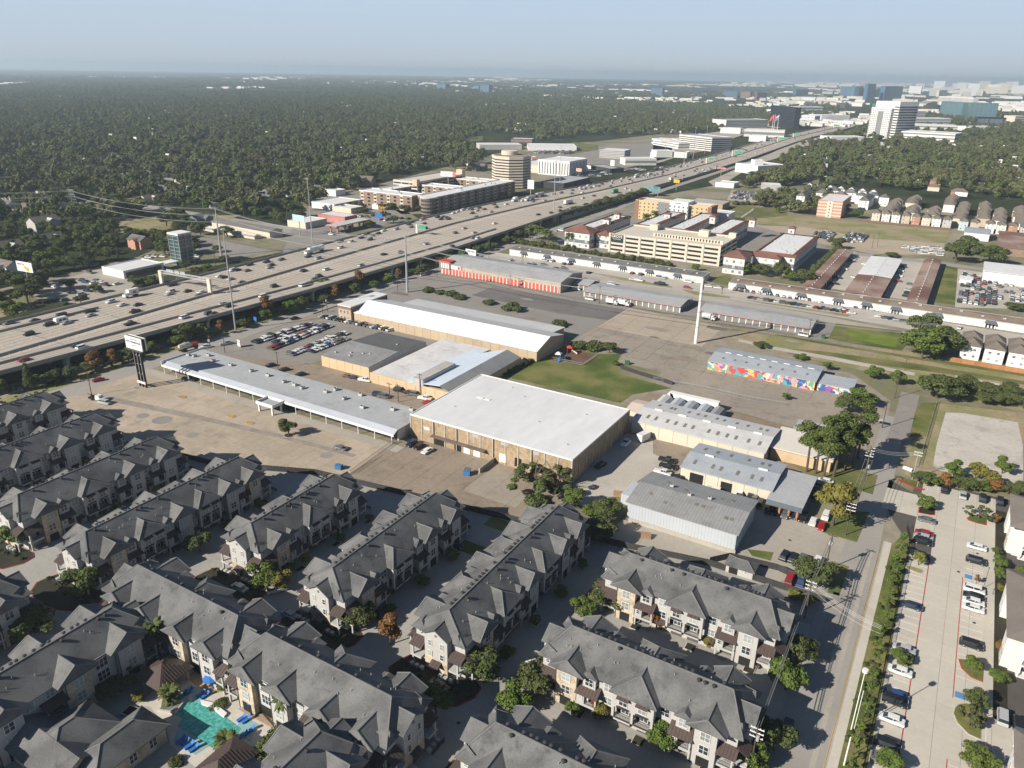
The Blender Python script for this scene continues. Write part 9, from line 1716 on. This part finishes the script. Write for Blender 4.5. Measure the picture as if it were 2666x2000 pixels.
def inpoly(P_,x,y):
 c = np.zeros(len(x),bool);n = len(P_);j = n-1
 for i in range(n):
  x1,y1 = P_[i];x2,y2 = P_[j];m_ = ((y1 > y) != (y2 > y)) & (x < (x2-x1)*(y-y1)/((y2-y1) if y2 != y1 else 1e-9)+x1);c ^= m_;j = i
 return c
def scatter(poly,step,jit=.45,seed=0,keep=1.0):
 xs = [p[0] for p in poly];ys = [p[1] for p in poly];g = np.random.default_rng(seed)
 X,Y = np.meshgrid(np.arange(min(xs),max(xs),step),np.arange(min(ys),max(ys),step));X = X.ravel()+g.uniform(-jit,jit,X.size)*step;Y = Y.ravel()+g.uniform(-jit,jit,Y.size)*step
 m_ = inpoly(poly,X,Y)
 if keep < 1: m_ &= g.random(X.size) < keep
 for P_ in nonw: m_ &= ~inpoly(P_,X,Y)
 m_ &= ~((np.abs((X+14*np.sin(Y*.011)) % 118-59) < 5.5) & (Y > 500) & (np.sin(X*.02)+np.sin(Y*.013) > -.9)) & ~((np.abs((Y+12*np.sin(X*.009)) % 210-105) < 6) & (X < -300)) & ~((np.sin(X*.017+1)*np.sin(Y*.019+2) > .93))
 X,Y = X[m_],Y[m_];k_ = np.ones(X.size,bool)
 for a,b,c,d in EXCL: k_ &= ~((X > a-3) & (X < b+3) & (Y > c-3) & (Y < d+3))
 fx = np.interp(Y,L_med[0],L_med[1]);k_ &= ~((X > fx-62) & (X < fx+52) & (Y < 2500));k_ &= ~((X > fx-80) & (X < fx+75) & (Y >= 2500))
 k_ &= ~((abs(Y-430) < 16) & (X < -300));k_ &= ~((abs(Y-565) < 13) & (X < -300))
 return X[k_],Y[k_]
PG = lambda *p: [G(q) for q in p]
areas = [ (PG((-700,850),(-700,330),(0,300),(520,290),(760,320),(900,380),(1130,400),(1270,395),(1230,455),(1020,475),(900,510),(830,560),(760,590),(700,640),(480,670),(420,690),(260,700),(230,780),(0,850)),12.6,.94,1),
 (PG((-400,300),(-100,240),(1200,243),(1540,262),(1850,275),(1990,300),(1980,330),(1760,352),(1520,352),(1270,395),(1130,400),(900,380),(760,320),(520,290)),14.0,.95,2),
 (PG((2080,395),(2260,370),(2400,375),(2480,365),(2560,335),(2800,320),(3100,420),(3000,520),(2680,500),(2480,480),(2330,455),(2200,440),(2090,455),(2010,440)),13.0,.95,3),
 (PG((1930,525),(2060,520),(2130,500),(2150,530),(2100,560),(2040,560)),9,.8,4),(PG((2010,450),(2090,455),(2200,440),(2330,450),(2480,470),(2680,480),(2700,540),(2480,505),(2250,490),(2100,480)),13,.85,5),
 (PG((1960,470),(2050,452),(2100,470),(1990,500),(1930,495)),9,.8,6),(PG((1860,305),(2060,280),(2180,272),(2180,300),(2000,340),(1950,335)),15,.7,7),(PG((2250,395),(2300,360),(2500,360),(2600,330),(2700,330),(2700,300),(2350,300),(2200,330),(2120,350),(2080,390)),17,.55,8)]
pts = []
for poly,st,kp,sd_ in areas: X,Y = scatter(poly,st,.42,sd_,kp);pts.append(np.stack([X,Y],1))
P_ = np.concatenate(pts)
vis = np.array([(-60 < S2(x,y,6)[0] < 2726) and S2(x,y,12)[1] < 2040 for x,y in P_]);P_ = P_[vis]
D_ = np.hypot(P_[:,0],P_[:,1]);o_ = np.argsort(D_);P_ = P_[o_];D_ = D_[o_]
nearN = 110
for i in range(nearN): x,y = P_[i];k = RZ.choice(['oak0','oak1','oak2','oak3','oak1','green2','pine0']);tree(k,float(x),float(y),RZ.uniform(4.6,6.2),(RZ.uniform(4.0,5.4) if 'pine' not in k else RZ.uniform(3.4,4.2)),'leafy dark green tree in the wood beyond the freeway','tree','trees of the wood beyond the freeway')
P_ = P_[nearN:]
q = RZ;mb = MB()
for k in q.sample(range(len(P_)),1500):
 x,y = P_[k]+np.array([q.uniform(-7,7),q.uniform(-7,7)]);a = q.uniform(2.2,5);z = q.uniform(6,9.5);mb.box(x-a,x+a,y-a*.4,y+a*.4,z-5,z,q.choice((0,0,1,2)))
o = mb.build('roofs_in_the_wood',[M['whitewall'],M['stucco'],M['shingle_b']]);o['kind'] = 'stuff'
g = np.random.default_rng(9);fx_ = g.uniform(-250,2900,26000);fy_ = 190+ (11+ 55*g.random(26000)**1.35);FP = np.array([G((a,b)) for a,b in zip(fx_,fy_)]);dd = np.hypot(FP[:,0],FP[:,1]);nz_ = np.sin(FP[:,0]*.0011+1.3)+np.sin(FP[:,1]*.0017)+np.sin((FP[:,0]+FP[:,1])*.0031)
right = fx_ > 2060
ok = (dd < 17000) & (dd > 3000) & ((nz_ > -.9) & ~right | (nz_ > .55) & right);fm = np.interp(FP[:,1],L_med[0],L_med[1]);ok &= ~((FP[:,0] > fm-150) & (FP[:,0] < fm+150));FP = FP[ok];dd = dd[ok]
def gninst(name,P_,variants,smin,smax,dist=None,flat=False):
 me = bpy.data.meshes.new(name+'_points');me.from_pydata([(float(x),float(y),0.0) for x,y in P_],[],[]);o = ob(name,me,kind='stuff')
 vo = []
 for v in variants: q = bpy.data.objects.new('crown_variant',v);vo.append(q)
 at = me.attributes.new('sc','FLOAT_VECTOR','POINT');rg = np.random.default_rng(4);sv = rg.uniform(smin,smax,len(P_)) if dist is None else rg.uniform(smin,smax,len(P_))*dist;zv = np.minimum(sv,1.25) if flat else sv*rg.uniform(.75,1.15,len(P_));at.data.foreach_set('vector',np.stack([sv,sv,zv],1).astype(np.float32).ravel())
 vi = me.attributes.new('vi','INT','POINT');vi.data.foreach_set('value',rg.integers(0,len(variants),len(P_)).astype(np.int32))
 ng = bpy.data.node_groups.new(name,'GeometryNodeTree');ng.interface.new_socket('Geometry',in_out='INPUT',socket_type='NodeSocketGeometry');ng.interface.new_socket('Geometry',in_out='OUTPUT',socket_type='NodeSocketGeometry')
 n = ng.nodes;l = ng.links;gi = n.new('NodeGroupInput');go = n.new('NodeGroupOutput');jn = n.new('GeometryNodeJoinGeometry');na = n.new('GeometryNodeInputNamedAttribute');na.data_type = 'INT';na.inputs['Name'].default_value = 'vi'
 ns = n.new('GeometryNodeInputNamedAttribute');ns.data_type = 'FLOAT_VECTOR';ns.inputs['Name'].default_value = 'sc'
 for k,q in enumerate(vo):
  oi = n.new('GeometryNodeObjectInfo');oi.inputs['Object'].default_value = q;oi.inputs['As Instance'].default_value = True
  cm = n.new('FunctionNodeCompare');cm.data_type = 'INT';cm.operation = 'EQUAL';l.new(na.outputs[0],cm.inputs[2]);cm.inputs[3].default_value = k
  ip = n.new('GeometryNodeInstanceOnPoints');rv = n.new('FunctionNodeRandomValue');rv.data_type = 'FLOAT_VECTOR';rv.inputs[0].default_value = (0,0,0);rv.inputs[1].default_value = (0,0,6.28)
  l.new(gi.outputs[0],ip.inputs['Points']);l.new(cm.outputs[0],ip.inputs['Selection']);l.new(oi.outputs['Geometry'],ip.inputs['Instance']);l.new(rv.outputs[0],ip.inputs['Rotation']);l.new(ns.outputs[0],ip.inputs['Scale']);l.new(ip.outputs[0],jn.inputs[0])
 l.new(jn.outputs[0],go.inputs[0]);md = o.modifiers.new('scatter','NODES');md.node_group = ng;return o
gninst('wood',P_,lowv,.5,1.45)
gninst('distant_wood',FP,lowv,.8,1.3,dist=np.clip(dd/2300,1.3,5.5),flat=True)
g = np.random.default_rng(12);vs_ = []
for _ in range(500):
 y = g.uniform(120,560);vs_.append((g.uniform(-312,-296),y))
EOF_ = None
for _ in range(150): vs_.append((g.uniform(.4,3.6),g.uniform(62,208)))
gninst('verge_scrub',np.array(vs_),[KIND['bush0'][0],KIND['bush1'][0]],.45,1.1)
for k in range(34):
 y = 118+k*12.5+RZ.uniform(-3,3);tree(RZ.choice(['oak0','oak1','green0','green2','rust1','bush0']) if k != 9 else 'rust0',float(np.interp(y,L_near[0],L_near[1]))+RZ.uniform(4,8),y,RZ.uniform(2.4,4),RZ.uniform(1.8,3.4),'ragged tree in the verge below the near edge of the freeway','tree','trees in the verge below the freeway')
